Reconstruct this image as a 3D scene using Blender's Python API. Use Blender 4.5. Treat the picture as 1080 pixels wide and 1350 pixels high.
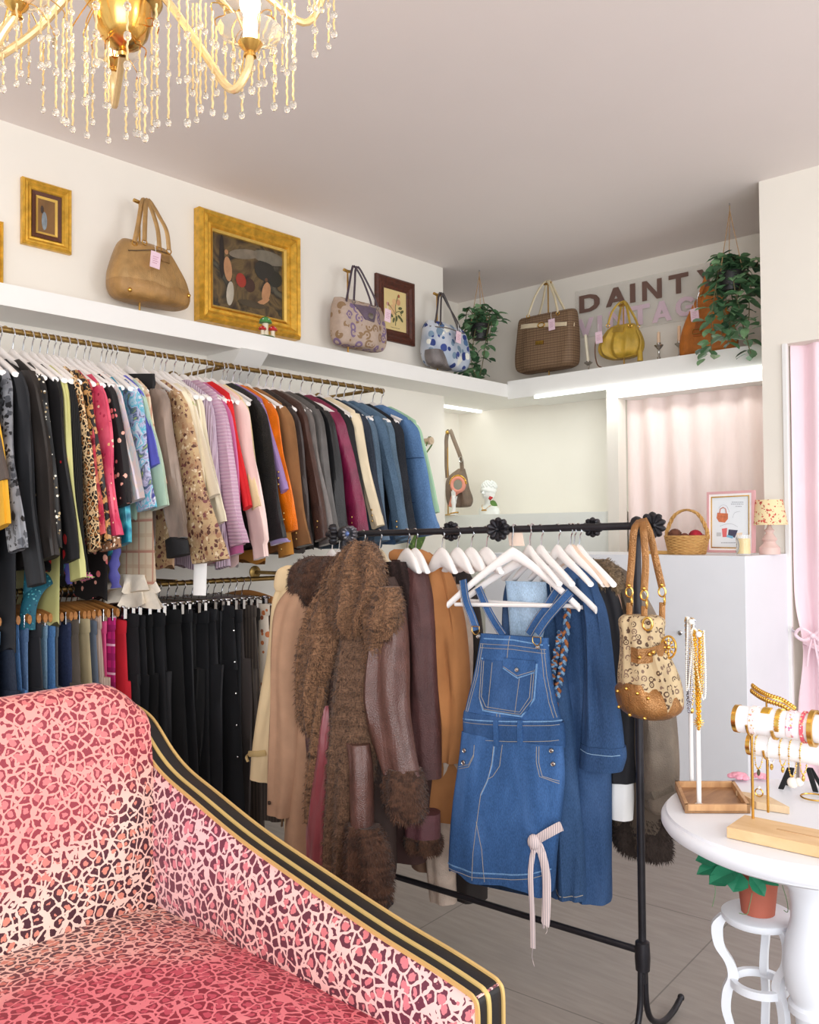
import bpy, bmesh, math, random
from mathutils import Vector, Matrix, noise
R = math.radians
random.seed(7)
S = bpy.context.scene
COL = S.collection
for o in list(bpy.data.objects): bpy.data.objects.remove(o)

# ------------------------------------------------------------------ camera
CAM_H = 1.38
FPX, YAW, PITCH, ROLL = 1163.1, 0.7407274, 0.0237977, -0.0074925
def _basis():
    cy, sy, cp, sp = math.cos(YAW), math.sin(YAW), math.cos(PITCH), math.sin(PITCH)
    F = Vector((-sy*cp, cy*cp, sp)); r = Vector((cy, sy, 0)); u = r.cross(F)
    cr, sr = math.cos(ROLL), math.sin(ROLL)
    return cr*r + sr*u, -sr*r + cr*u, F
CR, CU, CF = _basis()
CAMP = Vector((0, 0, CAM_H))
cam = bpy.data.objects.new('camera', bpy.data.cameras.new('camera')); COL.objects.link(cam)
m = Matrix.Identity(4)
for i in range(3):
    m[i][0] = CR[i]; m[i][1] = CU[i]; m[i][2] = -CF[i]; m[i][3] = CAMP[i]
cam.matrix_world = m
cam.data.sensor_fit = 'HORIZONTAL'; cam.data.sensor_width = 36.0
cam.data.lens = 36.0*FPX/1080.0; cam.data.clip_start = 0.05
S.camera = cam

# ------------------------------------------------------------------ light
S.view_settings.view_transform = 'Standard'; S.view_settings.look = 'None'
S.view_settings.gamma = 1.0; S.view_settings.use_curve_mapping = False
S.view_settings.exposure = 0.0
w = bpy.data.worlds.new('daylight'); S.world = w; w.use_nodes = True
w.node_tree.nodes['Background'].inputs[0].default_value = (0.90, 0.95, 1.0, 1)
w.node_tree.nodes['Background'].inputs[1].default_value = 1.12
def area(name, loc, target, sx, sy, power, color=(1, 1, 1)):
    l = bpy.data.lights.new(name, 'AREA'); l.shape = 'RECTANGLE'; l.size = sx; l.size_y = sy
    l.energy = power; l.color = color
    o = bpy.data.objects.new(name, l); COL.objects.link(o); o.location = loc
    o.rotation_euler = (Vector(target)-Vector(loc)).to_track_quat('-Z', 'Y').to_euler()
    return o
# daylight through the shop front (behind and to the right of the camera)
area('shop_window_light', (1.9, -1.5, 1.6), (-2.0, 2.6, 1.2), 3.0, 2.4, 160, (0.93, 0.97, 1.0))
area('shop_door_light', (2.3, 2.6, 1.6), (-3.0, 2.8, 1.1), 1.8, 2.1, 60, (0.95, 0.98, 1.0))
# LED strips below the shelves
area('niche_led_light', (-3.6, 4.76, 2.25), (-3.6, 4.80, 0), 1.2, 0.04, 3.6, (0.90, 1.0, 0.95))
area('shelf_led_light', (-2.45, 4.80, 2.24), (-2.45, 4.78, 0), 1.3, 0.04, 2.4, (0.95, 1.0, 0.98))

# ------------------------------------------------------------------ pixel -> world rays (1080 x 1350 frame)
def ray(x, y): return CR*((x-540)/FPX) - CU*((y-675)/FPX) + CF
def onx(x, y, X): d = ray(x, y); return CAMP + d*(X/d.x)
def ony(x, y, Y): d = ray(x, y); return CAMP + d*(Y/d.y)
def onz(x, y, Z): d = ray(x, y); return CAMP + d*((Z-CAM_H)/d.z)

# ------------------------------------------------------------------ object helpers
def thing(name, label, cat, loc=(0, 0, 0), rz=0.0, group=None, rot=None):
    o = bpy.data.objects.new(name, None); COL.objects.link(o); o.empty_display_size = .05
    o.location = loc; o.rotation_euler = rot if rot else (0, 0, rz)
    tag(o, label, cat, group); return o
def tag(o, label, cat, group=None, kind=None):
    if label: o['label'] = label
    if cat: o['category'] = cat
    if group: o['group'] = group
    if kind: o['kind'] = kind
    return o
def mat_of(o): return Matrix.LocRotScale(o.location, o.rotation_euler, o.scale)
def root_inv(o):
    M = Matrix.Identity(4)
    while o is not None:
        M = mat_of(o) @ M; o = o.parent
    return M.inverted()
class MB:
    def __init__(s): s.v = []; s.f = []; s.mi = []; s.cur = 0
    def add(s, vs, fs):
        b = len(s.v); s.v += [Vector(q) for q in vs]; s.f += [tuple(i+b for i in f) for f in fs]; s.mi += [s.cur]*len(fs); return s
    def box(s, a, b):
        x0, y0, z0 = a; x1, y1, z1 = b
        return s.add([(x0,y0,z0),(x1,y0,z0),(x1,y1,z0),(x0,y1,z0),(x0,y0,z1),(x1,y0,z1),(x1,y1,z1),(x0,y1,z1)],
              [(0,3,2,1),(4,5,6,7),(0,1,5,4),(1,2,6,5),(2,3,7,6),(3,0,4,7)])
    def obox(s, o, ax, ay, az):   # oriented box from a corner and three edge vectors
        o, ax, ay, az = map(Vector, (o, ax, ay, az))
        return s.add([o,o+ax,o+ax+ay,o+ay,o+az,o+ax+az,o+ax+ay+az,o+ay+az],
              [(0,3,2,1),(4,5,6,7),(0,1,5,4),(1,2,6,5),(2,3,7,6),(3,0,4,7)])
    def rings(s, rs, cap=True, closed=False):
        n = len(rs[0]); vs = [q for r in rs for q in r]; fs = []
        N = len(rs)
        for i in range(N if closed else N-1):
            for j in range(n):
                a = i*n+j; b = i*n+(j+1) % n; c = ((i+1) % N)*n+(j+1) % n; d = ((i+1) % N)*n+j
                fs.append((a, b, c, d))
        if cap and not closed:
            fs.append(tuple(range(n-1, -1, -1))); fs.append(tuple((N-1)*n+j for j in range(n)))
        return s.add(vs, fs)
    def tube(s, path, r, n=8, closed=False, flat=1.0, side=None):
        P = [Vector(p) for p in path]; N = len(P)
        rr = list(r) if hasattr(r, '__len__') else [r]*N
        rs = []; prev = None
        for i in range(N):
            if closed: t = P[(i+1) % N]-P[i-1]
            else: t = P[min(i+1, N-1)]-P[max(i-1, 0)]
            if t.length < 1e-9: t = Vector((0, 0, 1))
            t.normalize()
            if side is not None: a = Vector(side)-t*Vector(side).dot(t)
            elif prev is None: a = Vector((0, 0, 1)).cross(t) if abs(t.z) < .9 else Vector((1, 0, 0)).cross(t)
            else: a = prev-t*prev.dot(t)
            if a.length < 1e-6: a = t.orthogonal()
            a.normalize(); prev = a; b = t.cross(a)
            rs.append([P[i]+a*(rr[i]*math.cos(2*math.pi*k/n))+b*(rr[i]*flat*math.sin(2*math.pi*k/n)) for k in range(n)])
        return s.rings(rs, closed=closed)
    def lathe(s, prof, c=(0, 0, 0), n=24, axis='z', cap=True):
        c = Vector(c); rs = []
        for r, z in prof:
            ring = []
            for k in range(n):
                a = 2*math.pi*k/n; u, v = r*math.cos(a), r*math.sin(a)
                ring.append(c+(Vector((u, v, z)) if axis == 'z' else Vector((z, u, v)) if axis == 'x' else Vector((v, z, u))))
            rs.append(ring)
        return s.rings(rs, cap)
    def ball(s, c, r, n=10, m=7, sc=(1, 1, 1)):
        c = Vector(c); rs = []
        for i in range(m+1):
            t = math.pi*i/m; rr = max(math.sin(t), .02)*r; z = -math.cos(t)*r
            rs.append([c+Vector((rr*math.cos(2*math.pi*k/n)*sc[0], rr*math.sin(2*math.pi*k/n)*sc[1], z*sc[2])) for k in range(n)])
        return s.rings(rs)
    def prism(s, pts, off):   # polygon extruded by a vector
        off = Vector(off); n = len(pts); P = [Vector(p) for p in pts]
        vs = P+[p+off for p in P]
        return s.add(vs, [tuple(range(n-1, -1, -1)), tuple(range(n, 2*n))]+[(i, (i+1) % n, n+(i+1) % n, n+i) for i in range(n)])
    def build(s, name, mats, parent=None, smooth=True, world=False, bevel=0, sub=0, loc=None):
        me = bpy.data.meshes.new(name)
        vs = s.v
        if world and parent is not None:
            M = root_inv(parent); vs = [M @ q for q in vs]
        if loc is not None: vs = [q-Vector(loc) for q in vs]
        me.from_pydata([tuple(q) for q in vs], [], s.f)
        bm = bmesh.new(); bm.from_mesh(me); bmesh.ops.recalc_face_normals(bm, faces=bm.faces)
        bm.to_mesh(me); bm.free()
        if not isinstance(mats, (list, tuple)): mats = [mats]
        for q in mats: me.materials.append(q)
        if len(mats) > 1: me.polygons.foreach_set('material_index', s.mi)
        me.polygons.foreach_set('use_smooth', [smooth]*len(me.polygons))
        if smooth:
            try: me.set_sharp_from_angle(angle=R(42))
            except Exception: pass
        o = bpy.data.objects.new(name, me); COL.objects.link(o); o.parent = parent
        if loc is not None: o.location = loc
        if bevel:
            b = o.modifiers.new('bevel', 'BEVEL'); b.width = bevel; b.segments = 2; b.limit_method = 'ANGLE'
        if sub:
            b = o.modifiers.new('sub', 'SUBSURF'); b.levels = sub; b.render_levels = sub
        return o
def struct(mb, name, mat, **k):
    o = mb.build(name, mat, smooth=False, **k); o['kind'] = 'structure'; return o
def copy_tree(o, parent=None):
    c = o.copy(); COL.objects.link(c); c.parent = parent
    for ch in [q for q in bpy.data.objects if q.parent == o]: copy_tree(ch, c)
    return c
def cr_interp(rows, t):       # catmull-rom through rows (tuples), t in 0..len-1
    n = len(rows); i = min(int(t), n-2); u = t-i
    p0 = rows[max(i-1, 0)]; p1 = rows[i]; p2 = rows[i+1]; p3 = rows[min(i+2, n-1)]
    return tuple(.5*((2*b)+(-a+c)*u+(2*a-5*b+4*c-d)*u*u+(-a+3*b-3*c+d)*u**3) for a, b, c, d in zip(p0, p1, p2, p3))
def smooth_path(pts, k=6):
    pts = [tuple(p) for p in pts]
    return [Vector(cr_interp(pts, i/k)) for i in range((len(pts)-1)*k+1)]

# ------------------------------------------------------------------ materials
_M = {}
def nodes(name):
    m = bpy.data.materials.new(name); m.use_nodes = True
    nt = m.node_tree; b = nt.nodes['Principled BSDF']
    return m, nt, b
def N(nt, t, **k):
    n = nt.nodes.new(t)
    for a, v in k.items():
        if a in n.inputs.keys() if isinstance(a, str) else False: n.inputs[a].default_value = v
        else: setattr(n, a, v)
    return n
def ramp(nt, fac, stops, interp='LINEAR'):
    r = nt.nodes.new('ShaderNodeValToRGB'); r.color_ramp.interpolation = interp
    el = r.color_ramp.elements
    while len(el) > len(stops): el.remove(el[-1])
    while len(el) < len(stops): el.new(.5)
    for e, (p, c) in zip(el, stops): e.position = p; e.color = (*c, 1)
    nt.links.new(fac, r.inputs[0]); return r.outputs[0]
def coords(nt, sc=(1, 1, 1), rot=(0, 0, 0)):
    t = nt.nodes.new('ShaderNodeTexCoord'); mp = nt.nodes.new('ShaderNodeMapping')
    mp.inputs['Scale'].default_value = sc; mp.inputs['Rotation'].default_value = rot
    nt.links.new(t.outputs['Object'], mp.inputs[0]); return mp.outputs[0]
def noise_n(nt, vec, scale, detail=3, dist=0.0):
    n = nt.nodes.new('ShaderNodeTexNoise'); n.inputs['Scale'].default_value = scale; n.inputs['Detail'].default_value = detail
    n.inputs['Distortion'].default_value = dist; nt.links.new(vec, n.inputs['Vector']); return n
def vor_n(nt, vec, scale, feature='F1', rnd=1.0):
    n = nt.nodes.new('ShaderNodeTexVoronoi'); n.feature = feature; n.inputs['Scale'].default_value = scale
    n.inputs['Randomness'].default_value = rnd; nt.links.new(vec, n.inputs['Vector']); return n
def math_n(nt, op, a, b=0.0, c=None):
    n = nt.nodes.new('ShaderNodeMath'); n.operation = op
    for i, q in enumerate((a, b, c)):
        if q is None: continue
        if hasattr(q, 'links'): nt.links.new(q, n.inputs[i])
        else: n.inputs[i].default_value = q
    return n.outputs[0]
def mix_n(nt, f, a, b, mode='MIX'):
    n = nt.nodes.new('ShaderNodeMix'); n.data_type = 'RGBA'; n.blend_type = mode
    if hasattr(f, 'links'): nt.links.new(f, n.inputs[0])
    else: n.inputs[0].default_value = f
    for i, q in ((6, a), (7, b)):
        if hasattr(q, 'links'): nt.links.new(q, n.inputs[i])
        else: n.inputs[i].default_value = (*q, 1)
    return n.outputs[2]
def vadd(nt, v, n, amt):      # distort coordinates
    s = nt.nodes.new('ShaderNodeVectorMath'); s.operation = 'SUBTRACT'; nt.links.new(n.outputs['Color'], s.inputs[0]); s.inputs[1].default_value = (.5, .5, .5)
    k = nt.nodes.new('ShaderNodeVectorMath'); k.operation = 'SCALE'; nt.links.new(s.outputs[0], k.inputs[0]); k.inputs['Scale'].default_value = amt
    a = nt.nodes.new('ShaderNodeVectorMath'); a.operation = 'ADD'; nt.links.new(v, a.inputs[0]); nt.links.new(k.outputs[0], a.inputs[1])
    return a.outputs[0]
def bump(nt, b, h, strength=.3, dist=.002):
    n = nt.nodes.new('ShaderNodeBump'); n.inputs['Strength'].default_value = strength; n.inputs['Distance'].default_value = dist
    nt.links.new(h, n.inputs['Height']); nt.links.new(n.outputs[0], b.inputs['Normal'])
def balls(name, pts, r, mat, parent, n=8, m=6, sc=(1, 1, 1)):
    for p in pts: MB().ball(p, r, n, m, sc).build(name, mat, parent, world=True)
def lin(c):   # sRGB 0-255 -> linear
    return tuple(((x/255)/12.92 if x/255 <= .04045 else ((x/255+.055)/1.055)**2.4) for x in c)
def dk(c, k): return tuple(x*k for x in c)
def setp(b, rough=.5, metal=0.0, spec=None, sheen=0.0, trans=0.0, ior=None, emis=None, es=0, coat=0, alpha=None):
    b.inputs['Roughness'].default_value = rough; b.inputs['Metallic'].default_value = metal
    if spec is not None: b.inputs['Specular IOR Level'].default_value = spec
    if sheen: b.inputs['Sheen Weight'].default_value = sheen; b.inputs['Sheen Roughness'].default_value = .4
    if trans: b.inputs['Transmission Weight'].default_value = trans
    if ior: b.inputs['IOR'].default_value = ior
    if coat: b.inputs['Coat Weight'].default_value = coat
    if emis: b.inputs['Emission Color'].default_value = (*emis, 1); b.inputs['Emission Strength'].default_value = es
    if alpha is not None: b.inputs['Alpha'].default_value = alpha
def plain(c, rough=.7, metal=0, var=.12, vs=9.0, bs=0.0, bscale=120, key=None, **k):
    kk = ('plain', c, rough, metal, var, vs, bs, bscale, tuple(sorted(k.items())))
    if kk in _M: return _M[kk]
    m, nt, b = nodes('surface_%d' % len(_M)); c = lin(c); v = coords(nt)
    if var:
        n = noise_n(nt, v, vs, 4); col = ramp(nt, n.outputs[0], [(.3, dk(c, 1-var)), (.7, dk(c, 1+var))]); nt.links.new(col, b.inputs['Base Color'])
    else: b.inputs['Base Color'].default_value = (*c, 1)
    setp(b, rough, metal, **k)
    if bs: bump(nt, b, noise_n(nt, v, bscale, 3).outputs[0], bs)
    _M[kk] = m; return m
def leather(c, rough=.36, shine=.5, key=None):
    kk = ('leather', c, rough)
    if kk in _M: return _M[kk]
    m, nt, b = nodes('leather_%d' % len(_M)); c = lin(c); v = coords(nt)
    n = noise_n(nt, v, 14, 5, .4); col = ramp(nt, n.outputs[0], [(.3, dk(c, .72)), (.55, c), (.8, dk(c, 1.35))]); nt.links.new(col, b.inputs['Base Color'])
    setp(b, rough, spec=shine)
    h = math_n(nt, 'ADD', math_n(nt, 'MULTIPLY', noise_n(nt, coords(nt, (1, 1, .35)), 22, 4, 1.0).outputs[0], 6), vor_n(nt, v, 320).outputs[0])
    bump(nt, b, h, .5, .0022); _M[kk] = m; return m
def satin(c, rough=.33, var=.12):
    kk = ('satin', c, rough)
    if kk in _M: return _M[kk]
    m, nt, b = nodes('satin_%d' % len(_M)); c = lin(c); v = coords(nt, (1, 1, .3))
    n = noise_n(nt, v, 16, 4, .8); col = ramp(nt, n.outputs[0], [(.3, dk(c, 1-var)), (.7, dk(c, 1+var))]); nt.links.new(col, b.inputs['Base Color'])
    setp(b, rough, spec=.5, sheen=.3); bump(nt, b, noise_n(nt, v, 30, 3, 1.2).outputs[0], .5, .004); _M[kk] = m; return m
def denim(c, fade=.5, key=None):
    c = tuple(min(255, x*1.06) for x in c)
    kk = ('denim', c, fade)
    if kk in _M: return _M[kk]
    m, nt, b = nodes('denim_%d' % len(_M)); c = lin(c); g_ = sum(c)/3; c = tuple(x*.82+g_*.16 for x in c); v = coords(nt)
    n = noise_n(nt, coords(nt, (1, 1, .35)), 11, 5, .4)
    col = ramp(nt, n.outputs[0], [(.28, dk(c, .55)), (.5, c), (.75, tuple(min(1, x*(1+fade)+.03) for x in c))])
    w = noise_n(nt, coords(nt, (1, 1, .2)), 700, 2); col = mix_n(nt, .4, col, ramp(nt, w.outputs[0], [(.38, dk(c, .6)), (.62, tuple(min(1, x*1.5+.01) for x in c))]))
    nt.links.new(col, b.inputs['Base Color']); setp(b, .85, spec=.2)
    bump(nt, b, math_n(nt, 'ADD', w.outputs[0], math_n(nt, 'MULTIPLY', noise_n(nt, v, 30, 4, .6).outputs[0], 4)), .45, .0015); _M[kk] = m; return m
def spots(bg, cols, scale=30, size=.35, bg2=None, rough=.7, dist=.0, metal=0.0, key=None, stretch=(1, 1, 1)):
    kk = ('spots', bg, tuple(cols), scale, size, rough, dist, stretch)
    if kk in _M: return _M[kk]
    m, nt, b = nodes('printed_cloth_%d' % len(_M)); v = coords(nt, stretch)
    nz = noise_n(nt, v, scale*1.3, 2); v2 = vadd(nt, v, nz, dist/scale)
    vo = vor_n(nt, v2, scale); sp = nt.nodes.new('ShaderNodeSeparateColor'); nt.links.new(vo.outputs['Color'], sp.inputs[0])
    st = [((i+.0)/len(cols), lin(c)) for i, c in enumerate(cols)]
    pc = ramp(nt, sp.outputs[0], st, 'CONSTANT')
    mask = math_n(nt, 'LESS_THAN', vo.outputs['Distance'], math_n(nt, 'MULTIPLY_ADD', sp.outputs[1], size*.9, size*.45))
    base = ramp(nt, noise_n(nt, v, scale*.25, 3).outputs[0], [(.4, lin(bg)), (.6, lin(bg2 or bg))])
    nt.links.new(mix_n(nt, mask, base, pc), b.inputs['Base Color']); setp(b, rough, metal); _M[kk] = m; return m
def leopard(bg, ring, mid, scale=26, rough=.6, bg2=None, ring2=None, mid2=None, fscale=1.6, sheen=0.0, stretch=(1, 1, 1), grad=None):
    kk = ('leopard', bg, ring, mid, scale, bg2, stretch)
    if kk in _M: return _M[kk]
    m, nt, b = nodes('leopard_print_%d' % len(_M)); v = coords(nt, stretch)
    v2 = vadd(nt, v, noise_n(nt, v, scale*1.1, 2), .55/scale)
    vo = vor_n(nt, v2, scale).outputs['Distance']; e = vor_n(nt, v2, scale, 'DISTANCE_TO_EDGE').outputs['Distance']
    wob = noise_n(nt, v, scale*2.1, 2).outputs[0]; gap = noise_n(nt, v, scale*1.15, 1).outputs[0]
    blob = math_n(nt, 'GREATER_THAN', e, math_n(nt, 'MULTIPLY_ADD', wob, .12, .035))
    core = math_n(nt, 'LESS_THAN', vo, math_n(nt, 'MULTIPLY_ADD', wob, .62, .02))
    blob = math_n(nt, 'MULTIPLY', blob, math_n(nt, 'MAXIMUM', core, math_n(nt, 'GREATER_THAN', gap, .31)))
    if bg2:
        f = noise_n(nt, v, fscale, 1).outputs[0]
        if grad: f = grad(nt)
        rp = lambda a, c: ramp(nt, f, [(.38, lin(a)), (.62, lin(c))])
        cb, crg, cm = rp(bg, bg2), rp(ring, ring2), rp(mid, mid2)
    else: cb, crg, cm = lin(bg), lin(ring), lin(mid)
    col = mix_n(nt, core, mix_n(nt, blob, cb, crg), cm)
    nt.links.new(col, b.inputs['Base Color']); setp(b, rough, sheen=sheen)
    bump(nt, b, noise_n(nt, v, 500, 2).outputs[0], .12); _M[kk] = m; return m
def swirl(cols, scale=9, dist=2.0, rough=.6, stretch=(1, 1, 1), detail=4, interp='LINEAR'):
    kk = ('swirl', tuple(cols), scale, dist, rough, stretch, interp)
    if kk in _M: return _M[kk]
    m, nt, b = nodes('marbled_cloth_%d' % len(_M)); v = coords(nt, stretch); n = noise_n(nt, v, scale, detail, dist)
    k = len(cols); col = ramp(nt, n.outputs[0], [(.3+.4*i/max(k-1, 1), lin(c)) for i, c in enumerate(cols)], interp)
    nt.links.new(col, b.inputs['Base Color']); setp(b, rough); bump(nt, b, noise_n(nt, v, 60, 2).outputs[0], .15); _M[kk] = m; return m
def stripes(c1, c2, scale=60, axis='z', width=.5, rough=.75, plaid=None, bs=0.0):
    kk = ('stripes', c1, c2, scale, axis, width, plaid)
    if kk in _M: return _M[kk]
    m, nt, b = nodes('striped_cloth_%d' % len(_M)); v = coords(nt); sp = nt.nodes.new('ShaderNodeSeparateXYZ'); nt.links.new(v, sp.inputs[0])
    def wave(out, s, wd):
        return math_n(nt, 'LESS_THAN', math_n(nt, 'FRACT', math_n(nt, 'MULTIPLY', out, s)), wd)
    col = lin(c1)
    if plaid:
        diag = math_n(nt, 'ADD', sp.outputs[0], sp.outputs[1])
        col = mix_n(nt, math_n(nt, 'MULTIPLY', wave(sp.outputs[2], scale, width), .8), col, lin(c2))
        col = mix_n(nt, math_n(nt, 'MULTIPLY', wave(diag, scale*1.2, width), .7), col, lin(c2))
        col = mix_n(nt, wave(sp.outputs[2], scale*.5, .08), col, lin(plaid)); col = mix_n(nt, wave(diag, scale*.6, .08), col, lin(plaid))
        nt.links.new(col, b.inputs['Base Color'])
    else:
        out = {'x': sp.outputs[0], 'y': sp.outputs[1], 'z': sp.outputs[2], 'd': math_n(nt, 'ADD', sp.outputs[0], sp.outputs[1])}[axis]
        f = wave(out, scale, width); nt.links.new(mix_n(nt, f, col, lin(c2)), b.inputs['Base Color'])
        if bs:
            s = math_n(nt, 'SINE', math_n(nt, 'MULTIPLY', out, scale*2*math.pi)); bump(nt, b, s, bs, .003)
    setp(b, rough); _M[kk] = m; return m
def furm(c, c2, scale=9, stripe=True):
    kk = ('fur', c, c2, scale)
    if kk in _M: return _M[kk]
    m, nt, b = nodes('fur_%d' % len(_M)); v = coords(nt, (.8, .8, 2.0), (0.35, .2, 0))
    n = noise_n(nt, v, scale, 4, 2.2)
    col = ramp(nt, n.outputs[0], [(.36, lin(c2)), (.45, lin(c)), (.50, lin(c2)), (.56, lin(c)), (.62, lin(c2)), (.68, lin(c))]) if stripe else ramp(nt, n.outputs[0], [(.35, lin(c2)), (.6, lin(c))])
    h = noise_n(nt, coords(nt, (1, 1, .25)), 260, 3); col = mix_n(nt, .25, col, ramp(nt, h.outputs[0], [(.35, dk(lin(c2), .6)), (.65, tuple(min(1, x*1.5) for x in lin(c)))]))
    nt.links.new(col, b.inputs['Base Color']); setp(b, .75, spec=.25, sheen=.15); bump(nt, b, h.outputs[0], .9, .004); _M[kk] = m; return m
def wood(c, c2, scale=3, rough=.5, stretch=(1, 12, 12)):
    kk = ('wood', c, c2, scale, stretch)
    if kk in _M: return _M[kk]
    m, nt, b = nodes('wood_%d' % len(_M)); v = coords(nt, stretch); n = noise_n(nt, v, scale, 5, .8)
    nt.links.new(ramp(nt, n.outputs[0], [(.3, lin(c)), (.7, lin(c2))]), b.inputs['Base Color']); setp(b, rough); bump(nt, b, n.outputs[0], .15); _M[kk] = m; return m
def glass(c=(255, 250, 240), rough=.03):
    kk = ('glass', c)
    if kk in _M: return _M[kk]
    m, nt, b = nodes('glass_%d' % len(_M)); b.inputs['Base Color'].default_value = (*lin(c), 1); setp(b, rough, trans=.85, ior=1.45); _M[kk] = m; return m
def glow(c, s):
    m, nt, b = nodes('lit_%d' % len(_M)); b.inputs['Base Color'].default_value = (*lin(c), 1); setp(b, .5, emis=lin(c), es=s); _M[('glow', c, s)] = m; return m
GOLD = plain((214, 168, 84), .25, 1, .12); BRASS = plain((176, 140, 82), .32, 1, .15); SILVER = plain((190, 188, 184), .22, 1, .05)
CHROME = plain((205, 205, 208), .15, 1, 0); DARKMETAL = plain((46, 44, 48), .42, .6, .2, 20, .15, 90)
WHITEP = plain((240, 238, 236), .35, 0, .01); HANGW = plain((242, 236, 232), .3, 0, .01)
# ================================================================== the setting
XA, YE, YF, XN, ZC = -3.795, 4.50, 5.28, -4.303, 3.157
wallm = plain((240, 233, 222), .9, 0, .015, 3)
nichem = wallm
ceilm = plain((240, 230, 226), .92, 0, .01, 2)
def floor_mat():
    m, nt, b = nodes('floor_vinyl'); v = coords(nt)
    n = noise_n(nt, coords(nt, (1, 7, 1), (0, 0, R(12))), 6, 5, .5)
    col = ramp(nt, n.outputs[0], [(.3, lin((143, 133, 125))), (.7, lin((157, 147, 139)))])
    mp = coords(nt, (1, 1, 1), (0, 0, R(-4))); sp = nt.nodes.new('ShaderNodeSeparateXYZ'); nt.links.new(mp, sp.inputs[0])
    ln = None
    for out, s, o in ((sp.outputs[0], 1.2, .30), (sp.outputs[1], 1.2, .25)):
        q = math_n(nt, 'LESS_THAN', math_n(nt, 'FRACT', math_n(nt, 'MULTIPLY_ADD', out, s, o)), .006)
        ln = q if ln is None else math_n(nt, 'MAXIMUM', ln, q)
    nt.links.new(mix_n(nt, math_n(nt, 'MULTIPLY', ln, .55), col, lin((70, 64, 58))), b.inputs['Base Color'])
    setp(b, .42, spec=.4); bump(nt, b, n.outputs[0], .12, .002); return m
struct(MB().box((-4.5, -2.4, -.06), (2.6, 5.6, 0)), 'floor', floor_mat())
struct(MB().box((-4.5, -2.4, ZC), (2.6, 5.6, ZC+.1)), 'ceiling', ceilm)
struct(MB().box((-3.95, -2.4, 0), (XA, YE, ZC)), 'wall_left', wallm)
struct(MB().box((XN-.1, YE-.1, 0), (XN, YF, ZC)).box((XN, YE-.1, 0), (-3.95, YE, ZC)), 'wall_niche', wallm)
struct(MB().box((XN-.1, YF, 0), (1.5, YF+.1, ZC)), 'wall_far', wallm)
DX0 = -1.575
struct(MB().box((-1.684, YE, 0), (DX0, YF, ZC)).box((DX0, YE, 2.309), (0.1, YE+.14, ZC)).box((0.1, YE, 0), (2.6, YE+.14, ZC)), 'wall_right', wallm)
struct(MB().box((DX0-.006, YE-.014, 0), (DX0+.018, YE+.012, 2.309)), 'trim_1', WHITEP, bevel=.003)
# boxed-in shelves that run along both walls
XS, ZS0, ZS1, YS = -3.522, 2.293, 2.381, 4.871
sh = MB().box((XA, -2.4, ZS0), (XS, YE, ZS1)).box((XN, YE, ZS0), (XS, YF, ZS1))
struct(sh, 'trim_2', plain((243, 240, 236), .7, 0, .01))
sh2 = MB().box((XS+.001, YS-.026, ZS0-.014), (-1.684, YF, ZS1+.02))
sh2.box((-2.709, YS, 2.202), (-1.684, YF, ZS0-.016))
struct(sh2, 'trim_3', plain((243, 241, 237), .7, 0, .01))
led = glow((250, 255, 252), 4.5)
lo = MB().box((-3.30, YS-.036, 2.262), (-1.69, YS-.014, 2.278)).build('led_strip', led, smooth=False)
tag(lo, 'long bright light strip under the front edge of the far shelf', 'light strip')
lo = MB().box((-4.08, 4.80, 2.280), (-4.05, 5.24, 2.292)).build('led_strip', led, smooth=False)
tag(lo, 'short bright light strip on the niche ceiling above the round pink mirror', 'light strip')
br = MB().prism([(XA, 2.62, 2.02), (XA, 2.62, ZS0), (XS+.02, 2.62, ZS0)], (0, .17, 0)); struct(br, 'trim_4', plain((236, 232, 226), .7, 0, .01))
struct(MB().box((-2.785, YS, 0), (-2.709, YS+.1, 2.28)), 'trim_5', wallm)
struct(MB().box((XN, 4.94, 0), (-2.785, YF, 1.506)), 'trim_6', plain((240, 241, 236), .7, 0, .01))

# ------------------------------------------------------------------ curtains
def curtain(name, label, x0, x1, y, z0, z1, folds, tie=None, seed=1, mat=None):
    root = thing(name, label, 'curtain', ((x0+x1)/2, y, z0))
    rnd = random.Random(seed); nx = 150; nz = 40; front = []; ph = [rnd.uniform(0, 6) for _ in range(4)]
    for j in range(nz+1):
        z = z1+(z0-z1)*j/nz; row = []
        for i in range(nx+1):
            u = i/nx; k = 1.0; xx = x0+(x1-x0)*u
            if tie:
                zt, xt, wt = tie; d = abs(z-zt); pinch = math.exp(-(d/.16)**2)*.9 if z > zt else max(math.exp(-(d/.25)**2)*.9, .25)
                xx = xx*(1-pinch)+(xt+wt*(u-.5))*pinch
            a = .022*math.sin(folds*2*math.pi*u+ph[0]+.9*math.sin(z*1.3+ph[1]))+.012*math.sin(folds*4.7*u+ph[2]+z*.7)
            a += .012*noise.noise(Vector((u*9, z*1.2, seed)))
            row.append((xx, y-a*(.6+.4*(1-(z-z0)/(z1-z0))), z))
        front.append(row)
    mb = MB(); vs = []; fs = []; n = nx+1
    for row in front: vs += row
    for row in front: vs += [(a, b+.004, c) for a, b, c in row]
    off = n*(nz+1)
    for j in range(nz):
        for i in range(nx):
            a = j*n+i; fs.append((a, a+1, a+n+1, a+n)); fs.append((off+a, off+a+n, off+a+n+1, off+a+1))
    for j in range(nz):
        a = j*n; fs.append((a, a+n, off+a+n, off+a)); a += nx; fs.append((a, off+a, off+a+n, a+n))
    for i in range(nx):
        fs.append((i, off+i, off+i+1, i+1)); a = nz*n+i; fs.append((a, a+1, off+a+1, off+a))
    mb.add(vs, fs); mb.build('fabric', mat, root, world=True); return root
pinksat = satin((255, 234, 228), .42, .03)
pinksat2 = satin((249, 220, 228), .34, .03)
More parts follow.
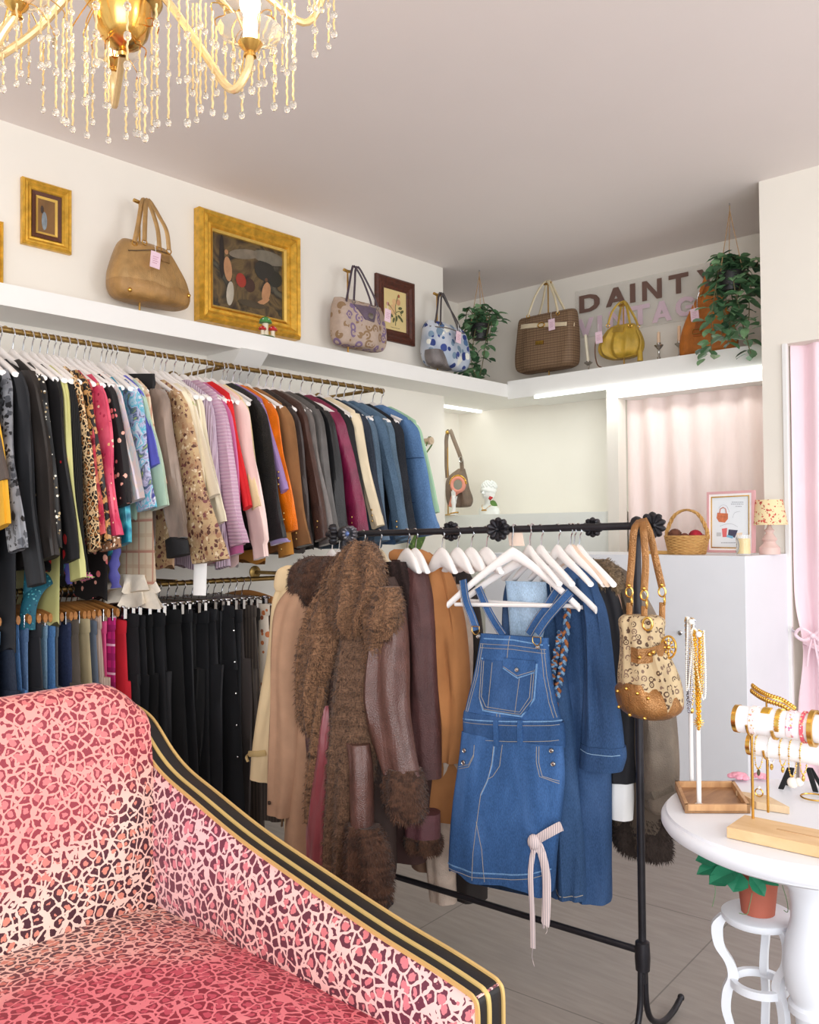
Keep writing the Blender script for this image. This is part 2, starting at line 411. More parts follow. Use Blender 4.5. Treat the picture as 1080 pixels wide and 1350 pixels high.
curtain('pink_curtain', 'pale pink satin curtain hanging straight below the long light strip behind the counter', -2.72, -1.66, 5.02, .02, 2.21, 7, seed=3, mat=pinksat)
c2 = curtain('pink_curtain', 'pink satin curtain tied back with a bow in the right-hand doorway', -1.565, -.73, 4.58, .02, 2.35, 7, tie=(.79, -1.31, .42), seed=8, mat=pinksat2)
tb = MB().tube([(-1.535, 4.60, .86), (-1.50, 4.535, .825), (-1.38, 4.50, .78), (-1.24, 4.50, .785), (-1.12, 4.57, .81)], .021, 8, flat=.4)
tieo = tb.build('tie_back', pinksat2, c2, world=True)
bw = MB()
P = ony(1073, 838, 4.485)
for s in (-1, 1):
    bw.tube(smooth_path([P, P+Vector((s*.05, -.02, .033)), P+Vector((s*.08, -.014, .0)), P+Vector((s*.04, -.016, -.024)), P], 4), .008, 6)
    bw.tube(smooth_path([P, P+Vector((s*.016, -.016, -.07)), P+Vector((s*.028, -.01, -.15))], 4), .012, 6, flat=.35)
bw.ball(P+Vector((0, -.012, 0)), .014); bw.build('bow', pinksat2, tieo, world=True)
bk = thing('tie_back_hook', 'small silver tie-back hook on the door frame beside the pink bow curtain', 'hook', ony(1047, 832, YE-.016))
MB().tube(smooth_path([(0, 0, 0), (0, -.02, 0), (0, -.026, .01), (0, -.02, .02)], 4), .0035, 6).ball((0, -.002, 0), .008).build('hook', CHROME, bk)

# ------------------------------------------------------------------ white counter block
CY0, CX1, CZ = 3.96, -1.572, 1.264
ct = thing('display_counter', 'tall plain white counter block in front of the straight pink curtain', 'counter', (-2.31, 4.2, 0))
MB().box((-3.05, CY0, 0), (CX1, YE-.002, CZ)).build('body', plain((236, 237, 242), .45, 0, .01), ct, world=True, smooth=False, bevel=.002)
kh = ony(899, 834, CY0); MB().lathe([(.004, 0), (.006, -.01), (.011, -.016), (.011, -.02), (.004, -.024)], kh, 12, 'y').build('knob', CHROME, ct, world=True)

# ------------------------------------------------------------------ sofa
def sofa_grad(nt):
    t = nt.nodes.new('ShaderNodeTexCoord'); sp = nt.nodes.new('ShaderNodeSeparateXYZ'); nt.links.new(t.outputs['Object'], sp.inputs[0])
    # the print runs in broad tinted bands: red near the outer edges, brown on cream along the middle of each length
    s = math_n(nt, 'SINE', math_n(nt, 'MULTIPLY_ADD', sp.outputs[2], 7.5, 4.35))
    sx = math_n(nt, 'COSINE', math_n(nt, 'MULTIPLY_ADD', sp.outputs[1], 5.2, 1.95))
    n = noise_n(nt, t.outputs['Object'], 3.2, 2).outputs[0]
    q = math_n(nt, 'ADD', math_n(nt, 'MULTIPLY', s, .22), math_n(nt, 'MULTIPLY', sx, .10))
    q = math_n(nt, 'ADD', q, math_n(nt, 'MULTIPLY_ADD', n, .5, .27)); return q
def seat_grad(nt):
    t = nt.nodes.new('ShaderNodeTexCoord'); sp = nt.nodes.new('ShaderNodeSeparateXYZ'); nt.links.new(t.outputs['Object'], sp.inputs[0])
    s = math_n(nt, 'SINE', math_n(nt, 'MULTIPLY_ADD', sp.outputs[0], 5.5, 4.05))
    n = noise_n(nt, t.outputs['Object'], 3.0, 2).outputs[0]
    return math_n(nt, 'ADD', math_n(nt, 'MULTIPLY', s, .2), math_n(nt, 'MULTIPLY_ADD', n, .5, .22))
leo = dict(ring=(146, 44, 58), mid=(218, 118, 118), bg2=(246, 206, 190), ring2=(70, 34, 44), mid2=(214, 136, 116), rough=.55, sheen=.2)
leoA = leopard((246, 156, 146), scale=41, grad=sofa_grad, **leo)
leoB = leopard((232, 126, 134), scale=40, grad=seat_grad, **dict(leo, rough=.5, ring=(140, 28, 50), mid=(196, 74, 92), sheen=.05, ring2=(86, 38, 48)))
leoC = leopard((250, 205, 205), scale=37, ring=(118, 48, 72), mid=(226, 136, 150), bg2=(248, 200, 190), ring2=(96, 40, 56), mid2=(214, 120, 124), rough=.5, sheen=.4)
so = thing('leopard_print_sofa', 'pink leopard print sofa with a sloping arm edged in black and gold', 'sofa', (-1.6, .6, 0))
# back: rounded padded slab, gently crowned
def sofa_back():
    rs = []
    ny = 40
    for i in range(ny+1):
        t = i/ny; y = -.35+(1.262+.35)*t
        e = min(1, (1-t)*ny/3.2) ; e = math.sin(min(1, e)*math.pi/2)
        sag = .012*math.cos((y-1.1)*2)
        ztop = (.905+.082*e)+sag-.02*(1-t)
        xf0, xf1 = -2.015, -2.085
        prof = []
        bul = .030*e
        for k in range(9):
            q = k/8; z = .40+(ztop-.055-.40)*q; x = xf0+(xf1-xf0)*q+bul*math.sin(math.pi*q)
            prof.append((x, z))
        cx = xf1-.06; cz = ztop-.06
        for k in range(1, 9):
            a = math.pi*k/9; prof.append((cx+.063*math.cos(a)+.0, cz+.062*math.sin(a)))
        prof += [(cx-.06, cz-.2), (cx-.05, .25), (xf0-.05, .25)]
        rs.append([(x, y, z) for x, z in prof])
    return MB().rings(rs)
sofa_back().build('backrest', leoA, so, world=True)
def seat():
    n = 34; mb = MB(); vs = []; fs = []
    X0, X1, Y0, Y1 = -2.03, -1.02, -.35, 1.262
    for i in range(n+1):
        for j in range(n+1):
            u, v = i/n, j/n; x = X0+(X1-X0)*u; y = Y0+(Y1-Y0)*v
            z = .447+.03*math.sin(math.pi*u)*math.sin(math.pi*v)**.5-.018*math.exp(-((1-v)*18)**2)-.04*math.exp(-((1-u)*12)**2)
            z += .0035*noise.noise(Vector((x*7, y*7, 2)))
            vs.append((x, y, z))
    for i in range(n):
        for j in range(n):
            a = i*(n+1)+j; fs.append((a, a+n+1, a+n+2, a+1))
    b = len(vs); vs += [(X0, Y0, .25), (X1, Y0, .25), (X1, Y1, .25), (X0, Y1, .25)]
    mb.add(vs, fs)
    mb.box((X0, Y0, .12), (X1, Y1, .405)); return mb
seat().build('seat', leoB, so, world=True)
armp = [(-2.29, .893), (-2.20, .868), (-2.10, .797), (-2.02, .757), (-1.90, .722), (-1.70, .667), (-1.465, .620), (-1.262, .583), (-1.115, .562), (-1.03, .547), (-1.008, .540), (-.999, .524), (-.998, .47), (-.998, .40), (-.998, .25), (-.998, .02)]
acurve = smooth_path([(a, 0, b) for a, b in armp], 6)
def off_curve(d):
    out = []
    for i, p in enumerate(acurve):
        t = acurve[min(i+1, len(acurve)-1)]-acurve[max(i-1, 0)]; t.normalize(); nrm = Vector((-t.z, 0, t.x)) if True else None
        if nrm.z < 0 and abs(t.x) > .5: nrm = -nrm
        out.append(p+nrm*d)
    return out
inner = off_curve(-.003)
# inner upholstered panel
rs = []
for i, p in enumerate(inner):
    if p.z < .06: p = Vector((p.x, 0, .06))
core = [p for p in inner if p.x < -1.012]
for p in core:
    zt = p.z; ring = []
    for k in range(8):
        q = k/7; ring.append((p.x, 1.272-.030*math.sin(math.pi*q)**.7-.012*(1-q), .36+(zt-.36)*q))
    ring += [(p.x, 1.335, zt), (p.x, 1.335, .12), (p.x, 1.27, .12)]
    rs.append(ring)
lastx = -1.004
rs.append([(lastx, a[1], a[2]) for a in rs[-1]])
MB().rings(rs).build('arm_panel', leoC, so, world=True)
blackl = plain((26, 23, 25), .35, 0, .1, bs=.1); goldl = plain((216, 178, 112), .4, .15, .08)
gold2 = plain((222, 190, 120), .35, .25, .05)
ys = [(1.262, 1.267, .003, goldl), (1.267, 1.2905, .000, blackl), (1.2905, 1.3005, .003, gold2), (1.3005, 1.334, .000, blackl), (1.334, 1.341, .004, goldl)]
for y0, y1, h, mt in ys:
    up = off_curve(h); lo_ = off_curve(-.005); rs = []
    for a, b in zip(up, lo_):
        rs.append([(a.x, y0, a.z), (a.x, y1, a.z), (b.x, y1, b.z), (b.x, y0, b.z)])
    MB().rings(rs).build('trim_strip', mt, so, world=True)
for x, y in ((-1.05, 1.27), (-2.15, 1.27), (-1.05, -.25), (-2.15, -.25)):
    MB().lathe([(.02, 0), (.024, .02), (.03, .1), (.034, .13)], (x, y, 0), 12).build('leg', blackl, so, world=True)
# ================================================================== wall rails with clothes
XR, ZU, ZL, GS = -3.313, 2.148, 1.171, 1.32
railm = plain((150, 122, 72), .35, .9, .2, 60)
def rail(name, label, z, y1, brackets):
    r = thing(name, label, 'clothes rail', (XR, 1.5, z))
    MB().tube([(XR, .72, z), (XR, y1, z)], .011, 12).ball((XR, y1, z), .015).build('rail_tube', railm, r, world=True)
    for y in brackets:
        mb = MB().tube([(XR, y, z+.006), (XA, y, z+.006)], .010, 10).lathe([(.035, 0), (.035, .008), (.015, .015)], (XA, y, z+.006), 14, 'x')
        mb.build('wall_bracket', railm, r, world=True)
    return r
rail('clothes_rail', 'upper thin brass wall rail carrying tops and jackets on white hangers', ZU, 3.412, (3.38, 2.42, 1.4))
rail('clothes_rail', 'lower thin brass wall rail carrying trousers and skirts on clip hangers', ZL, 2.95, (2.92, 2.13, 1.2))

# ---- white moulded hanger; origin = point of the hook resting on the rail, shoulders along local X
def hook_path(z0, r=.019):
    pts = [(0.0, 0, z0)] + [(r*math.sin(a)*1.0+.0, 0, -r+r*math.cos(a)+.006) for a in [R(q) for q in (150, 120, 90, 60, 30, 0, -30, -60, -80)]]
    return smooth_path(pts, 3)
def hanger_proto():
    root = thing('clothes_hanger', 'x', 'hanger')
    MB().tube(hook_path(-.075), .0021, 6).build('hook', CHROME, root)
    rs = []
    for i in range(25):
        u = -1+2*i/24; x = .196*u; z = -.083-.078*abs(u)**1.3; z += .012*math.exp(-(u*6)**2)
        hh = .0125+.007*math.exp(-(u*3.0)**2)-.005*abs(u)**4; t = .0065+.004*abs(u)
        y = .003*u*u
        rs.append([(x, y+t*math.cos(a), z+hh*math.sin(a)) for a in [2*math.pi*k/10 for k in range(10)]])
    MB().rings(rs).build('shoulder_bar', HANGW, root)
    return root
hang0 = hanger_proto()
def clip_proto():
    root = thing('clip_hanger', 'x', 'clip hanger')
    MB().tube(hook_path(-.055, .016), .0018, 6).build('hook', CHROME, root)
    MB().tube([(-.15, 0, -.058), (.15, 0, -.058)], .0032, 6).build('cross_bar', CHROME, root)
    for s in (-.125, .125):
        MB().box((s-.008, -.006, -.092), (s+.008, .006, -.055)).tube([(s, -.009, -.055), (s, .009, -.055)], .004, 8).build('clip', CHROME, root, bevel=.002, smooth=False)
    return root
clip0 = clip_proto()
def clipw_proto():
    root = thing('clip_hanger', 'x', 'clip hanger')
    MB().tube(hook_path(-.04, .016), .0018, 6).build('hook', CHROME, root)
    rs = []
    for i in range(15):
        u = -1+2*i/14; z = -.052-.018*abs(u)**1.5
        rs.append([(.142*u, .006*math.cos(a), z+.013*math.sin(a)) for a in [2*math.pi*k/8 for k in range(8)]])
    MB().rings(rs).build('wooden_bar', wood((186, 128, 68), (150, 92, 42), 4), root)
    for s in (-.115, .115):
        MB().box((s-.008, -.007, -.095), (s+.008, .007, -.058)).build('clip', CHROME, root, bevel=.002, smooth=False)
    return root
clipw0 = clipw_proto()
FREE = {id(hang0): True, id(clip0): True, id(clipw0): True}
def put(proto, loc, rz, label, group, sc=1.32):
    if FREE.get(id(proto)): o = proto; FREE[id(proto)] = False
    else: o = copy_tree(proto)
    o.location = loc; o.rotation_euler = (0, 0, rz); o.scale = (sc,)*3; o['label'] = label; o['group'] = group; return o

# ---- a hanging top / jacket, local X = shoulder line, Y = thickness
def fold(a, z, seed, amp, k=5, zf=5.0):
    return amp*(math.sin(k*a+seed*1.7+math.sin(z*zf+seed)*1.3)*.6+1.2*noise.noise(Vector((math.cos(a)*1.6, math.sin(a)*1.6+seed*3.1, z*4.5)))) 
def sleeve_mb(sx, sh, z0, ln, w0, w1, ty, out, seed, amp=.14, cuff=0.0, bend=0.0, n=26):
    rs = []
    for i in range(n+1):
        t = i/n; z = z0-ln*t; x = sx*(sh+out*t+bend*math.sin(math.pi*t)); w = w0+(w1-w0)*t
        if cuff and t > 1-.1: w *= (1-cuff)
        if t < .12: w *= .35+.65*math.sin(t/.12*math.pi/2)
        w *= 1+.10*noise.noise(Vector((seed*2.3, 0, z*7)))
        ring = []
        for k in range(18):
            a = 2*math.pi*k/18; f = 1+fold(a, z, seed, amp)
            yo = .005*math.sin(z*13+seed)+.006*t*math.sin(seed*3)
            ring.append((x+w*math.cos(a)*f, yo+ty*math.sin(a)*f, z+(.008*math.cos(a)*sx if t > .9 else 0)))
        rs.append(ring)
    return MB().rings(rs)
def top_garment(name, label, cat, loc, rz, group, mat, ln=.58, sh=.16, sl=.5, sw=.036, sw1=None, ty=.016, flare=.0, out=.10, collar=None, cuff=0, cuffmat=None, cufflen=.06, hem=None, seed=1, bodymat=None, neck=.055, amp=.14, puff=0, z_sh=-.135):
    root = thing(name, label, cat, loc, rz, group)
    rs = []; n = 22
    for i in range(n+1):
        t = i/n
        if t < .16:
            q = t/.16; wx = neck+(sh+.012-neck)*q**.8; z = (-.054 if collar or neck < .1 else -.064)-.078*(min(wx, .2)/.196)**1.3-.010*q
        else:
            q = (t-.16)/.84; wx = (sh+.012)*(1-.13*math.sin(math.pi*q*.5))+flare*q; z = z_sh-.008-(ln)*q
        ring = []
        for k in range(28):
            a = 2*math.pi*k/28; f = fold(a, z, seed+3, amp*.5, 7); tt = ty*.9*(.5+.5*min(1, t/.16))*(1+.5*flare*8*t)
            ring.append((wx*math.cos(a)*(1+f*.15), tt*math.sin(a)*(1+f*3.0), z+(.008*math.sin(6*a+seed) if t > .97 else 0)))
        rs.append(ring)
    MB().rings(rs).build('body', bodymat or mat, root)
    sw1 = sw1 or sw*.9
    for s in (1, -1):
        if sl > 0:
            so_ = sleeve_mb(s, sh-.012, z_sh+.008, sl, sw, sw1, ty, out, seed+s*.7, amp, cuff).build('sleeve', mat, root)
            if cuffmat:
                sleeve_mb(s, sh-.012+out*.97, z_sh-sl+.015, cufflen, sw1*1.02, sw1*1.02, ty*1.05, out*.12, seed, .08, n=6).build('cuff', cuffmat, so_)
    if collar:
        rs = []
        for i in range(15):
            a = math.pi*(i/14)-math.pi*.0
            u = -1+2*i/14; x = neck*1.15*u; y = -.008-.012*(1-u*u)
            zt = z_sh+.075-.02*abs(u); zb = z_sh+.035-.03*abs(u)
            rs.append([(x, y-.003, zb-.012), (x, y-.008, zb), (x*.96, y-.001, zt), (x*.96, y+.004, zt), (x, y+.006, zb)])
        MB().rings(rs).build('collar', collar, root)
    return root
def ruffle(root, mat, w, z, ty, seed, h=.06):
    rs = []
    for j in range(7):
        t = j/6; ring = []
        for k in range(72):
            a = 2*math.pi*k/72; f = 1+(.04+.16*t)*math.sin(11*a+seed)
            ring.append((w*math.cos(a)*(1+.05*t)*f, (ty+.012*t)*math.sin(a)*(1+.5*t*math.sin(17*a)), z-h*t+.008*math.sin(9*a)*t))
        rs.append(ring)
    return MB().rings(rs).build('ruffle', mat, root)

BLK = plain((24, 23, 25), .8, 0, .25, 20, .2, 90); BLK2 = plain((36, 33, 33), .7, 0, .3, 12, .25, 60)
KN = lambda c: stripes(c, dk(c, .86) if max(c) > 1 else c, 120, 'd', .5, .9, bs=.5)
G1, G2 = 'blouses and tops on the upper rail', 'jackets on the upper rail'
cream = (240, 228, 200)
def Yu(px): return onx(px, 620, -2.275*1.32).y
UP = [
 # px, bottom px y at sleeve, name, category, label, material, options
 (-6, 745, 'blouse', 'mustard yellow blouse at the left end of the upper rail', plain((226, 168, 40), .7), dict(sl=.42)),
 (4, 690, 'blouse', 'dark taupe blouse right beside the mustard yellow one', plain((86, 74, 68), .6), dict(sl=.3, ln=.62)),
 (16, 708, 'blouse', 'grey sheer blouse with a black flower print', spots((112, 114, 120), [(30, 30, 34), (42, 42, 46), (80, 82, 88)], 52, .45, (150, 152, 158), .5, 1.4), dict(sl=.47, sw1=.045, out=.12)),
 (32, 748, 'tunic', 'plain matt black long-sleeved tunic beside the grey flowered blouse', plain((33, 34, 38), .75, 0, .15), dict(sl=.56, sw=.042, ln=.72)),
 (48, 742, 'blouse', 'sheer brownish black blouse left of the gold sequinned top', plain((40, 34, 31), .6, 0, .3), dict(sl=.5)),
 (66, 718, 'blouse', 'black blouse with gold and silver sequins down the sleeve', spots((18, 17, 18), [(200, 180, 140), (240, 236, 220), (120, 96, 60), (18, 17, 18), (18, 17, 18)], 95, .34, None, .45), dict(sl=.47)),
 (80, 728, 'dress', 'black dress with a few large red flowers', spots((22, 20, 22), [(22, 20, 22), (22, 20, 22), (22, 20, 22), (200, 26, 36), (214, 50, 50)], 15, .42, None, .7, .5), dict(sl=.5)),
 (92, 748, 'blouse', 'pale lime yellow top hanging lower than its black neighbours', plain((200, 196, 128), .6, 0, .1), dict(sl=.55, sw=.028, sw1=.036, ln=.66, cuff=0)),
 (103, 738, 'cardigan', 'black knitted cardigan with a pink and green edge', KN((26, 25, 26)), dict(sl=.53, cuffmat=stripes((20, 20, 20), (232, 120, 170), 70, 'd', .5, .9, plaid=(170, 200, 110)), cufflen=.022)),
 (113, 722, 'blouse', 'blouse with a cream, tan and black leopard print', leopard((232, 196, 148), (30, 20, 16), (170, 112, 60), 62, .6), dict(sl=.48)),
 (122, 716, 'blouse', 'tan and black scroll print blouse right of the leopard print one', swirl([(24, 18, 16), (24, 18, 16), (186, 138, 84), (200, 150, 92), (30, 20, 16)], 24, 3, .5, interp='CONSTANT'), dict(sl=.46)),
 (129, 706, 'blouse', 'crimson and coral floral blouse behind the pink sequinned one', spots((176, 40, 70), [(230, 150, 120), (206, 60, 84), (120, 22, 44)], 40, .45, (220, 110, 100), .5, 1), dict(sl=.44)),
 (141, 704, 'blouse', 'raspberry pink blouse scattered with gold and white sequins', spots((205, 62, 96), [(250, 226, 190), (205, 62, 96), (236, 190, 130), (190, 52, 84), (150, 34, 60)], 58, .22, (226, 96, 120), .45), dict(sl=.44, sw=.042, sw1=.052, cuffmat=spots((150, 110, 80), [(246, 230, 210), (60, 30, 26), (220, 150, 110)], 110, .5), cufflen=.04)),
 (152, 668, 'blouse', 'black blouse dotted with small pink roses', spots((24, 20, 22), [(232, 120, 120), (24, 20, 22), (244, 180, 160), (24, 20, 22)], 46, .36), dict(sl=.35, ln=.6)),
 (163, 662, 'blouse', 'pale grey and blush blouse with a soft marbled print', swirl([(214, 208, 196), (188, 200, 206), (222, 200, 190), (206, 196, 210), (200, 206, 190)], 14, 2.5, .5), dict(sl=.34, sw=.040, sw1=.045)),
 (170, 716, 'blouse', 'bright teal and turquoise blouse hanging below the marbled one', swirl([(22, 92, 116), (30, 140, 170), (90, 200, 214), (24, 110, 140)], 10, 1.5, .45), dict(sl=.46, out=.05)),
 (186, 672, 'blouse', 'white, purple and turquoise floral satin blouse', swirl([(72, 76, 150), (232, 232, 242), (70, 190, 214), (210, 204, 232), (60, 86, 130), (190, 210, 120)], 22, 1.2, .4), dict(sl=.36, sw=.042, sw1=.05, out=.12)),
 (192, 640, 'blouse', 'violet blue sheer blouse just behind the floral satin one', plain((98, 98, 190), .5), dict(sl=.24, sw=.03)),
 (199, 670, 'blouse', 'pale mint green satin blouse', satin((186, 212, 188)), dict(sl=.36, sw=.038, sw1=.046, out=.12)),
 (206, 700, 'tunic', 'beige plaid tunic with cream lace ruffles at the hem', stripes((222, 200, 172), (212, 182, 152), 22, 'z', .25, .8, plaid=(196, 140, 120)), dict(sl=.3, sw=.03, ln=.56, flare=.07, ruffle=True)),
 (222, 718, 'blouse', 'taupe crushed satin blouse with black lace cuffs', satin((142, 124, 112), .3, .3), dict(sl=.45, sw=.048, sw1=.05, out=.11, cuff=.2, collar=BLK, cuffmat=BLK, cufflen=.055)),
 (243, 752, 'blouse', 'brown and cream paisley blouse with flared sleeves', spots((196, 166, 124), [(92, 54, 44), (160, 116, 84), (226, 204, 170), (120, 66, 66)], 78, .45, (176, 140, 106), .6, 1.3), dict(sl=.52, sw=.034, sw1=.075, out=.17)),
 (257, 672, 'cardigan', 'fine cream cardigan right of the paisley blouse', plain(cream, .85), dict(sl=.38)),
 (266, 657, 'blouse', 'cream blouse with a small pink flower on the cuff', spots((240, 228, 206), [(240, 228, 206), (240, 228, 206), (226, 130, 128), (240, 228, 206), (196, 200, 150)], 22, .3), dict(sl=.32, sw=.032, out=.13)),
 (272, 700, 'jumper', 'plain ivory jumper beside the lilac cardigan', plain((236, 224, 198), .85), dict(sl=.4, sw=.028)),
 (284, 750, 'cardigan', 'long lilac ribbed cardigan', stripes((196, 176, 190), (184, 160, 178), 85, 'd', .5, .9, bs=.6), dict(sl=.53, sw=.036, sw1=.032, out=.10)),
 (297, 722, 'jumper', 'rose pink jumper knitted in horizontal ribs', stripes((214, 180, 198), (202, 162, 184), 90, 'z', .5, .9, bs=.7), dict(sl=.47, sw=.038, sw1=.042, out=.12)),
 (308, 732, 'blouse', 'magenta pink satin shirt', satin((196, 104, 150), .36), dict(sl=.49, sw=.046, sw1=.042, collar=satin((196, 104, 150), .36), out=.11)),
 (316, 700, 'cardigan', 'bright red fine cardigan squeezed between two pink tops', plain((214, 24, 32), .75), dict(sl=.36, sw=.020)),
 (326, 737, 'blouse', 'pale blush pink blouse with gathered cuffs', satin((244, 212, 204), .5, .05), dict(sl=.51, sw=.052, sw1=.045, cuff=.25, out=.10)),
 (335, 668, 'cardigan', 'pale butter yellow cardigan beside a black leather jacket', plain((238, 214, 166), .85), dict(sl=.35, sw=.022)),
 (349, 716, 'jacket', 'black textured leather jacket with a lilac lining', leather((30, 30, 32)), dict(sl=.46, sw=.044, sw1=.05, cuffmat=satin((168, 152, 200)), cufflen=.018)),
 (354, 650, 'jacket', 'lavender jacket peeping out beside the orange leather one', plain((152, 122, 172), .7), dict(sl=.3, sw=.018)),
 (363, 702, 'jacket', 'bright orange leather jacket', leather((240, 118, 10), .42), dict(sl=.43, sw=.050, collar=leather((240, 118, 10), .42))),
 (371, 738, 'jacket', 'mustard suede jacket hanging just right of the orange one', plain((186, 126, 52), .95, 0, .2), dict(sl=.50, sw=.034, cuff=0)),
 (382, 722, 'jacket', 'tan brown suede jacket', plain((140, 98, 60), .95, 0, .2), dict(sl=.47, sw=.044, collar=plain((156, 112, 72), .95, 0, .2))),
 (397, 724, 'jacket', 'dark chocolate leather jacket left of the grey leather ones', leather((58, 48, 46)), dict(sl=.47, sw=.042, collar=leather((44, 38, 38)))),
 (407, 720, 'jacket', 'thin dark brown leather jacket between chocolate and grey leather', leather((72, 46, 38)), dict(sl=.46, sw=.03)),
 (416, 725, 'jacket', 'mid grey leather jacket with a smooth sheen', leather((120, 112, 108), .32), dict(sl=.47, sw=.04, collar=leather((112, 104, 98), .32))),
 (426, 722, 'jacket', 'darker grey leather jacket behind the mid grey one', leather((92, 88, 86)), dict(sl=.46, sw=.03)),
 (438, 722, 'jacket', 'black leather jacket left of the burgundy one', leather((28, 28, 30)), dict(sl=.46, sw=.044, collar=BLK)),
 (453, 714, 'jacket', 'burgundy leather jacket with a stand-up collar', leather((128, 30, 68), .34), dict(sl=.44, sw=.04, sw1=.05, collar=leather((112, 24, 50), .34))),
 (466, 712, 'jacket', 'matt black cloth jacket right of the burgundy leather', BLK, dict(sl=.44, sw=.046, collar=BLK)),
 (479, 702, 'jacket', 'slim cream jacket between black and denim jackets', plain((232, 214, 182), .85), dict(sl=.42, sw=.026)),
 (489, 716, 'jacket', 'dark navy denim jacket just right of the slim cream one', denim((44, 52, 66)), dict(sl=.44, sw=.036, collar=denim((92, 106, 118)))),
 (500, 724, 'jacket', 'faded grey blue denim jacket, second of the denim ones', denim((82, 104, 124)), dict(sl=.46, sw=.034)),
 (510, 726, 'jacket', 'blue grey denim jacket with a dark fur collar', denim((70, 96, 120)), dict(sl=.46, sw=.034, collar=furm((70, 58, 40), (40, 32, 22)))),
 (522, 722, 'jacket', 'denim jacket with a round white badge on its shoulder', denim((84, 108, 128)), dict(sl=.46, sw=.034, badge=True)),
 (532, 716, 'jacket', 'charcoal black denim jacket left of the mid blue one', denim((36, 38, 44)), dict(sl=.43, sw=.042)),
 (548, 718, 'jacket', 'mid blue denim jacket with a seam round the sleeve, at the rail end', denim((72, 112, 158), .7), dict(sl=.45, sw=.046, sw1=.052, collar=denim((60, 96, 138)), seam=True)),
 (559, 690, 'jacket', 'mint green jacket, last at the far end of the upper rail', plain((170, 206, 172), .8), dict(sl=.36, sw=.03)),
]
Ys = [Yu(u[0]) for u in UP]
for i in range(1, len(Ys)):
    Ys[i] = max(Ys[i], Ys[i-1]+.021)
for i, (px, yb, nm, lab, mt, kw) in enumerate(UP):
    y = Ys[i]; gap = min((Ys[i+1]-Ys[i]) if i+1 < len(Ys) else .04, (Ys[i]-Ys[i-1]) if i else .04)
    kw = dict(kw); rf = kw.pop('ruffle', False); seam = kw.pop('seam', False); badge = kw.pop('badge', False)
    cat = {'blouse': 'blouse', 'tunic': 'tunic', 'dress': 'dress'}.get(nm, nm)
    rz = random.uniform(-.05, .05)
    kw.setdefault('ty', max(.010, min(.024, gap*.52/GS))); kw.setdefault('neck', .058 if nm == 'jacket' else random.choice((.12, .14, .155)) if px < 280 else .09)
    kw.setdefault('ln', min(.52, kw.get('sl', .45)+.01))
    jk = nm == 'jacket'
    g = top_garment(nm, lab, cat, (XR, y, ZU), rz, G2 if jk else G1, mt, seed=i*1.37, z_sh=-.155, sh=.194 if jk else .188, amp=.15 if jk else .22, **kw)
    g.scale = (GS,)*3
    g.rotation_euler = (random.uniform(-.025, .025), random.uniform(-.03, .03), rz)
    if rf:
        ruffle(g, plain((238, 226, 208), .8, 0, .1, 40, .3, 80), .215, -.70, .026, 1.0, .05)
        ruffle(g, plain((238, 226, 208), .8, 0, .1, 40, .3, 80), .225, -.74, .028, 2.4, .05)
    if seam:
        MB().lathe([(.0, 0), (.001, 0)], (0, 0, 0), 3)
        for zz in (-.30, -.47):
            MB().tube([(.215+.05*math.cos(a)-.03*(zz+.47)/.17*0, .026*math.sin(a), zz) for a in [2*math.pi*k/20 for k in range(20)]], .0016, 5, closed=True).build('seam', denim((40, 70, 110)), g)
    if badge:
        MB().lathe([(.001, 0), (.016, .001), (.016, .004), (.001, .006)], (.15, -.03, -.16), 16, 'y').build('badge', WHITEP, g)
    if jk:
        for q in range(3): MB().ball((.275, -kw['ty']*.9, -.155-kw['sl']+.03+q*.02), .004, 6, 4).build('cuff_button', BRASS, g)
    put(hang0, (XR, y, ZU+.0035), rz+random.uniform(-.06, .06), 'white curved hanger holding the '+' '.join(lab.split()[:11]), 'white hangers on the upper rail')
# trailing ends under the tops

def drape(name, label, cat, pts, w, mat, wav=0.0, flat=.25):
    P = smooth_path(pts, 8); rr = [w*(1+wav*math.sin(i*1.1)) for i in range(len(P))]
    o = MB().tube(P, rr, 10, flat=flat, side=(.74, .67, 0)).build(name, mat); tag(o, label, cat); return o
tealm = spots((24, 92, 110), [(60, 150, 160), (20, 70, 90), (120, 190, 190)], 90, .3)
drape('scarf', 'glittery teal scarf tail hanging over the lower rail at the left', 'scarf', [onx(*q, -3.15) for q in ((78, 742), (66, 762), (48, 778), (38, 800), (36, 830))], .029, tealm)
drape('scarf', 'narrow dark teal scarf end left of the glittery one', 'scarf', [onx(*q, -3.17) for q in ((40, 700), (38, 750), (36, 790), (38, 815))], .016, tealm)
drape('sash', 'violet blue ruffled sash hanging down in front of the lower rail', 'sash', [onx(*q, -3.13) for q in ((150, 700), (152, 730), (150, 752), (153, 775))], .019, plain((84, 82, 158), .6), .22)
drape('sash', 'short violet blue sash tip below the lime yellow top', 'sash', [onx(*q, -3.13) for q in ((88, 735), (89, 752), (92, 770))], .012, plain((72, 68, 138), .6), .2)
drape('belt', 'wide white fabric belt hanging down beside the paisley blouse', 'belt', [onx(*q, -2.98) for q in ((266, 660), (265, 720), (263, 785))], .026, plain((244, 240, 236), .6, 0, .02))

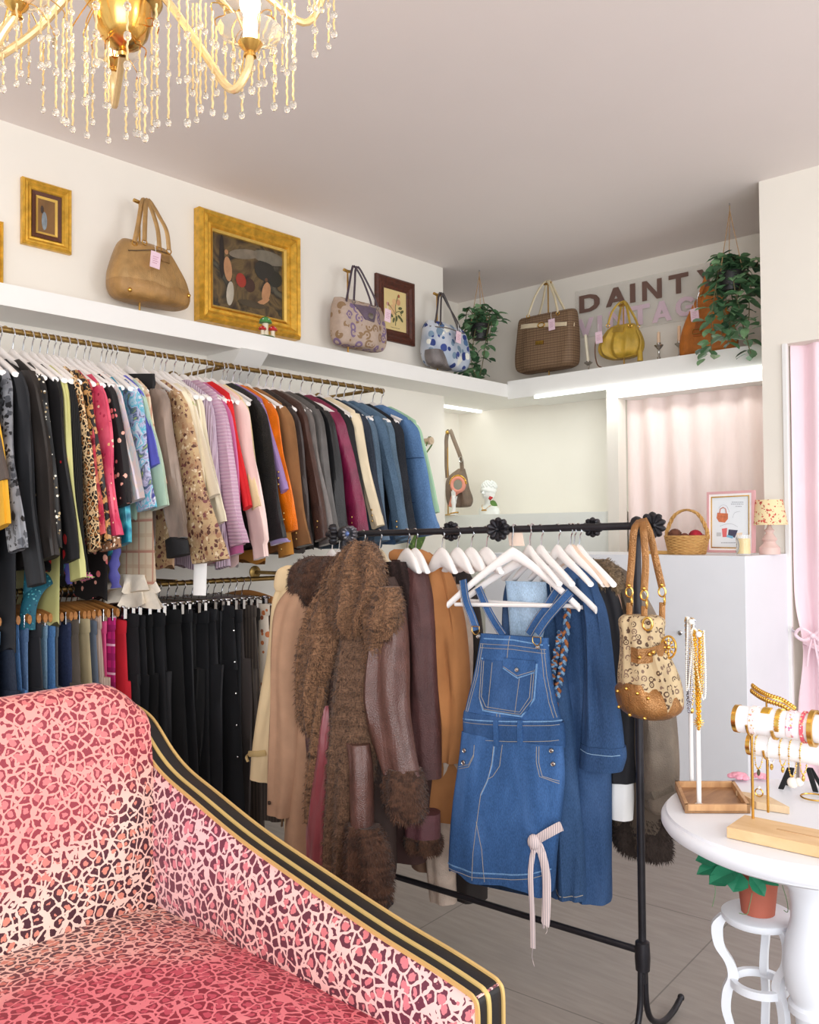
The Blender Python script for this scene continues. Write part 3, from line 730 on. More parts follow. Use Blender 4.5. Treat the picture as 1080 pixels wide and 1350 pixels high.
# ---- trousers and skirts on the lower rail
def trousers(name, label, cat, loc, rz, group, mat, ln=.75, w=.165, ty=.016, seed=1, legs=True, flare=0.0, band=None, front=.0):
    root = thing(name, label, cat, loc, rz, group)
    z0 = -.086; hipz = z0-(.2 if legs else ln)
    rs = []; n = 9 if legs else 20
    for i in range(n+1):
        t = i/n; z = z0+(hipz-z0)*t; wx = w*(.92+.10*t)+flare*t; ring = []
        for k in range(30):
            a = 2*math.pi*k/30; f = fold(a, z, seed, .13, 6)
            ring.append((wx*math.cos(a)*(1+f*.12), ty*(1.0 if t > .05 else .7)*math.sin(a)*(1+f*2.6), z))
        rs.append(ring)
    body = MB().rings(rs).build('hips' if legs else 'skirt_panel', mat, root)
    rs = []
    for z, e in ((z0+.006, 1), (z0+.004, 1.05), (z0-.03, 1.05), (z0-.036, 1)):
        rs.append([(w*.925*e*math.cos(a), ty*.85*e*math.sin(a)*1.1, z) for a in [2*math.pi*k/24 for k in range(24)]])
    MB().rings(rs).build('waistband', band or mat, root)
    if legs:
        for s in (1, -1):
            rs = []; m = 22
            for i in range(m+1):
                t = i/m; z = hipz+.03-(ln-.17)*t; cx = s*(w*.50+.015*t+.012*math.sin(z*6+seed)); ww = (.088-.012*t+flare*.5*t); ring = []
                for k in range(18):
                    a = 2*math.pi*k/18; f = 1+fold(a, z, seed+s, .14)
                    ring.append((cx+ww*math.cos(a)*f, ty*.95*math.sin(a)*f+.003*math.sin(z*11+seed), z))
                rs.append(ring)
            MB().rings(rs).build('trouser_leg', mat, root)
    return root
def Yl(px): return onx(px, 860, -2.35*1.32).y
jb = lambda c, f=.5: denim(c, f)
LOW = [
 (2, 'jeans', 'light blue jeans with horizontal seams at the left end of the lower rail', jb((96, 146, 190)), dict(ln=.8)),
 (17, 'jeans', 'very dark navy jeans beside the light blue pair at the left end', jb((30, 40, 58)), dict(ln=.8)),
 (30, 'jeans', 'bright mid blue jeans, third pair from the left on the lower rail', jb((62, 112, 166)), dict(ln=.8)),
 (43, 'jeans', 'washed blue jeans with pockets turned to the room', jb((78, 110, 148)), dict(ln=.8)),
 (54, 'trousers', 'charcoal trousers between two pairs of blue jeans', plain((52, 52, 56), .85), dict(ln=.78)),
 (62, 'jeans', 'teal grey slim jeans with a buckle at the hem', jb((64, 90, 104)), dict(ln=.8)),
 (70, 'jeans', 'pale ice blue slim jeans', jb((120, 158, 186)), dict(ln=.8)),
 (79, 'shorts', 'blue denim cropped jeans ending above the sofa back', jb((66, 122, 176)), dict(ln=.42)),
 (88, 'jeans', 'stone grey jeans with contrast side seam', jb((104, 108, 110)), dict(ln=.8)),
 (96, 'jeans', 'navy jeans tucked behind the stone grey pair', jb((38, 50, 84)), dict(ln=.78)),
 (105, 'trousers', 'taupe brown trousers left of the khaki pair', plain((98, 88, 78), .85), dict(ln=.78)),
 (114, 'skirt', 'khaki beige cotton skirt', plain((192, 176, 138), .85), dict(ln=.42, legs=False)),
 (122, 'trousers', 'cream off-white trousers right of the khaki skirt', plain((234, 218, 196), .85), dict(ln=.78)),
 (129, 'trousers', 'slate blue trousers squeezed between cream and beige', plain((106, 118, 136), .85), dict(ln=.76)),
 (137, 'trousers', 'dusty beige finely striped trousers', stripes((204, 180, 164), (184, 158, 142), 90, 'd'), dict(ln=.78)),
 (149, 'jeans', 'candy pink jeans left of the plaid skirt', plain((232, 88, 146), .85, 0, .15), dict(ln=.78)),
 (160, 'skirt', 'magenta and white plaid skirt', stripes((208, 40, 130), (150, 24, 96), 24, 'z', .5, .85, plaid=(240, 200, 220)), dict(ln=.6, legs=False)),
 (171, 'trousers', 'bright red trousers right of the plaid skirt', plain((206, 34, 50), .8, 0, .15), dict(ln=.5, flare=.02)),
]
kinds = [('trousers', True, 'plain black trousers hanging in the dark run right of the red pair'), ('skirt', False, 'plain black skirt hanging in the dark run right of the red trousers')]
blks = [plain((20, 20, 24), .85, 0, .3), plain((27, 27, 31), .75, 0, .3), plain((16, 16, 18), .9, 0, .3)]
for j, px in enumerate((181, 193, 205, 215, 225, 235, 246, 257, 268, 279, 290, 300, 310, 319)):
    if px == 193: LOW.append((px, 'trousers', 'black trousers with a brass eyelet and a zip at the hip', blks[1], dict(ln=.74, eyelet=True)))
    elif px == 310: LOW.append((px, 'trousers', 'black snap-sided trousers with small silver studs', blks[0], dict(ln=.72, studs=True)))
    elif px == 300: LOW.append((px, 'skirt', 'black pleated skirt left of the snap-sided trousers', stripes((16, 16, 19), (34, 34, 38), 60, 'd', .5, .8, bs=.6), dict(ln=.62, legs=False, flare=.02)))
    else:
        k = kinds[j % 2]; LOW.append((px, k[0], k[2], blks[j % 3], dict(ln=.70+.04*(j % 3), legs=k[1])))
LOW += [
 (330, 'trousers', 'charcoal taupe curved-hip trousers at the right of the black run', plain((78, 70, 68), .85), dict(ln=.72)),
 (339, 'trousers', 'dark brown striped trousers beside the charcoal taupe pair', stripes((58, 50, 46), (82, 72, 64), 60, 'd'), dict(ln=.8)),
 (348, 'skirt', 'dark skirt with gold sequins near the floral one', spots((40, 34, 30), [(40, 34, 30), (190, 160, 100), (40, 34, 30)], 90, .3), dict(ln=.7, legs=False)),
 (357, 'skirt', 'cream skirt with small orange flowers', spots((232, 218, 200), [(206, 120, 70), (232, 218, 200), (160, 90, 60)], 50, .4), dict(ln=.42, legs=False)),
 (366, 'skirt', 'reddish brown skirt, last on the lower rail before the coats', plain((88, 60, 50), .85), dict(ln=.5, legs=False)),
]
Yp = None
for i, (px, nm, lab, mt, kw) in enumerate(LOW):
    y = Yl(px); kw = dict(kw); ey = kw.pop('eyelet', 0); st = kw.pop('studs', 0)
    if Yp is not None and y-Yp < .021: y = Yp+.021
    nxt = Yl(LOW[i+1][0]) if i+1 < len(LOW) else y+.03
    ty = max(.010, min(.024, (nxt-y)*.52/GS)); Yp = y; rz = random.uniform(-.04, .04)
    kw['ln'] += random.uniform(-.02, .03)
    g = trousers(nm, lab, nm, (XR, y, ZL), rz, 'trousers and skirts on the lower rail', mt, ty=ty, seed=i*2.1, w=.150+random.uniform(-.022, .022), **kw)
    g.scale = (GS,)*3
    g.rotation_euler = (random.uniform(-.03, .03), random.uniform(-.06, .06), rz)
    g.location.z += random.uniform(-.008, .004)
    if ey:
        MB().lathe([(.006, 0), (.011, 0), (.011, -.003), (.006, -.003)], (.12, -ty-.004, -.125), 16, 'y').build('eyelet', BRASS, g)
        MB().box((.14, -ty-.004, -.28), (.144, -ty, -.12)).build('zip', SILVER, g, smooth=False)
    if st:
        for q in range(5): MB().ball((.165, -ty*.5, -.16-q*.1), .004, 6, 4).build('stud', SILVER, g)
    wd = i < 17 or px > 360
    put(clipw0 if wd else clip0, (XR, y, ZL+.0035), rz, ('wooden bar clip hanger' if wd else 'silver metal clip hanger')+' gripping the '+' '.join(lab.split()[:10]), 'clip hangers on the lower rail')
# ================================================================== free-standing black rack
RB = Vector((-1.17, 2.20, 0)); LB = Vector((-2.25, 2.12, 0)); BD = (RB-LB).normalized()
ZR = 1.395; ZLb = 1.378
def bar_at(px):      # point on the top bar that projects to this column
    best = None
    for i in range(241):
        t = -.1+1.25*i/240; p = LB+(RB-LB)*t; p = Vector((p.x, p.y, ZLb+(ZR-ZLb)*t)); v = p-CAMP
        x = 540+FPX*v.dot(CR)/v.dot(CF)
        if best is None or abs(x-px) < best[0]: best = (abs(x-px), p)
    return best[1]
rk = thing('garment_rack', 'black metal garment rack with flower-shaped knobs and curled feet', 'garment rack', (-1.71, 2.16, 0))
bl, brr = bar_at(432), bar_at(862)
MB().tube([bl, brr], .0105, 12).build('top_bar', DARKMETAL, rk, world=True)
def upz(p, z): return Vector((p.x, p.y, z))
MB().tube([upz(LB, .245), upz(RB, .245)], .0095, 10).build('lower_bar', DARKMETAL, rk, world=True)
for P0, zt in ((LB, ZLb), (RB, ZR)):
    MB().tube([upz(P0, .16), upz(P0, zt)], .0105, 12).lathe([(.012, .19), (.019, .195), (.021, .23), (.019, .27), (.012, .275)], (P0.x, P0.y, 0), 14).build('post', DARKMETAL, rk, world=True)
    MB().lathe([(.010, -.012), (.024, -.008), (.027, 0), (.024, .008), (.010, .012)], upz(P0, zt), 18, 'x').build('collar', DARKMETAL, rk, world=True)
    for s in (1, -1):
        pts = [(0, .009*s, .27), (0, .012*s, .18), (0, .018*s, .10), (0, .045*s, .045), (0, .11*s, .012), (0, .175*s, .014), (0, .225*s, .034)]
        MB().tube(smooth_path([P0+Vector(q) for q in pts], 5), .0085, 10).ball(P0+Vector(pts[-1]), .0105, 8, 6).build('foot', DARKMETAL, rk, world=True)
def rosette(c, nrm, r=.03, petals=10, jewel=None):
    nrm = Vector(nrm).normalized(); a = Vector((0, 0, 1)).cross(nrm).normalized(); b = nrm.cross(a); c = Vector(c)
    rs = []
    n = petals*6
    for j, (q, h) in enumerate([(.12, .014), (.2, .006), (.45, .008), (.75, .013), (.93, .010), (1.0, .003), (.95, -.006), (.5, -.010), (.1, -.012)]):
        ring = []
        for k in range(n):
            t = 2*math.pi*k/n; lob = 1+.10*abs(math.sin(petals*t/2))*2*(q) - .1*q; hh = h*(1+.5*abs(math.sin(petals*t/2)) if j < 5 else 1)
            ring.append(c+(a*math.cos(t)+b*math.sin(t))*(r*q*lob)+nrm*hh)
        rs.append(ring)
    mb = MB().rings(rs); mb.ball(c+nrm*.014, .0065, 10, 6); return mb
silv = plain((120, 118, 124), .35, .8, .2, 30)
for i, (px, py, r, off, mt) in enumerate([(665, 697, .034, -.03, DARKMETAL), (583, 700, .030, .05, DARKMETAL), (768, 697, .027, .06, DARKMETAL), (861, 688, .034, 0, DARKMETAL), (440, 703, .034, 0, DARKMETAL), (471, 703, .026, -.03, silv)]):
    p = bar_at(px); p = Vector((p.x, p.y+off, p.z))
    nrm = (.25, -1, .05) if off <= 0 and i not in (3, 4) else (.2, -1, 0)
    if i == 3: nrm = (.75, -.6, 0)
    if i == 4: nrm = (-.6, -.8, 0)
    kb = rosette(p, nrm, r, 10 if i < 5 else 12)
    if off: kb.tube([p, bar_at(px)], .006, 8)
    k = kb.build('flower_knob', mt, rk, world=True)
    if i == 5:
        MB().ball(p+Vector((.004, -.02, 0)), .009, 12, 8, (1, .6, 1)).build('jewel', plain((90, 110, 160), .15, .2, .1), k, world=True)

# ---- lofted cloth shapes set out on a vertical plane through the rack
class Fr:
    def __init__(s, o, n):
        s.o = Vector(o); s.n = Vector((n[0], n[1], 0)).normalized(); s.u = Vector((0, 0, 1)).cross(s.n)
    def hit(s, px, py):
        d = ray(px, py); t = (s.o-CAMP).dot(s.n)/d.dot(s.n); return CAMP+d*t
    def uz(s, px, py): p = s.hit(px, py); return (p-s.o).dot(s.u), p.z
    def w(s, u, z, d=0.0): return s.o+s.u*u+s.n*d+Vector((0, 0, z-s.o.z))
NR = Vector((.16, -1, 0)).normalized()
def fr(px, off=0.0, n=NR):
    p = bar_at(px); return Fr(p+Vector(n)*off, n)
class Loft:
    # rows: (py, xl, xr, half_depth[, offset])  in image pixels on the frame's plane
    def __init__(s, f, rows, seed=1, amp=.1, k=6, n=28, m=40, zf=4.0, power=1.0, jag=0.0, round_ends=False):
        s.f = f; R_ = []
        for r in rows:
            r = tuple(r)+(0.0,)*(5-len(r)); y, xl, xr, d, o = r
            ul, _ = f.uz(xl, y); ur, _ = f.uz(xr, y); _, z = f.uz((xl+xr)/2, y)
            R_.append((z, (ul+ur)/2, (ur-ul)/2, d, o))
        s.R = R_; s.seed = seed; s.amp = amp; s.k = k; s.n = n; s.m = m; s.zf = zf; s.p = power; s.jag = jag
        s.rows = [cr_interp(R_, i*(len(R_)-1)/n) for i in range(n+1)]
    def fold(s, a, z):
        return s.amp*(.55*math.sin(s.k*a+s.seed+1.4*math.sin(z*s.zf+s.seed))+1.3*noise.noise(Vector((math.cos(a)*2.2+s.seed, math.sin(a)*2.2, z*s.zf*.9))))
    def pt(s, row, a):
        z, c, w, d, o = row; f = s.fold(a, z); ca, sa = math.cos(a), math.sin(a)
        pw = s.p; x = math.copysign(abs(ca)**pw, ca); y = math.copysign(abs(sa)**pw, sa)
        return c+w*x*(1+f*.25), o+max(d, .002)*y*(1+f*2.2)
    def mb(s, mb=None):
        mb = mb or MB(); rs = []
        for i, row in enumerate(s.rows):
            ring = []
            for k in range(s.m):
                a = 2*math.pi*k/s.m; u, d = s.pt(row, a)
                z = row[0]+(s.jag*math.sin(5*a+s.seed) if i == s.n else 0)
                ring.append(s.f.w(u, z, d))
            rs.append(ring)
        return mb.rings(rs)
    def surf(s, px, py, lift=.0015):      # world point on the camera side of the loft
        u, z = s.f.uz(px, py); R_ = s.rows
        i = min(range(len(R_)-1), key=lambda j: abs((R_[j][0]+R_[j+1][0])/2-z)); a0, a1 = R_[i], R_[i+1]
        t = 0 if a0[0] == a1[0] else min(1, max(0, (z-a0[0])/(a1[0]-a0[0]))); row = tuple(p+(q-p)*t for p, q in zip(a0, a1))
        best = None
        for k in range(61):
            a = math.pi*k/60; uu, dd = s.pt(row, a)
            if best is None or abs(uu-u) < best[0]: best = (abs(uu-u), dd)
        return s.f.w(u, z, best[1]+lift)
    def line(s, pts, r=.0011, mb=None, dense=8, lift=.001, dash=False):
        mb = mb or MB(); P = []
        for (x0, y0), (x1, y1) in zip(pts[:-1], pts[1:]):
            k = max(2, int(math.hypot(x1-x0, y1-y0)/dense)+1)
            P += [s.surf(x0+(x1-x0)*i/k, y0+(y1-y0)*i/k, lift) for i in range(k)]
        P.append(s.surf(*pts[-1], lift)); mb.tube(P, r, 5); return mb
    def patch(s, pts_rows, th=.002, mb=None):   # raised cloth patch: rows of pixel points from top to bottom
        mb = mb or MB(); A = [[s.surf(x, y, th) for x, y in row] for row in pts_rows]; B = [[s.surf(x, y, -.004) for x, y in row] for row in pts_rows]
        n = len(A[0]); m = len(A); vs = [p for r in A for p in r]+[p for r in B for p in r]; o = n*m; fs = []
        for j in range(m-1):
            for i in range(n-1):
                a = j*n+i; fs.append((a, a+1, a+n+1, a+n)); fs.append((o+a, o+a+n, o+a+n+1, o+a+1))
        ed = [i for i in range(n)]+[j*n+n-1 for j in range(1, m)]+[(m-1)*n+i for i in range(n-2, -1, -1)]+[j*n for j in range(m-2, 0, -1)]
        for a, b in zip(ed, ed[1:]+ed[:1]): fs.append((a, b, o+b, o+a))
        return mb.add(vs, fs)
def quad_rows(tl, tr, br_, bl_, n=6, m=6):
    return [[(tl[0]+(tr[0]-tl[0])*i/n+((bl_[0]-tl[0])+((br_[0]-tr[0])-(bl_[0]-tl[0]))*i/n)*j/m,
              tl[1]+(tr[1]-tl[1])*i/n+((bl_[1]-tl[1])+((br_[1]-tr[1])-(bl_[1]-tl[1]))*i/n)*j/m) for i in range(n+1)] for j in range(m+1)]
def tufts(mb, src, count, length, seed=1, down=.7):      # short fur fibres rooted on the faces of a mesh builder
    rnd = random.Random(seed); F = [f for f in src.f if len(f) == 4]
    areas = []; tot = 0
    for f in F:
        a, b, c, d = [src.v[i] for i in f]; A = ((b-a).cross(d-a)).length; tot += A; areas.append(tot)
    import bisect
    for _ in range(count):
        f = F[min(bisect.bisect(areas, rnd.random()*tot), len(F)-1)]; a, b, c, d = [src.v[i] for i in f]
        u, v = rnd.random(), rnd.random(); p = a+(b-a)*u+(d-a)*v*(1-u)+(c-a)*u*v*.0+((c-b)-(d-a))*u*v
        n = (b-a).cross(d-a)
        if n.length < 1e-9: continue
        n.normalize(); 
        if n.dot(p-src.cen) < 0: n = -n
        dirn = (n*(.55+.3*rnd.random())+Vector((rnd.uniform(-.4, .4), rnd.uniform(-.4, .4), -down*rnd.random()-.2))).normalized()
        sd = dirn.cross(n); sd = sd.normalized() if sd.length > 1e-4 else Vector((1, 0, 0)); w = .0013; L = length*rnd.uniform(.5, 1.2)
        tip = p+dirn*L+Vector((0, 0, -L*.25)); mid = p+dirn*L*.55
        mb.add([p-sd*w, p+sd*w, mid+sd*w*.8, mid-sd*w*.8, tip], [(0, 1, 2, 3), (3, 2, 4)])
def fur_part(loft, name, mat, root, count=2500, length=.016, seed=1):
    src = loft.mb(); c = Vector((0, 0, 0))
    for q in src.v: c += q
    src.cen = c/len(src.v); tufts(src, MBcopy(src), count, length, seed)
    return src.build(name, mat, root, world=True)
def MBcopy(m):
    c = MB(); c.v = list(m.v); c.f = list(m.f); c.cen = m.cen; return c
def rack_hanger(px, label, mat=None, ang=None):
    p = bar_at(px)
    if px > 690:
        o = copy_tree(hang0); o.location = (p.x, p.y, p.z+.0055); o.scale = (.8, 1, 1); o.rotation_euler = (0, 0, R(-24))
        if mat:
            for c_ in o.children:
                if c_.name.startswith('shoulder'): c_.data = c_.data.copy(); c_.data.materials[0] = mat
    else:
        o = thing('clothes_hanger', label, 'hanger', (p.x, p.y, p.z+.0055), R(-20)); MB().tube(hook_path(-.065), .0021, 6).build('hook', CHROME, o); rs = []
        for i in range(21):
            u = -1+2*i/20; hh = .026*(1-abs(u)**3)+.006; z = -.088-.045*abs(u)**1.5; t_ = .010
            rs.append([(.085*u, t_*math.cos(a), z+hh*math.sin(a)) for a in [2*math.pi*k/12 for k in range(12)]])
        MB().rings(rs).build('shoulder_bar', mat or HANGW, o)
    o['label'] = label; o['group'] = 'hangers on the black rack'; return o
trench = plain((236, 208, 164), .75, 0, .05); tanwool = plain((176, 136, 108), .95, 0, .08, 20, .3, 300)
darkfur = furm((94, 64, 48), (48, 32, 26), 12, False)
base = lambda f: (f.o.x, f.o.y, 0)

# A - cream trench coat
f = fr(432, .0); t = thing('trench_coat', 'cream beige trench coat at the far left end of the black rack', 'coat', base(f), group='coats on the black rack')
Loft(f, [(757, 398, 432, .012), (775, 380, 436, .035), (850, 368, 436, .05), (950, 372, 430, .055), (1050, 378, 428, .06), (1120, 380, 425, .06)], 2, .09).mb().build('body', trench, t, world=True)
sl = Loft(f, [(764, 376, 408, .02, .01), (790, 368, 410, .045, .02), (850, 361, 408, .05, .02), (920, 350, 396, .048, .02), (985, 340, 384, .045, .02), (1026, 338, 369, .042, .02)], 5, .10)
slo = sl.mb().build('sleeve', trench, t, world=True)
mbb = MB(); P = [sl.surf(x, y, .004) for x, y in ((334, 992), (345, 990), (356, 989), (368, 987))]; mbb.tube(P, .011, 6, flat=.3, side=(0, 0, 1)); mbb.tube(smooth_path([P[0], P[0]+f.u*-.012+Vector((0, 0, -.012)), P[0]+f.u*-.004+Vector((0, 0, -.03))], 4), .007, 6, flat=.4); mbb.build('cuff_strap', plain((206, 176, 122), .7, 0, .05), slo, world=True)
Loft(f, [(745, 385, 405, .006, .03), (752, 375, 412, .012, .04), (770, 372, 404, .012, .045), (778, 374, 394, .006, .045)], 1, .05, n=10).mb().build('collar', trench, t, world=True)
MB().ball(sl.surf(402, 752, .035), .006, 10, 6).build('button', plain((90, 60, 36), .4), t, world=True)
rack_hanger(437, 'white hanger carrying the cream trench coat on the black rack', ang=R(-24))
# dark garment below the trench cuff
t = thing('skirt', 'dark brown striped skirt showing below the trench coat cuff', 'skirt', base(f))
Loft(fr(432, -.10), [(900, 350, 380, .02), (1000, 346, 380, .03), (1080, 348, 374, .03)], 3, .1).mb().build('skirt_panel', stripes((52, 44, 38), (70, 60, 52), 60, 'd'), t, world=True)
# B - tan wool coat
f = fr(447, .05); t = thing('wool_coat', 'tan wool coat with a long sleeve and a dark fur collar', 'coat', base(f), group='coats on the black rack')
Loft(f, [(762, 408, 446, .02), (790, 396, 450, .045), (880, 388, 450, .06), (1000, 384, 448, .07), (1150, 378, 444, .075), (1250, 378, 440, .075)], 4, .09).mb().build('body', tanwool, t, world=True)
sl = Loft(f, [(772, 392, 425, .03, .03), (800, 378, 420, .05, .045), (850, 375, 412, .052, .05), (950, 373, 410, .052, .05), (1030, 370, 408, .05, .05), (1068, 368, 402, .045, .05)], 8, .07)
slo = sl.mb().build('sleeve', tanwool, t, world=True)
MB().lathe([(.001, 0), (.007, 0), (.007, -.004), (.001, -.005)], sl.surf(380, 1049, .002), 12, 'y').build('button', plain((60, 44, 34), .3), slo, world=True)
mbb = MB(); mbb.tube(smooth_path([sl.f.hit(386, 1062)+sl.f.n*.06, sl.f.hit(387, 1075)+sl.f.n*.06, sl.f.hit(384, 1084)+sl.f.n*.05], 4), .004, 6).build('buckle_strap', plain((104, 80, 56), .6), slo, world=True)
fur_part(Loft(f, [(733, 412, 450, .02, .02), (745, 398, 452, .035, .04), (765, 394, 450, .04, .05), (785, 398, 440, .03, .05), (797, 408, 430, .015, .05)], 3, .12), 'fur_collar', darkfur, t, 2500, .014, 3)
rack_hanger(447, 'white hanger carrying the tan wool coat with the fur collar', ang=R(-24))

# E - camel suede coat, D - dark brown coat, G - dark coat with curly collar, F - pale leather coat: behind the fur coat
suede = plain((168, 112, 66), .95, 0, .16, 7, .25, 200)
f = fr(540, -.10); t = thing('suede_coat', 'camel brown suede coat with long sleeves right of the burgundy brown coat', 'coat', base(f), group='coats on the black rack')
Loft(f, [(728, 522, 566, .02), (745, 520, 580, .04), (800, 530, 590, .05), (900, 545, 598, .06), (1000, 552, 606, .06), (1070, 556, 610, .06), (1078, 556, 609, .06)], 4, .09).mb().build('body', suede, t, world=True)
sl = Loft(f, [(742, 560, 592, .02, .02), (775, 572, 606, .045, .03), (830, 580, 620, .05, .04), (900, 584, 627, .05, .04), (960, 590, 624, .05, .04), (1000, 590, 616, .04, .04)], 9, .14)
sl.mb().build('sleeve', suede, t, world=True)
Loft(f, [(724, 524, 560, .006, .02), (729, 520, 572, .02, .03), (740, 524, 582, .02, .035), (750, 545, 585, .008, .03)], 2, .06, n=10).mb().build('collar', plain((182, 124, 74), .95, 0, .1), t, world=True)
rack_hanger(537, 'white hanger carrying the camel suede coat', ang=R(-24))
pal = leather((188, 168, 152), .45)
f = fr(556, -.15); t = thing('leather_coat', 'pale grey beige leather coat whose sleeve hangs lowest of the coats', 'coat', base(f), group='coats on the black rack')
Loft(f, [(760, 560, 600, .02), (850, 562, 612, .04), (1000, 562, 610, .05), (1120, 545, 590, .05), (1145, 545, 588, .045)], 4, .06).mb().build('body', plain((120, 92, 74), .8), t, world=True)
Loft(f, [(770, 596, 618, .03, .03), (850, 600, 628, .04, .03), (960, 590, 622, .045, .04), (1070, 573, 607, .045, .05), (1130, 574, 609, .045, .05), (1180, 579, 611, .04, .05)], 6, .05).mb().build('sleeve', pal, t, world=True)
rack_hanger(548, 'white hanger carrying the pale leather coat', ang=R(-24))
f = fr(585, -.20); t = thing('winter_coat', 'black and brown coat with a curly cream fur collar', 'coat', base(f), group='coats on the black rack')
Loft(f, [(742, 575, 600, .02), (760, 570, 622, .04), (820, 580, 634, .05), (900, 590, 636, .05), (1090, 590, 640, .06), (1180, 592, 640, .06)], 7, .1).mb().build('body', plain((34, 26, 24), .8), t, world=True)
fur_part(Loft(f, [(738, 560, 585, .02, .03), (748, 556, 590, .03, .05), (760, 562, 590, .025, .05), (770, 572, 588, .01, .05)], 3, .2, n=12), 'fur_collar', furm((206, 182, 142), (150, 122, 84), 60, False), t, 1200, .01, 8)
rack_hanger(583, 'white hanger carrying the coat with the curly cream collar', ang=R(-24))
f = fr(505, -.02); burg = leather((86, 52, 50), .6); t = thing('shearling_coat', 'dark burgundy brown coat with fur-edged cuffs behind the big fur coat', 'coat', base(f), group='coats on the black rack')
Loft(f, [(738, 518, 552, .02), (765, 515, 565, .04), (850, 515, 570, .05), (1000, 520, 570, .06), (1110, 500, 560, .06), (1130, 500, 560, .06)], 5, .08).mb().build('body', plain((62, 38, 34), .9), t, world=True)
sl = Loft(f, [(748, 535, 566, .03, .02), (790, 540, 577, .045, .03), (860, 545, 582, .048, .03), (950, 545, 586, .048, .03), (1020, 546, 587, .045, .03)], 7, .08)
slo = sl.mb().build('sleeve', burg, t, world=True)
Loft(f, [(1065, 545, 587, .05, .04), (1100, 544, 588, .05, .04), (1108, 544, 588, .05, .04)], 2, .05, n=10).mb().build('lower_sleeve', leather((104, 62, 66), .6), t, world=True)
fur_part(Loft(f, [(1096, 546, 588, .052, .04), (1106, 545, 589, .056, .04), (1117, 552, 587, .045, .04)], 2, .08, n=10), 'cuff_fur', darkfur, t, 1200, .012, 5)
fur_part(Loft(f, [(740, 520, 545, .02, .05), (780, 520, 556, .03, .05), (840, 528, 560, .02, .05), (900, 535, 556, .01, .05)], 3, .12), 'fur_collar', plain((44, 27, 24), .95), t, 2000, .012, 4)
rack_hanger(500, 'beige hanger carrying the dark burgundy brown coat', mat=plain((214, 196, 166), .45), ang=R(-24))

# C - the large brown fur coat
f = fr(480, .12); fur1 = furm((150, 110, 80), (52, 34, 25), 13); fur2 = furm((128, 96, 74), (60, 42, 32), 13); brl = leather((98, 66, 58), .32, .6)
t = thing('fur_coat', 'long brown striped fur coat with leather sleeves in front of the other coats', 'coat', base(f), group='coats on the black rack')
Loft(f, [(760, 440, 520, .03), (800, 428, 535, .05), (860, 424, 535, .07), (960, 420, 522, .075), (1050, 428, 520, .08), (1130, 432, 520, .08), (1150, 436, 516, .08)], 3, .09).mb().build('body', plain((58, 40, 34), .8), t, world=True)
Loft(f, [(925, 446, 456, .02, .065), (960, 438, 458, .03, .072), (1040, 430, 458, .03, .078), (1110, 425, 455, .03, .078), (1130, 428, 452, .02, .075)], 4, .10, zf=14).mb().build('quilted_lining', satin((142, 64, 70), .4, .2), t, world=True)
sl = Loft(f, [(920, 414, 424, .02, .02), (945, 411, 438, .03, .03), (1000, 416, 440, .035, .03), (1035, 420, 434, .02, .03)], 2, .08, n=14)
sl.mb().build('side_panel', leather((84, 58, 58), .4), t, world=True)
fur_part(Loft(f, [(820, 468, 505, .02, .06), (860, 462, 520, .045, .065), (920, 458, 516, .055, .07), (1000, 455, 510, .06, .075), (1080, 454, 500, .06, .08), (1140, 455, 494, .06, .08), (1158, 458, 490, .05, .08), (1165, 464, 486, .03, .08)], 3, .13, k=5), 'right_front', fur2, t, 6500, .016, 2)
fur_part(Loft(f, [(770, 444, 466, .03, .05), (800, 426, 470, .045, .06), (850, 415, 464, .05, .07), (900, 413, 450, .05, .07), (940, 415, 448, .045, .07), (960, 424, 440, .03, .07), (963, 430, 436, .01, .07)], 6, .13), 'left_front', fur1, t, 4500, .016, 6)
fur_part(Loft(f, [(900, 442, 452, .015, .09), (960, 436, 446, .02, .095), (1030, 428, 438, .018, .095), (1075, 425, 433, .012, .09)], 6, .08, n=16), 'front_edge', fur1, t, 1500, .012, 16)
sl = Loft(f, [(805, 515, 540, .03, .04), (830, 505, 548, .05, .06), (880, 500, 553, .06, .07), (925, 499, 556, .06, .075), (970, 510, 562, .058, .075), (1012, 524, 570, .052, .075)], 9, .13)
slo = sl.mb().build('sleeve', brl, t, world=True)
fur_part(Loft(f, [(1004, 530, 568, .05, .075), (1025, 529, 574, .06, .078), (1050, 531, 576, .062, .08), (1068, 540, 575, .05, .08), (1074, 550, 570, .02, .08)], 4, .1, n=16), 'fur_cuff', darkfur, slo, 2200, .014, 3)
sl = Loft(f, [(970, 488, 515, .03, .12), (1000, 496, 520, .038, .13), (1050, 497, 521, .04, .13), (1090, 499, 521, .038, .13)], 5, .08, n=14)
slo = sl.mb().build('sleeve', brl, t, world=True)
fur_part(Loft(f, [(1072, 492, 530, .04, .13), (1095, 491, 540, .062, .132), (1130, 492, 546, .07, .134), (1160, 496, 544, .068, .134), (1178, 504, 534, .05, .134), (1184, 512, 526, .02, .134)], 7, .1, n=18), 'fur_cuff', darkfur, slo, 4200, .016, 8)
fur_part(Loft(f, [(713, 474, 492, .02, .02), (722, 464, 502, .035, .03), (745, 455, 514, .05, .05), (775, 450, 518, .06, .065), (800, 456, 510, .065, .075), (820, 460, 504, .055, .08), (834, 470, 498, .03, .08)], 3, .14), 'fur_collar', fur1, t, 6000, .018, 1)
fur_part(Loft(f, [(772, 506, 538, .03, .06), (790, 503, 545, .045, .075), (815, 503, 546, .05, .085), (835, 504, 541, .045, .085), (870, 502, 524, .03, .085), (910, 496, 512, .02, .08), (930, 492, 502, .01, .08)], 5, .12), 'shawl_lapel', fur1, t, 3600, .016, 11)
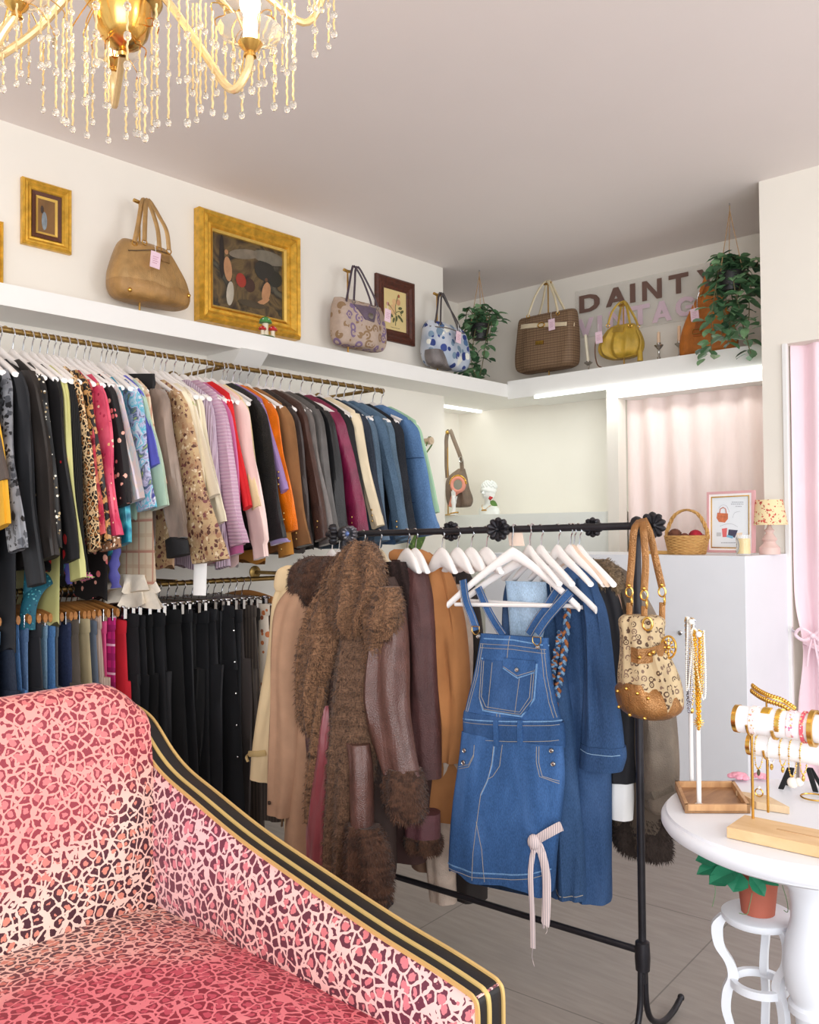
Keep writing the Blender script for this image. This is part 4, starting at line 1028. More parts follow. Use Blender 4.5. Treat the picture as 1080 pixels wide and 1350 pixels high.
fur_part(Loft(f, [(728, 455, 476, .02, .03), (760, 440, 468, .03, .045), (800, 430, 462, .03, .05)], 5, .12, n=14), 'collar_side', fur1, t, 2200, .016, 12)
rack_hanger(478, 'hanger hidden under the collar of the brown fur coat', ang=R(10))

# denim pieces right of the pinafore
dj = denim((36, 70, 112), .45); dstitch = plain((158, 150, 138), .8, 0, .1); wst = plain((150, 180, 206), .8, 0, .1)
for px_, lb_ in ((603, 'white hanger on the rack right of the curly collar coat'), (621, 'white hanger on the rack left of the large flower knob'), (640, 'white hanger on the rack just left of the pinafore hanger')): rack_hanger(px_, lb_)
f = fr(737, -.11); t = thing('denim_jacket', 'mid blue denim shirt dress with turned-up sleeve behind the pinafores', 'denim dress', base(f), group='denim clothes on the black rack')
Loft(f, [(742, 732, 760, .02), (765, 728, 785, .04), (850, 735, 800, .05), (950, 740, 805, .055), (1100, 745, 806, .06), (1183, 752, 805, .06)], 5, .09).mb().build('body', dj, t, world=True)
sl = Loft(f, [(762, 760, 785, .025, .02), (800, 775, 803, .045, .04), (850, 781, 813, .05, .05), (900, 782, 820, .052, .055), (950, 779, 829, .054, .055), (985, 777, 832, .056, .055)], 9, .10)
slo = sl.mb().build('sleeve', dj, t, world=True)
cf = Loft(f, [(976, 777, 833, .058, .055), (990, 776, 834, .06, .055), (1007, 775, 829, .058, .055)], 9, .06, n=10); cf.mb().build('turned_cuff', dj, slo, world=True)
cf.line([(779, 980), (800, 984), (831, 988)], .0009).build('stitching', wst, slo, world=True)
Loft(f, [(738, 736, 746, .006, .02), (745, 734, 764, .02, .03), (765, 744, 770, .02, .035), (772, 756, 768, .006, .03)], 2, .05, n=10).mb().build('collar', dj, t, world=True)
rack_hanger(735, 'white hanger carrying the blue denim shirt dress', ang=R(-24))
f = fr(752, -.17); t = thing('cardigan', 'thin black cardigan with a nude pink layer beside the denim shirt dress', 'cardigan', base(f))
Loft(f, [(748, 765, 780, .015), (780, 775, 812, .03), (850, 790, 828, .04), (940, 800, 838, .045), (1029, 806, 838, .045)], 3, .08).mb().build('body', plain((28, 27, 32), .85), t, world=True)
Loft(f, [(1027, 806, 836, .03, .01), (1050, 806, 837, .034, .012), (1077, 807, 836, .032, .012)], 3, .04, n=8).mb().build('cuff', plain((240, 238, 236), .6, 0, .02), t, world=True)
tg = MB(); a = f.hit(807, 1030)+f.n*.05; tg.obox(a, f.u*.016, f.n*.003, Vector((0, 0, -.05))); tg.tube([a+f.u*.008, f.hit(809, 1006)+f.n*.05], .0012, 5); tg.build('security_tag', plain((30, 30, 32), .5), t, world=True, smooth=False)
MB().ball(f.hit(810, 1066)+f.n*.047, .005, 8, 6).build('cuff_button', plain((60, 52, 46), .4), t, world=True)
rack_hanger(752, 'white hanger carrying the thin black cardigan', ang=R(-24))
f = fr(762, -.21); t = thing('blouse', 'nude pink blouse showing as a thin edge behind the black cardigan', 'blouse', base(f))
Loft(f, [(740, 762, 778, .015), (765, 775, 808, .03), (800, 795, 824, .04), (860, 800, 828, .04), (900, 800, 826, .03)], 3, .08).mb().build('body', plain((222, 176, 152), .8, 0, .06), t, world=True)
rack_hanger(756, 'beige hanger carrying the nude pink blouse', ang=R(-24), mat=plain((226, 200, 178), .45))
f = fr(775, -.25); olive = leather((112, 98, 84), .6); t = thing('shearling_coat', 'olive brown shearling coat with a grey brown fur collar at the rack right end', 'coat', base(f), group='coats on the black rack')
Loft(f, [(742, 785, 805, .02), (765, 785, 835, .05), (850, 800, 868, .06), (950, 805, 870, .065), (1080, 808, 880, .07), (1115, 810, 882, .07)], 6, .08).mb().build('body', plain((84, 70, 58), .9), t, world=True)
sl = Loft(f, [(775, 822, 850, .03, .03), (830, 840, 880, .05, .05), (920, 845, 896, .055, .055), (1000, 848, 903, .055, .06), (1050, 858, 900, .05, .06), (1062, 866, 894, .04, .06)], 4, .07)
slo = sl.mb().build('sleeve', olive, t, world=True)
MB().tube([sl.surf(862, 1040, .001), sl.surf(878, 1036, .003), sl.surf(899, 1028, .001)], .012, 6, flat=.25, side=(0, 0, 1)).build('cuff_strap', leather((96, 84, 70), .6), slo, world=True)
MB().ball(sl.surf(861, 1048, .012), .007, 10, 6).build('button', plain((60, 56, 54), .3), slo, world=True)
MB().tube([sl.surf(856, 970, .002), sl.surf(866, 1020, .002)], .002, 5).build('zip', SILVER, slo, world=True)
fur_part(Loft(f, [(1070, 810, 880, .06), (1100, 808, 884, .075), (1118, 815, 886, .07), (1131, 850, 884, .03)], 2, .08, n=14), 'hem_fur', plain((50, 38, 32), .95), t, 3000, .014, 5)
fur_part(Loft(f, [(737, 775, 805, .02, .03), (748, 772, 822, .045, .05), (765, 780, 828, .045, .06), (780, 800, 828, .02, .06)], 3, .12, n=14), 'fur_collar', furm((142, 118, 90), (98, 78, 56), 30, False), t, 2600, .014, 5)
rack_hanger(764, 'white hanger carrying the olive brown shearling coat', ang=R(-24))

# second pinafore (I) just behind the front one
f = fr(697, -.085); dd = denim((38, 72, 112), .6); pale = denim((150, 176, 200), .3)
t = thing('denim_dungarees', 'denim dungarees with braided straps and a striped tie belt behind the pinafore', 'dungarees', base(f), group='denim clothes on the black rack')
Loft(f, [(768, 668, 724, .012), (790, 664, 728, .025), (840, 662, 738, .03), (900, 668, 748, .04), (980, 690, 758, .045), (1080, 700, 772, .05), (1160, 706, 778, .05), (1178, 710, 776, .05)], 5, .09).mb().build('body', dd, t, world=True)
L2 = Loft(f, [(766, 672, 726, .008, .03), (800, 676, 728, .02, .032), (842, 680, 722, .015, .035)], 3, .08, n=12); L2.mb().build('pale_bib_lining', pale, t, world=True)
lg = Loft(f, [(880, 738, 752, .03, .02), (960, 738, 764, .04, .03), (1030, 736, 772, .045, .035), (1100, 738, 778, .048, .035), (1176, 742, 780, .048, .035)], 4, .12); lg.mb().build('trouser_leg', dd, t, world=True)
lg.line([(743, 1165), (760, 1170), (778, 1172)], .0012).build('stitching', dstitch, t, world=True)
def braid(name, pts, off, mats, parent, r=.0055, k=7, turns=9):
    P = [f.hit(*q)+f.n*off for q in pts]; P = smooth_path(P, 16); n = len(P)
    for j, mt in enumerate(mats):
        Q = []
        for i, p in enumerate(P):
            a = turns*2*math.pi*i/n+j*2*math.pi/len(mats); Q.append(p+f.u*.007*math.sin(a)+f.n*.004*math.sin(2*a))
        MB().tube(Q, r, k).build(name, mt, parent, world=True)
tanl = leather((164, 98, 52), .5)
braid('braided_strap', [(762, 800), (757, 860), (750, 900), (741, 945)], .075, (tanl, dd, denim((110, 150, 184))), t)
braid('braided_strap', [(752, 830), (744, 870), (738, 905)], .07, (tanl, dd, denim((110, 150, 184))), t)
rb = stripes((226, 208, 204), (176, 160, 164), 130, 'd', .35, .85)
kn = f.hit(742, 1084)+f.n*.20
mbb = MB().ball(kn, .02, 10, 8, (1, .7, 1.1))
for pts in ([(742, 1084), (756, 1075), (772, 1066), (777, 1064)], [(742, 1084), (752, 1098), (758, 1130), (757, 1180), (755, 1185)], [(742, 1084), (738, 1120), (740, 1170), (741, 1215)], [(738, 1082), (745, 1096), (752, 1090)]):
    w_ = .013 if pts[-1][1] != 1215 else .008
    mbb.tube(smooth_path([f.hit(*q)+f.n*(.20 if i else .19) for i, q in enumerate(pts)], 5), w_, 8, flat=.22, side=f.u)
mbb.build('striped_tie_belt', rb, t, world=True)
MB().tube(smooth_path([f.hit(*q)+f.n*.20 for q in ((741, 1213), (740, 1226), (743, 1238))], 4), .0008, 4).tube(smooth_path([f.hit(*q)+f.n*.20 for q in ((756, 1184), (759, 1192), (757, 1197))], 4), .0008, 4).build('loose_thread', rb, t, world=True)
p = bar_at(697); o = rack_hanger(697, 'second white hanger behind the front one, carrying the dungarees', ang=R(-24))
o2 = rack_hanger(712, 'third white hanger on the rack behind the dungarees', ang=R(-24))

# H - denim pinafore dress on the front hanger
f = fr(679, .035, Vector((.12, -1, 0)).normalized()); dn = denim((34, 80, 132), .8); dn2 = denim((30, 72, 120), .7)
t = thing('denim_pinafore', 'bright blue denim pinafore dress with a flapped bib pocket, frontmost on the rack', 'pinafore dress', base(f), group='denim clothes on the black rack')
BB = Loft(f, [(838, 634, 724, .010, .0), (850, 633, 724, .018), (890, 627, 728, .026), (925, 619, 735, .032), (950, 614, 742, .036)], 3, .035, n=20, m=56, power=.7)
BB.mb().build('bib', dn, t, world=True)
WB = Loft(f, [(944, 614, 742, .040), (952, 613, 743, .043), (966, 613, 744, .043), (976, 613, 744, .041)], 3, .02, n=8, m=56, power=.7)
SK = Loft(f, [(972, 613, 744, .036, .008), (1010, 611, 747, .042, .014), (1060, 606, 743, .048, .018), (1100, 603, 738, .05, .022), (1140, 601, 735, .052, .024), (1156, 601, 733, .052, .024)], 8, .055, n=30, m=64, power=.72, k=7, jag=.012)
sko = SK.mb().build('skirt', dn, t, world=True)
wbo = WB.mb().build('waistband', dn2, t, world=True)
st = MB()
for ys_ in (853, 858): BB.line([(636, ys_-5), (680, ys_-3), (722, ys_+3)], .0009, st)
BB.line([(675, 838), (674, 866)], .0009, st); BB.line([(663, 938), (664, 948)], .0009, st); BB.line([(667, 938), (668, 948)], .0009, st)
for k in (0, 3): BB.line([(637+k, 848), (631+k, 890), (622+k, 925), (617+k, 945)], .0009, st); BB.line([(720-k, 855), (724-k, 890), (731-k, 925), (737-k, 945)], .0009, st)
st.build('stitching', dstitch, t, world=True)
PK = [[(639+(711-639)*i/6, 868+(873-868)*i/6) for i in range(7)], [(638+(711-638)*i/6, 895) for i in range(7)], [(638+(710-638)*i/6, 918) for i in range(7)], [(641+(703-641)*i/6, 930+4*i/6) for i in range(7)], [(647+(694-647)*i/6, 933+7*i/6) for i in range(7)]]
po = BB.patch(PK, .0035).build('bib_pocket', dn2, t, world=True)
st = MB()
BB.line([(640, 869), (639, 918), (646, 932), (694, 939), (708, 920), (710, 874)], .0009, st, lift=.004); BB.line([(643, 870), (642, 916), (649, 929), (693, 936), (705, 917), (707, 876)], .0009, st, lift=.004)
BB.line([(655, 872), (652, 931)], .0008, st, lift=.004); BB.line([(692, 886), (687, 937)], .0008, st, lift=.004)
st.build('pocket_stitching', dstitch, po, world=True)
FL = [[(670+(711-670)*i/6, 866+(870-866)*i/6) for i in range(7)], [(670+(711-670)*i/6, 874+4*i/6) for i in range(7)], [(671+(709-671)*i/6, (878, 883, 887, 890, 889, 887, 884)[i]) for i in range(7)]]
fo = BB.patch(FL, .007).build('pocket_flap', dn, po, world=True)
BB.line([(671, 877), (689, 889), (709, 883)], .0009, None, lift=.008).build('flap_stitching', dstitch, fo, world=True)
def button(loft, x, y, lift=.008, r=.0065, parent=None):
    p = loft.surf(x, y, lift); mb = MB(); a = f.u; b = Vector((0, 0, 1)); rs = []
    for q, h in ((.2, .004), (.55, .0035), (.75, .005), (1, .003), (1, -.002), (.3, -.002)): rs.append([p+(a*math.cos(2*math.pi*k/14)+b*math.sin(2*math.pi*k/14))*r*q+f.n*h for k in range(14)])
    mb.rings(rs).build('button', SILVER, parent or t, world=True)
button(BB, 689, 881, .009, .007, fo)
# skirt details: fly, pockets, loops, buttons, hem
seams = [[(661, 976), (660, 1000), (656, 1022), (648, 1040)], [(672, 978), (670, 1005), (662, 1018), (655, 1022)], [(648, 1040), (645, 1075), (641, 1115), (640, 1150)], [(644, 1075), (652, 1110), (656, 1152)]]
for dy in (0, 3): seams += [[(636, 978), (636, 990+dy), (630, 1003+dy), (614, 1007+dy)], [(720-dy, 980), (721-dy, 1000), (726-dy, 1018), (745, 1026+dy)]]
for q_ in seams: SK.line(q_, .0009).build('skirt_stitching', dstitch, sko, world=True)
SK.line([(604, 1137), (640, 1146), (690, 1149), (733, 1146)], .0010).build('hem_stitching', dstitch, sko, world=True)
st = MB(); WB.line([(616, 950), (680, 953), (741, 954)], .0009, st); WB.line([(616, 971), (680, 974), (741, 974)], .0009, st); st.build('waist_stitching', dstitch, wbo, world=True)
for x in (664, 695): WB.patch(quad_rows((x-3, 946), (x+3, 946), (x+4, 980), (x-3, 980), 2, 6), .005).build('belt_loop', dn, wbo, world=True)
for (L_, x, y) in ((SK, 622, 986), (SK, 622, 981+20), (SK, 735, 986), (SK, 738, 1003)): button(L_, x, y, .004, .0072, sko)
fdm = denim((96, 140, 184), .4)
for pts in ([(662, 978), (660, 1005), (655, 1025), (648, 1042)], [(603, 1131), (640, 1140), (690, 1143), (735, 1140)]):
    SK.line(pts, .0030, None, lift=-.0012).build('faded_seam', fdm, sko, world=True)
BB.line([(640, 866), (639, 918), (645, 934), (695, 942), (710, 920), (712, 874)], .0032, None, lift=.0005).build('faded_edge', fdm, po, world=True)
BB.line([(670, 879), (689, 892), (710, 885)], .0026, None, lift=.004).build('faded_edge', fdm, fo, world=True)
WB.line([(615, 946), (680, 948), (742, 949)], .0026, None, lift=-.001).build('faded_edge', fdm, wbo, world=True)
BB.line([(634, 841), (680, 843), (724, 851)], .0026, None, lift=-.001).build('faded_edge', fdm, t, world=True)
# straps over the hanger
sp_ = MB
def strap(pts, w, off, name='shoulder_strap'):
    P = [f.hit(x, y)+f.n*o_ for (x, y), o_ in zip(pts, off)]; P = smooth_path(P, 6)
    mb = MB(); rs = []
    for i, p in enumerate(P):
        tt = (P[min(i+1, len(P)-1)]-P[max(i-1, 0)]).normalized(); sd = tt.cross(f.n).normalized()
        rs.append([p-sd*w-f.n*.002, p+sd*w-f.n*.002, p+sd*w+f.n*.002, p-sd*w+f.n*.002])
    so_ = mb.rings(rs).build(name, dn, t, world=True, smooth=False)
    st = MB()
    for s_ in (-.8, .8):
        Q = []
        for i, p in enumerate(P):
            tt = (P[min(i+1, len(P)-1)]-P[max(i-1, 0)]).normalized(); Q.append(p+tt.cross(f.n).normalized()*w*s_+f.n*.0025)
        st.tube(Q, .0008, 4)
    st.build('stitching', dstitch, so_, world=True); return so_
strap([(615, 764), (621, 790), (628, 812), (633, 830)], .0125, (.02, .03, .025, .02))
strap([(628, 775), (640, 800), (652, 820), (664, 838)], .0125, (-.01, -.005, .0, .0))
strap([(756, 780), (742, 797), (726, 816), (713, 834)], .0135, (.02, .03, .03, .025))
strap([(735, 775), (722, 797), (708, 818), (697, 836)], .0125, (-.01, -.005, 0, 0))
for (x, y) in ((635, 838), (715, 852)):
    p = f.hit(x, y-9)+f.n*.034; mb = MB(); mb.tube([p+f.u*a+Vector((0, 0, b)) for a, b in ((-.013, .010), (.013, .010), (.013, -.004), (.004, -.014), (-.004, -.014), (-.013, -.004))], .0018, 6, closed=True); mb.build('buckle', BRASS, t, world=True)
    button(BB, x, y, .012, .007, t)
# front hanger: wide white plastic-coated hanger with a trouser bar, turned to the room
def front_hanger(px, f, label, ap, le, re_):
    r = thing('clothes_hanger', label, 'hanger', tuple(bar_at(px)), group='hangers on the black rack')
    b = bar_at(px); top = f.hit(*ap); L = f.hit(*le); Rr = f.hit(*re_)
    hk = [b+Vector((0, .014, -.005)), b+Vector((0, .012, .008)), b+Vector((0, 0, .0145)), b+Vector((.004, -.012, .009)), b+Vector((.006, -.013, -.006)), (b+top)/2+Vector((-.004, 0, .004)), top]
    MB().tube(smooth_path(hk, 5), .0022, 8).build('hook', CHROME, r, world=True)
    rs = []
    for i in range(33):
        u = -1+2*i/32; e = L if u < 0 else Rr; q = abs(u); p = top+(e-top)*q; p = Vector((p.x, p.y, top.z+(e.z-top.z)*q**1.18-.004)); p += f.n*.012*q*q
        hh = .0155-.004*q+.004*math.exp(-(q*4)**2); tt = .007+.003*q
        rs.append([p+Vector((0, 0, hh*math.sin(2*math.pi*k/12)))+f.n*(tt*math.cos(2*math.pi*k/12)) for k in range(12)])
    MB().rings(rs).build('shoulder_bar', HANGW, r, world=True)
    a = L+Vector((0, 0, -.004))+(Rr-L)*.04; c = Rr+Vector((0, 0, .0))-(Rr-L)*.04
    MB().tube([a, c], .0062, 8).build('trouser_bar', HANGW, r, world=True)
    return r
front_hanger(679, Fr(f.o, f.n), 'wide white hanger facing the room that carries the denim pinafore', (676, 728), (594, 795), (766, 799))
f3 = fr(700, -.03); front_hanger(702, f3, 'wide white hanger just behind the front one, tip sticking out at the right', (700, 731), (612, 790), (788, 802))

# N - handbag hanging on the right-hand end of the rack
mono = None
def mono_mat(bg, c, c2, scale=26, ring=.11):
    m, nt, b = nodes('monogram_canvas_%d' % len(_M)); _M[('mono', bg, c, scale)] = m; v = coords(nt); vo = vor_n(nt, v, scale, rnd=.55)
    sp = nt.nodes.new('ShaderNodeSeparateColor'); nt.links.new(vo.outputs['Color'], sp.inputs[0])
    d = vo.outputs['Distance']; rg = math_n(nt, 'LESS_THAN', math_n(nt, 'ABSOLUTE', math_n(nt, 'SUBTRACT', d, .36)), ring)
    gap = math_n(nt, 'GREATER_THAN', noise_n(nt, v, scale*1.2, 1).outputs[0], .42)
    pc = ramp(nt, sp.outputs[0], [(0, lin(c)), (.5, lin(c2))], 'CONSTANT')
    dot = math_n(nt, 'LESS_THAN', d, .13); f_ = math_n(nt, 'MAXIMUM', math_n(nt, 'MULTIPLY', rg, gap), dot)
    base_ = ramp(nt, noise_n(nt, v, 40, 3).outputs[0], [(.35, dk(lin(bg), .88)), (.65, lin(bg))])
    nt.links.new(mix_n(nt, f_, base_, pc), b.inputs['Base Color']); setp(b, .7); bump(nt, b, noise_n(nt, v, 500, 2).outputs[0], .2); return m
brz = leather((150, 104, 58), .3); brz.node_tree.nodes['Principled BSDF'].inputs['Metallic'].default_value = .45
f = fr(846, .10, Vector((.35, -1, 0)).normalized()); t = thing('handbag', 'brown and cream patterned handbag with bronze leather trim hanging from the rack end', 'handbag', tuple(f.hit(858, 945)))
BG = Loft(f, [(811, 822, 868, .035), (818, 816, 877, .05), (835, 818, 876, .058), (860, 818, 882, .068), (890, 815, 896, .08), (915, 816, 902, .085), (932, 820, 900, .08), (942, 832, 890, .06), (945, 845, 880, .03)], 5, .075, n=30, m=56, k=9)
BG.mb().build('body', mono_mat((196, 172, 134), (84, 60, 42), (120, 94, 76), 58, .09), t, world=True)
BT = Loft(f, [(896, 822, 872, .088), (905, 812, 888, .092), (917, 812, 900, .095), (933, 817, 901, .09), (943, 832, 889, .064), (946, 845, 880, .03)], 5, .02, n=14, m=48)
bt = BT.mb().build('leather_base', brz, t, world=True)
balls('stud', [BT.surf(x, y, .003) for x, y in ((820, 906), (833, 901), (848, 906), (862, 912), (820, 928), (836, 936), (856, 939))], .005, GOLD, bt)
mb = MB(); P = [BG.surf(x, y, .006) for x, y in ((838, 858), (848, 860), (860, 860), (872, 857), (880, 852))]; rs = []
for p in P: rs.append([p+Vector((0, 0, .019)), p+Vector((0, 0, .019))+f.n*.005, p-Vector((0, 0, .019))+f.n*.005, p-Vector((0, 0, .019))])
beltm = mb.rings(rs).build('belt', brz, t, world=True)
balls('stud', [BG.surf(x, y, .013) for x, y in ((850, 861), (862, 858), (867, 855))], .0055, GOLD, beltm)
c0 = BG.surf(883, 852, .015); mb = MB(); nn = (f.n+f.u*.5).normalized(); uu = Vector((0, 0, 1)).cross(nn)
mb.tube([c0+uu*.019*math.cos(a)+Vector((0, 0, .028*math.sin(a))) for a in [2*math.pi*k/24 for k in range(24)]], .003, 6, closed=True)
for k in range(8):
    a = 2*math.pi*k/8; mb.ball(c0+uu*.011*math.cos(a)+Vector((0, 0, .017*math.sin(a))), .004, 8, 5); mb.tube([c0, c0+uu*.018*math.cos(a)+Vector((0, 0, .027*math.sin(a)))], .0015, 5)
mb.ball(c0, .006, 8, 6); mb.build('medallion', GOLD, t, world=True)
for pts, offs, ring in (([(841, 686), (836, 700), (832, 740), (829, 775)], (-.0, .03, .02, .02), (829, 789)), ([(845, 684), (849, 700), (852, 740), (851, 778)], (.0, .035, .04, .05), (854, 795)), ([(846, 684), (856, 705), (864, 745), (871, 775)], (.0, .01, .0, .0), (872, 790))):
    P = smooth_path([f.hit(*q)+f.n*(o_-.03) for q, o_ in zip(pts, offs)], 6)
    so_ = MB().tube(P, .0095, 8, flat=.25, side=f.u).build('strap', brz, t, world=True)
    e = P[-1]; MB().tube([e+f.u*.009*math.cos(a)+Vector((0, 0, -.012+.013*math.sin(a))) for a in [2*math.pi*k/16 for k in range(16)]], .0026, 6, closed=True).tube([e+f.u*.006+f.n*.006*math.cos(a)+Vector((0, 0, -.034+.012*math.sin(a))) for a in [2*math.pi*k/16 for k in range(16)]], .0026, 6, closed=True).build('ring', GOLD, so_, world=True)
    MB().tube([e+Vector((0, 0, -.04)), e+Vector((0, 0, -.095))+f.n*.01], .008, 6, flat=.4, side=f.u).build('strap_tab', brz, so_, world=True)
    MB().ball(e+Vector((0, 0, .006))+f.n*.005, .005, 8, 6).build('stud', GOLD, so_, world=True)
MB().tube([f.hit(858, 820)+f.n*.055+f.u*.012*math.cos(a)+Vector((0, 0, .016*math.sin(a))) for a in [2*math.pi*k/20 for k in range(20)]], .003, 6, closed=True).build('ring', GOLD, t, world=True)
# things half hidden at the middle of the rack
f = fr(684, .0); o = MB().obox(f.hit(668, 698), f.u*.05, f.n*-.003, Vector((.01, 0, -.05))).build('paper_tag', plain((232, 208, 190), .7, 0, .03), bevel=.001); tag(o, 'blush paper tag behind the large flower knob of the rack', 'tag')
# ================================================================== things on the high shelves
XI, YI = -3.66, 5.07
FA = Fr((XI, 2.0, ZS1), (1, 0)); FB = Fr((-2.5, YI, ZS1), (0, -1))
tagm = plain((238, 206, 218), .6, 0, .02); standm = plain((196, 156, 84), .3, .9, .05)
def stand(f, px, ytop, base_y, label):
    r = thing('bag_stand', label, 'stand', (0, 0, 0), group='brass bag stands'); b = f.hit(px, base_y); z0 = ZS1+.021 if f is FB else ZS1+.001
    b = Vector((b.x, b.y, z0)); r.location = b; tp = f.hit(px, ytop)
    MB().lathe([(.001, 0), (.055, 0), (.055, .005), (.008, .009)], b, 20).build('base', standm, r, world=True)
    MB().tube([b+Vector((0, 0, .004)), Vector((b.x, b.y, tp.z))], .005, 8).build('pole', standm, r, world=True)
    c = Vector((b.x, b.y, tp.z)); MB().tube([c-f.u*.03+Vector((0, 0, .004)), c-f.n*.0, c+f.u*.03+Vector((0, 0, .004))], .009, 10).build('hook_bar', standm, r, world=True)
    return c
def price_tag(f, c, parent, w=.05, h=.075, off=.12, tilt=-.1):
    p = f.hit(*c)+f.n*off; a = (f.u*math.cos(tilt)+Vector((0, 0, math.sin(tilt)))); d = Vector((0, 0, -1))*math.cos(tilt)+f.u*math.sin(tilt)
    mb = MB().obox(p-a*w/2, a*w, f.n*.002, d*h); tg = mb.build('price_tag', tagm, parent, world=True, smooth=False)
    lm = plain((190, 130, 150), .6, 0, 0)
    q = MB()
    for i in range(4): q.obox(p-a*(w*.28)+d*(h*(.3+.13*i))+f.n*.0021, a*w*(.56-.1*(i % 2)), f.n*.0006, d*.002)
    q.build('print', lm, tg, world=True, smooth=False)
    MB().tube([p+d*.004, p+Vector((0, 0, .03))-f.u*.004, p+Vector((0, 0, .05))], .0012, 5).build('string', WHITEP, tg, world=True)
def handles(f, name, specs, mat, parent, r=.009, flat=.45, ringm=None):
    for pts, offs in specs:
        P = smooth_path([f.hit(*q)+f.n*o for q, o in zip(pts, offs)], 7)
        h = MB().tube(P, r, 8, flat=flat, side=f.u).build(name, mat, parent, world=True)
        if ringm:
            for e in (P[0], P[-1]):
                MB().tube([e+Vector((0, 0, -.006))+f.u*.012*math.cos(a)+Vector((0, 0, .012*math.sin(a))) for a in [2*math.pi*k/14 for k in range(14)]], .003, 6, closed=True).build('ring', ringm, h, world=True)
# gold bag
gl = leather((186, 146, 92), .34); gl.node_tree.nodes['Principled BSDF'].inputs['Metallic'].default_value = .25
top = stand(FA, 184, 267, 402, 'brass stand holding the gold leather shoulder bag')
t = thing('handbag', 'gold leather shoulder bag with two straps on a stand between the gilt frames', 'handbag', tuple(FA.hit(190, 400)), group='handbags on the high shelf')
GB = Loft(FA, [(322, 160, 216, .03), (330, 155, 222, .06), (350, 149, 232, .085), (368, 145, 240, .10), (385, 145, 244, .10), (397, 150, 243, .085), (401, 158, 236, .05)], 4, .07, n=26, m=48, power=.75)
GB.mb().build('body', gl, t, world=True)
BBt = Loft(FA, [(378, 144, 244, .102), (388, 145, 245, .104), (398, 150, 243, .088), (402, 158, 236, .05)], 4, .04, n=12, m=48, power=.75); BBt.mb().build('base_panel', leather((170, 128, 74), .36), t, world=True)
GB.line([(160, 334), (190, 334), (222, 338)], .0035).build('zip', plain((96, 72, 44), .5), t, world=True)
GB.patch(quad_rows((198, 340), (214, 342), (212, 352), (199, 350), 4, 3), .006).build('name_patch', leather((158, 118, 70), .4), t, world=True)
balls('stud', [GB.surf(160, 386, .004), GB.surf(236, 394, .004)], .011, GOLD, t)
handles(FA, 'strap', [([(170, 322), (176, 300), (184, 270), (190, 264), (194, 275), (200, 305), (201, 330)], (.05, .04, .02, .01, .03, .05, .06)), ([(180, 322), (182, 300), (188, 272), (194, 266), (203, 290), (209, 310), (212, 334)], (.07, .06, .03, .02, .05, .07, .07))], gl, t, .012, .4, GOLD)
price_tag(FA, (184, 341), t, off=.14)
# lilac monogram bag
top = stand(FA, 459, 358, 464, 'brass stand holding the lilac patterned handbag')
t = thing('handbag', 'lilac and beige patterned handbag with a round clasp left of the rose print', 'handbag', tuple(FA.hit(470, 462)), group='handbags on the high shelf')
LB_ = Loft(FA, [(399, 442, 500, .03), (408, 441, 501, .06), (425, 440, 504, .07), (445, 440, 505, .075), (457, 443, 502, .06), (460, 450, 495, .03)], 7, .07, power=.75, m=48)
LB_.mb().build('body', mono_mat((190, 168, 152), (126, 104, 138), (146, 116, 84), 18, .11), t, world=True)
pur = leather((104, 88, 104), .4)
LB_.patch(quad_rows((458, 403), (486, 409), (480, 428), (470, 424), 5, 4), .006).build('flap', pur, t, world=True)
MB().lathe([(.001, 0), (.018, .002), (.02, -.004), (.001, -.008)], LB_.surf(476, 420, .01), 16, 'x').build('clasp', SILVER, t, world=True)
handles(FA, 'strap', [([(450, 400), (456, 375), (461, 356), (466, 352), (474, 368), (480, 392), (482, 405)], (.04, .03, .02, .01, .02, .04, .05)), ([(457, 398), (460, 375), (464, 358), (470, 354), (480, 375), (486, 395), (488, 407)], (.06, .05, .03, .02, .03, .05, .06))], plain((74, 60, 70), .4), t, .008, .5, SILVER)
price_tag(FA, (494, 412), t, off=.11)
# blue spotted bag
top = stand(FA, 577, 389, 489, 'brass stand holding the blue spotted handbag')
t = thing('handbag', 'white handbag with blue and grey spots in front of the left hanging plant', 'handbag', tuple(FA.hit(588, 488)), group='handbags on the high shelf')
SBg = Loft(FA, [(427, 564, 602, .03), (436, 561, 609, .06), (452, 560, 613, .075), (470, 560, 615, .085), (483, 564, 612, .07), (487, 572, 605, .03)], 3, .08, power=.75, m=48)
SBg.mb().build('body', spots((206, 210, 218), [(38, 58, 124), (76, 108, 150), (236, 234, 222), (52, 70, 140), (120, 144, 166)], 19, .5, (170, 180, 196), .5, .2), t, world=True)
grl = leather((120, 112, 110), .3)
Loft(FA, [(463, 559, 574, .05, .035), (472, 559, 578, .055, .035), (482, 562, 582, .05, .035), (487, 570, 590, .03, .03)], 3, .05, n=10, power=.8).mb().build('corner_panel', grl, t, world=True)
SBg.line([(562, 431), (585, 436), (609, 443)], .006).build('edge_binding', grl, t, world=True)
handles(FA, 'strap', [([(573, 430), (575, 410), (579, 392), (583, 388), (588, 402), (594, 425), (598, 440)], (.05, .04, .02, .01, .02, .04, .05)), ([(569, 428), (572, 408), (577, 391), (582, 387), (592, 405), (600, 425), (603, 438)], (.03, .03, .01, .0, .0, .02, .03))], plain((74, 66, 66), .4), t, .008, .5, SILVER)
price_tag(FA, (586, 441), t, off=.12)
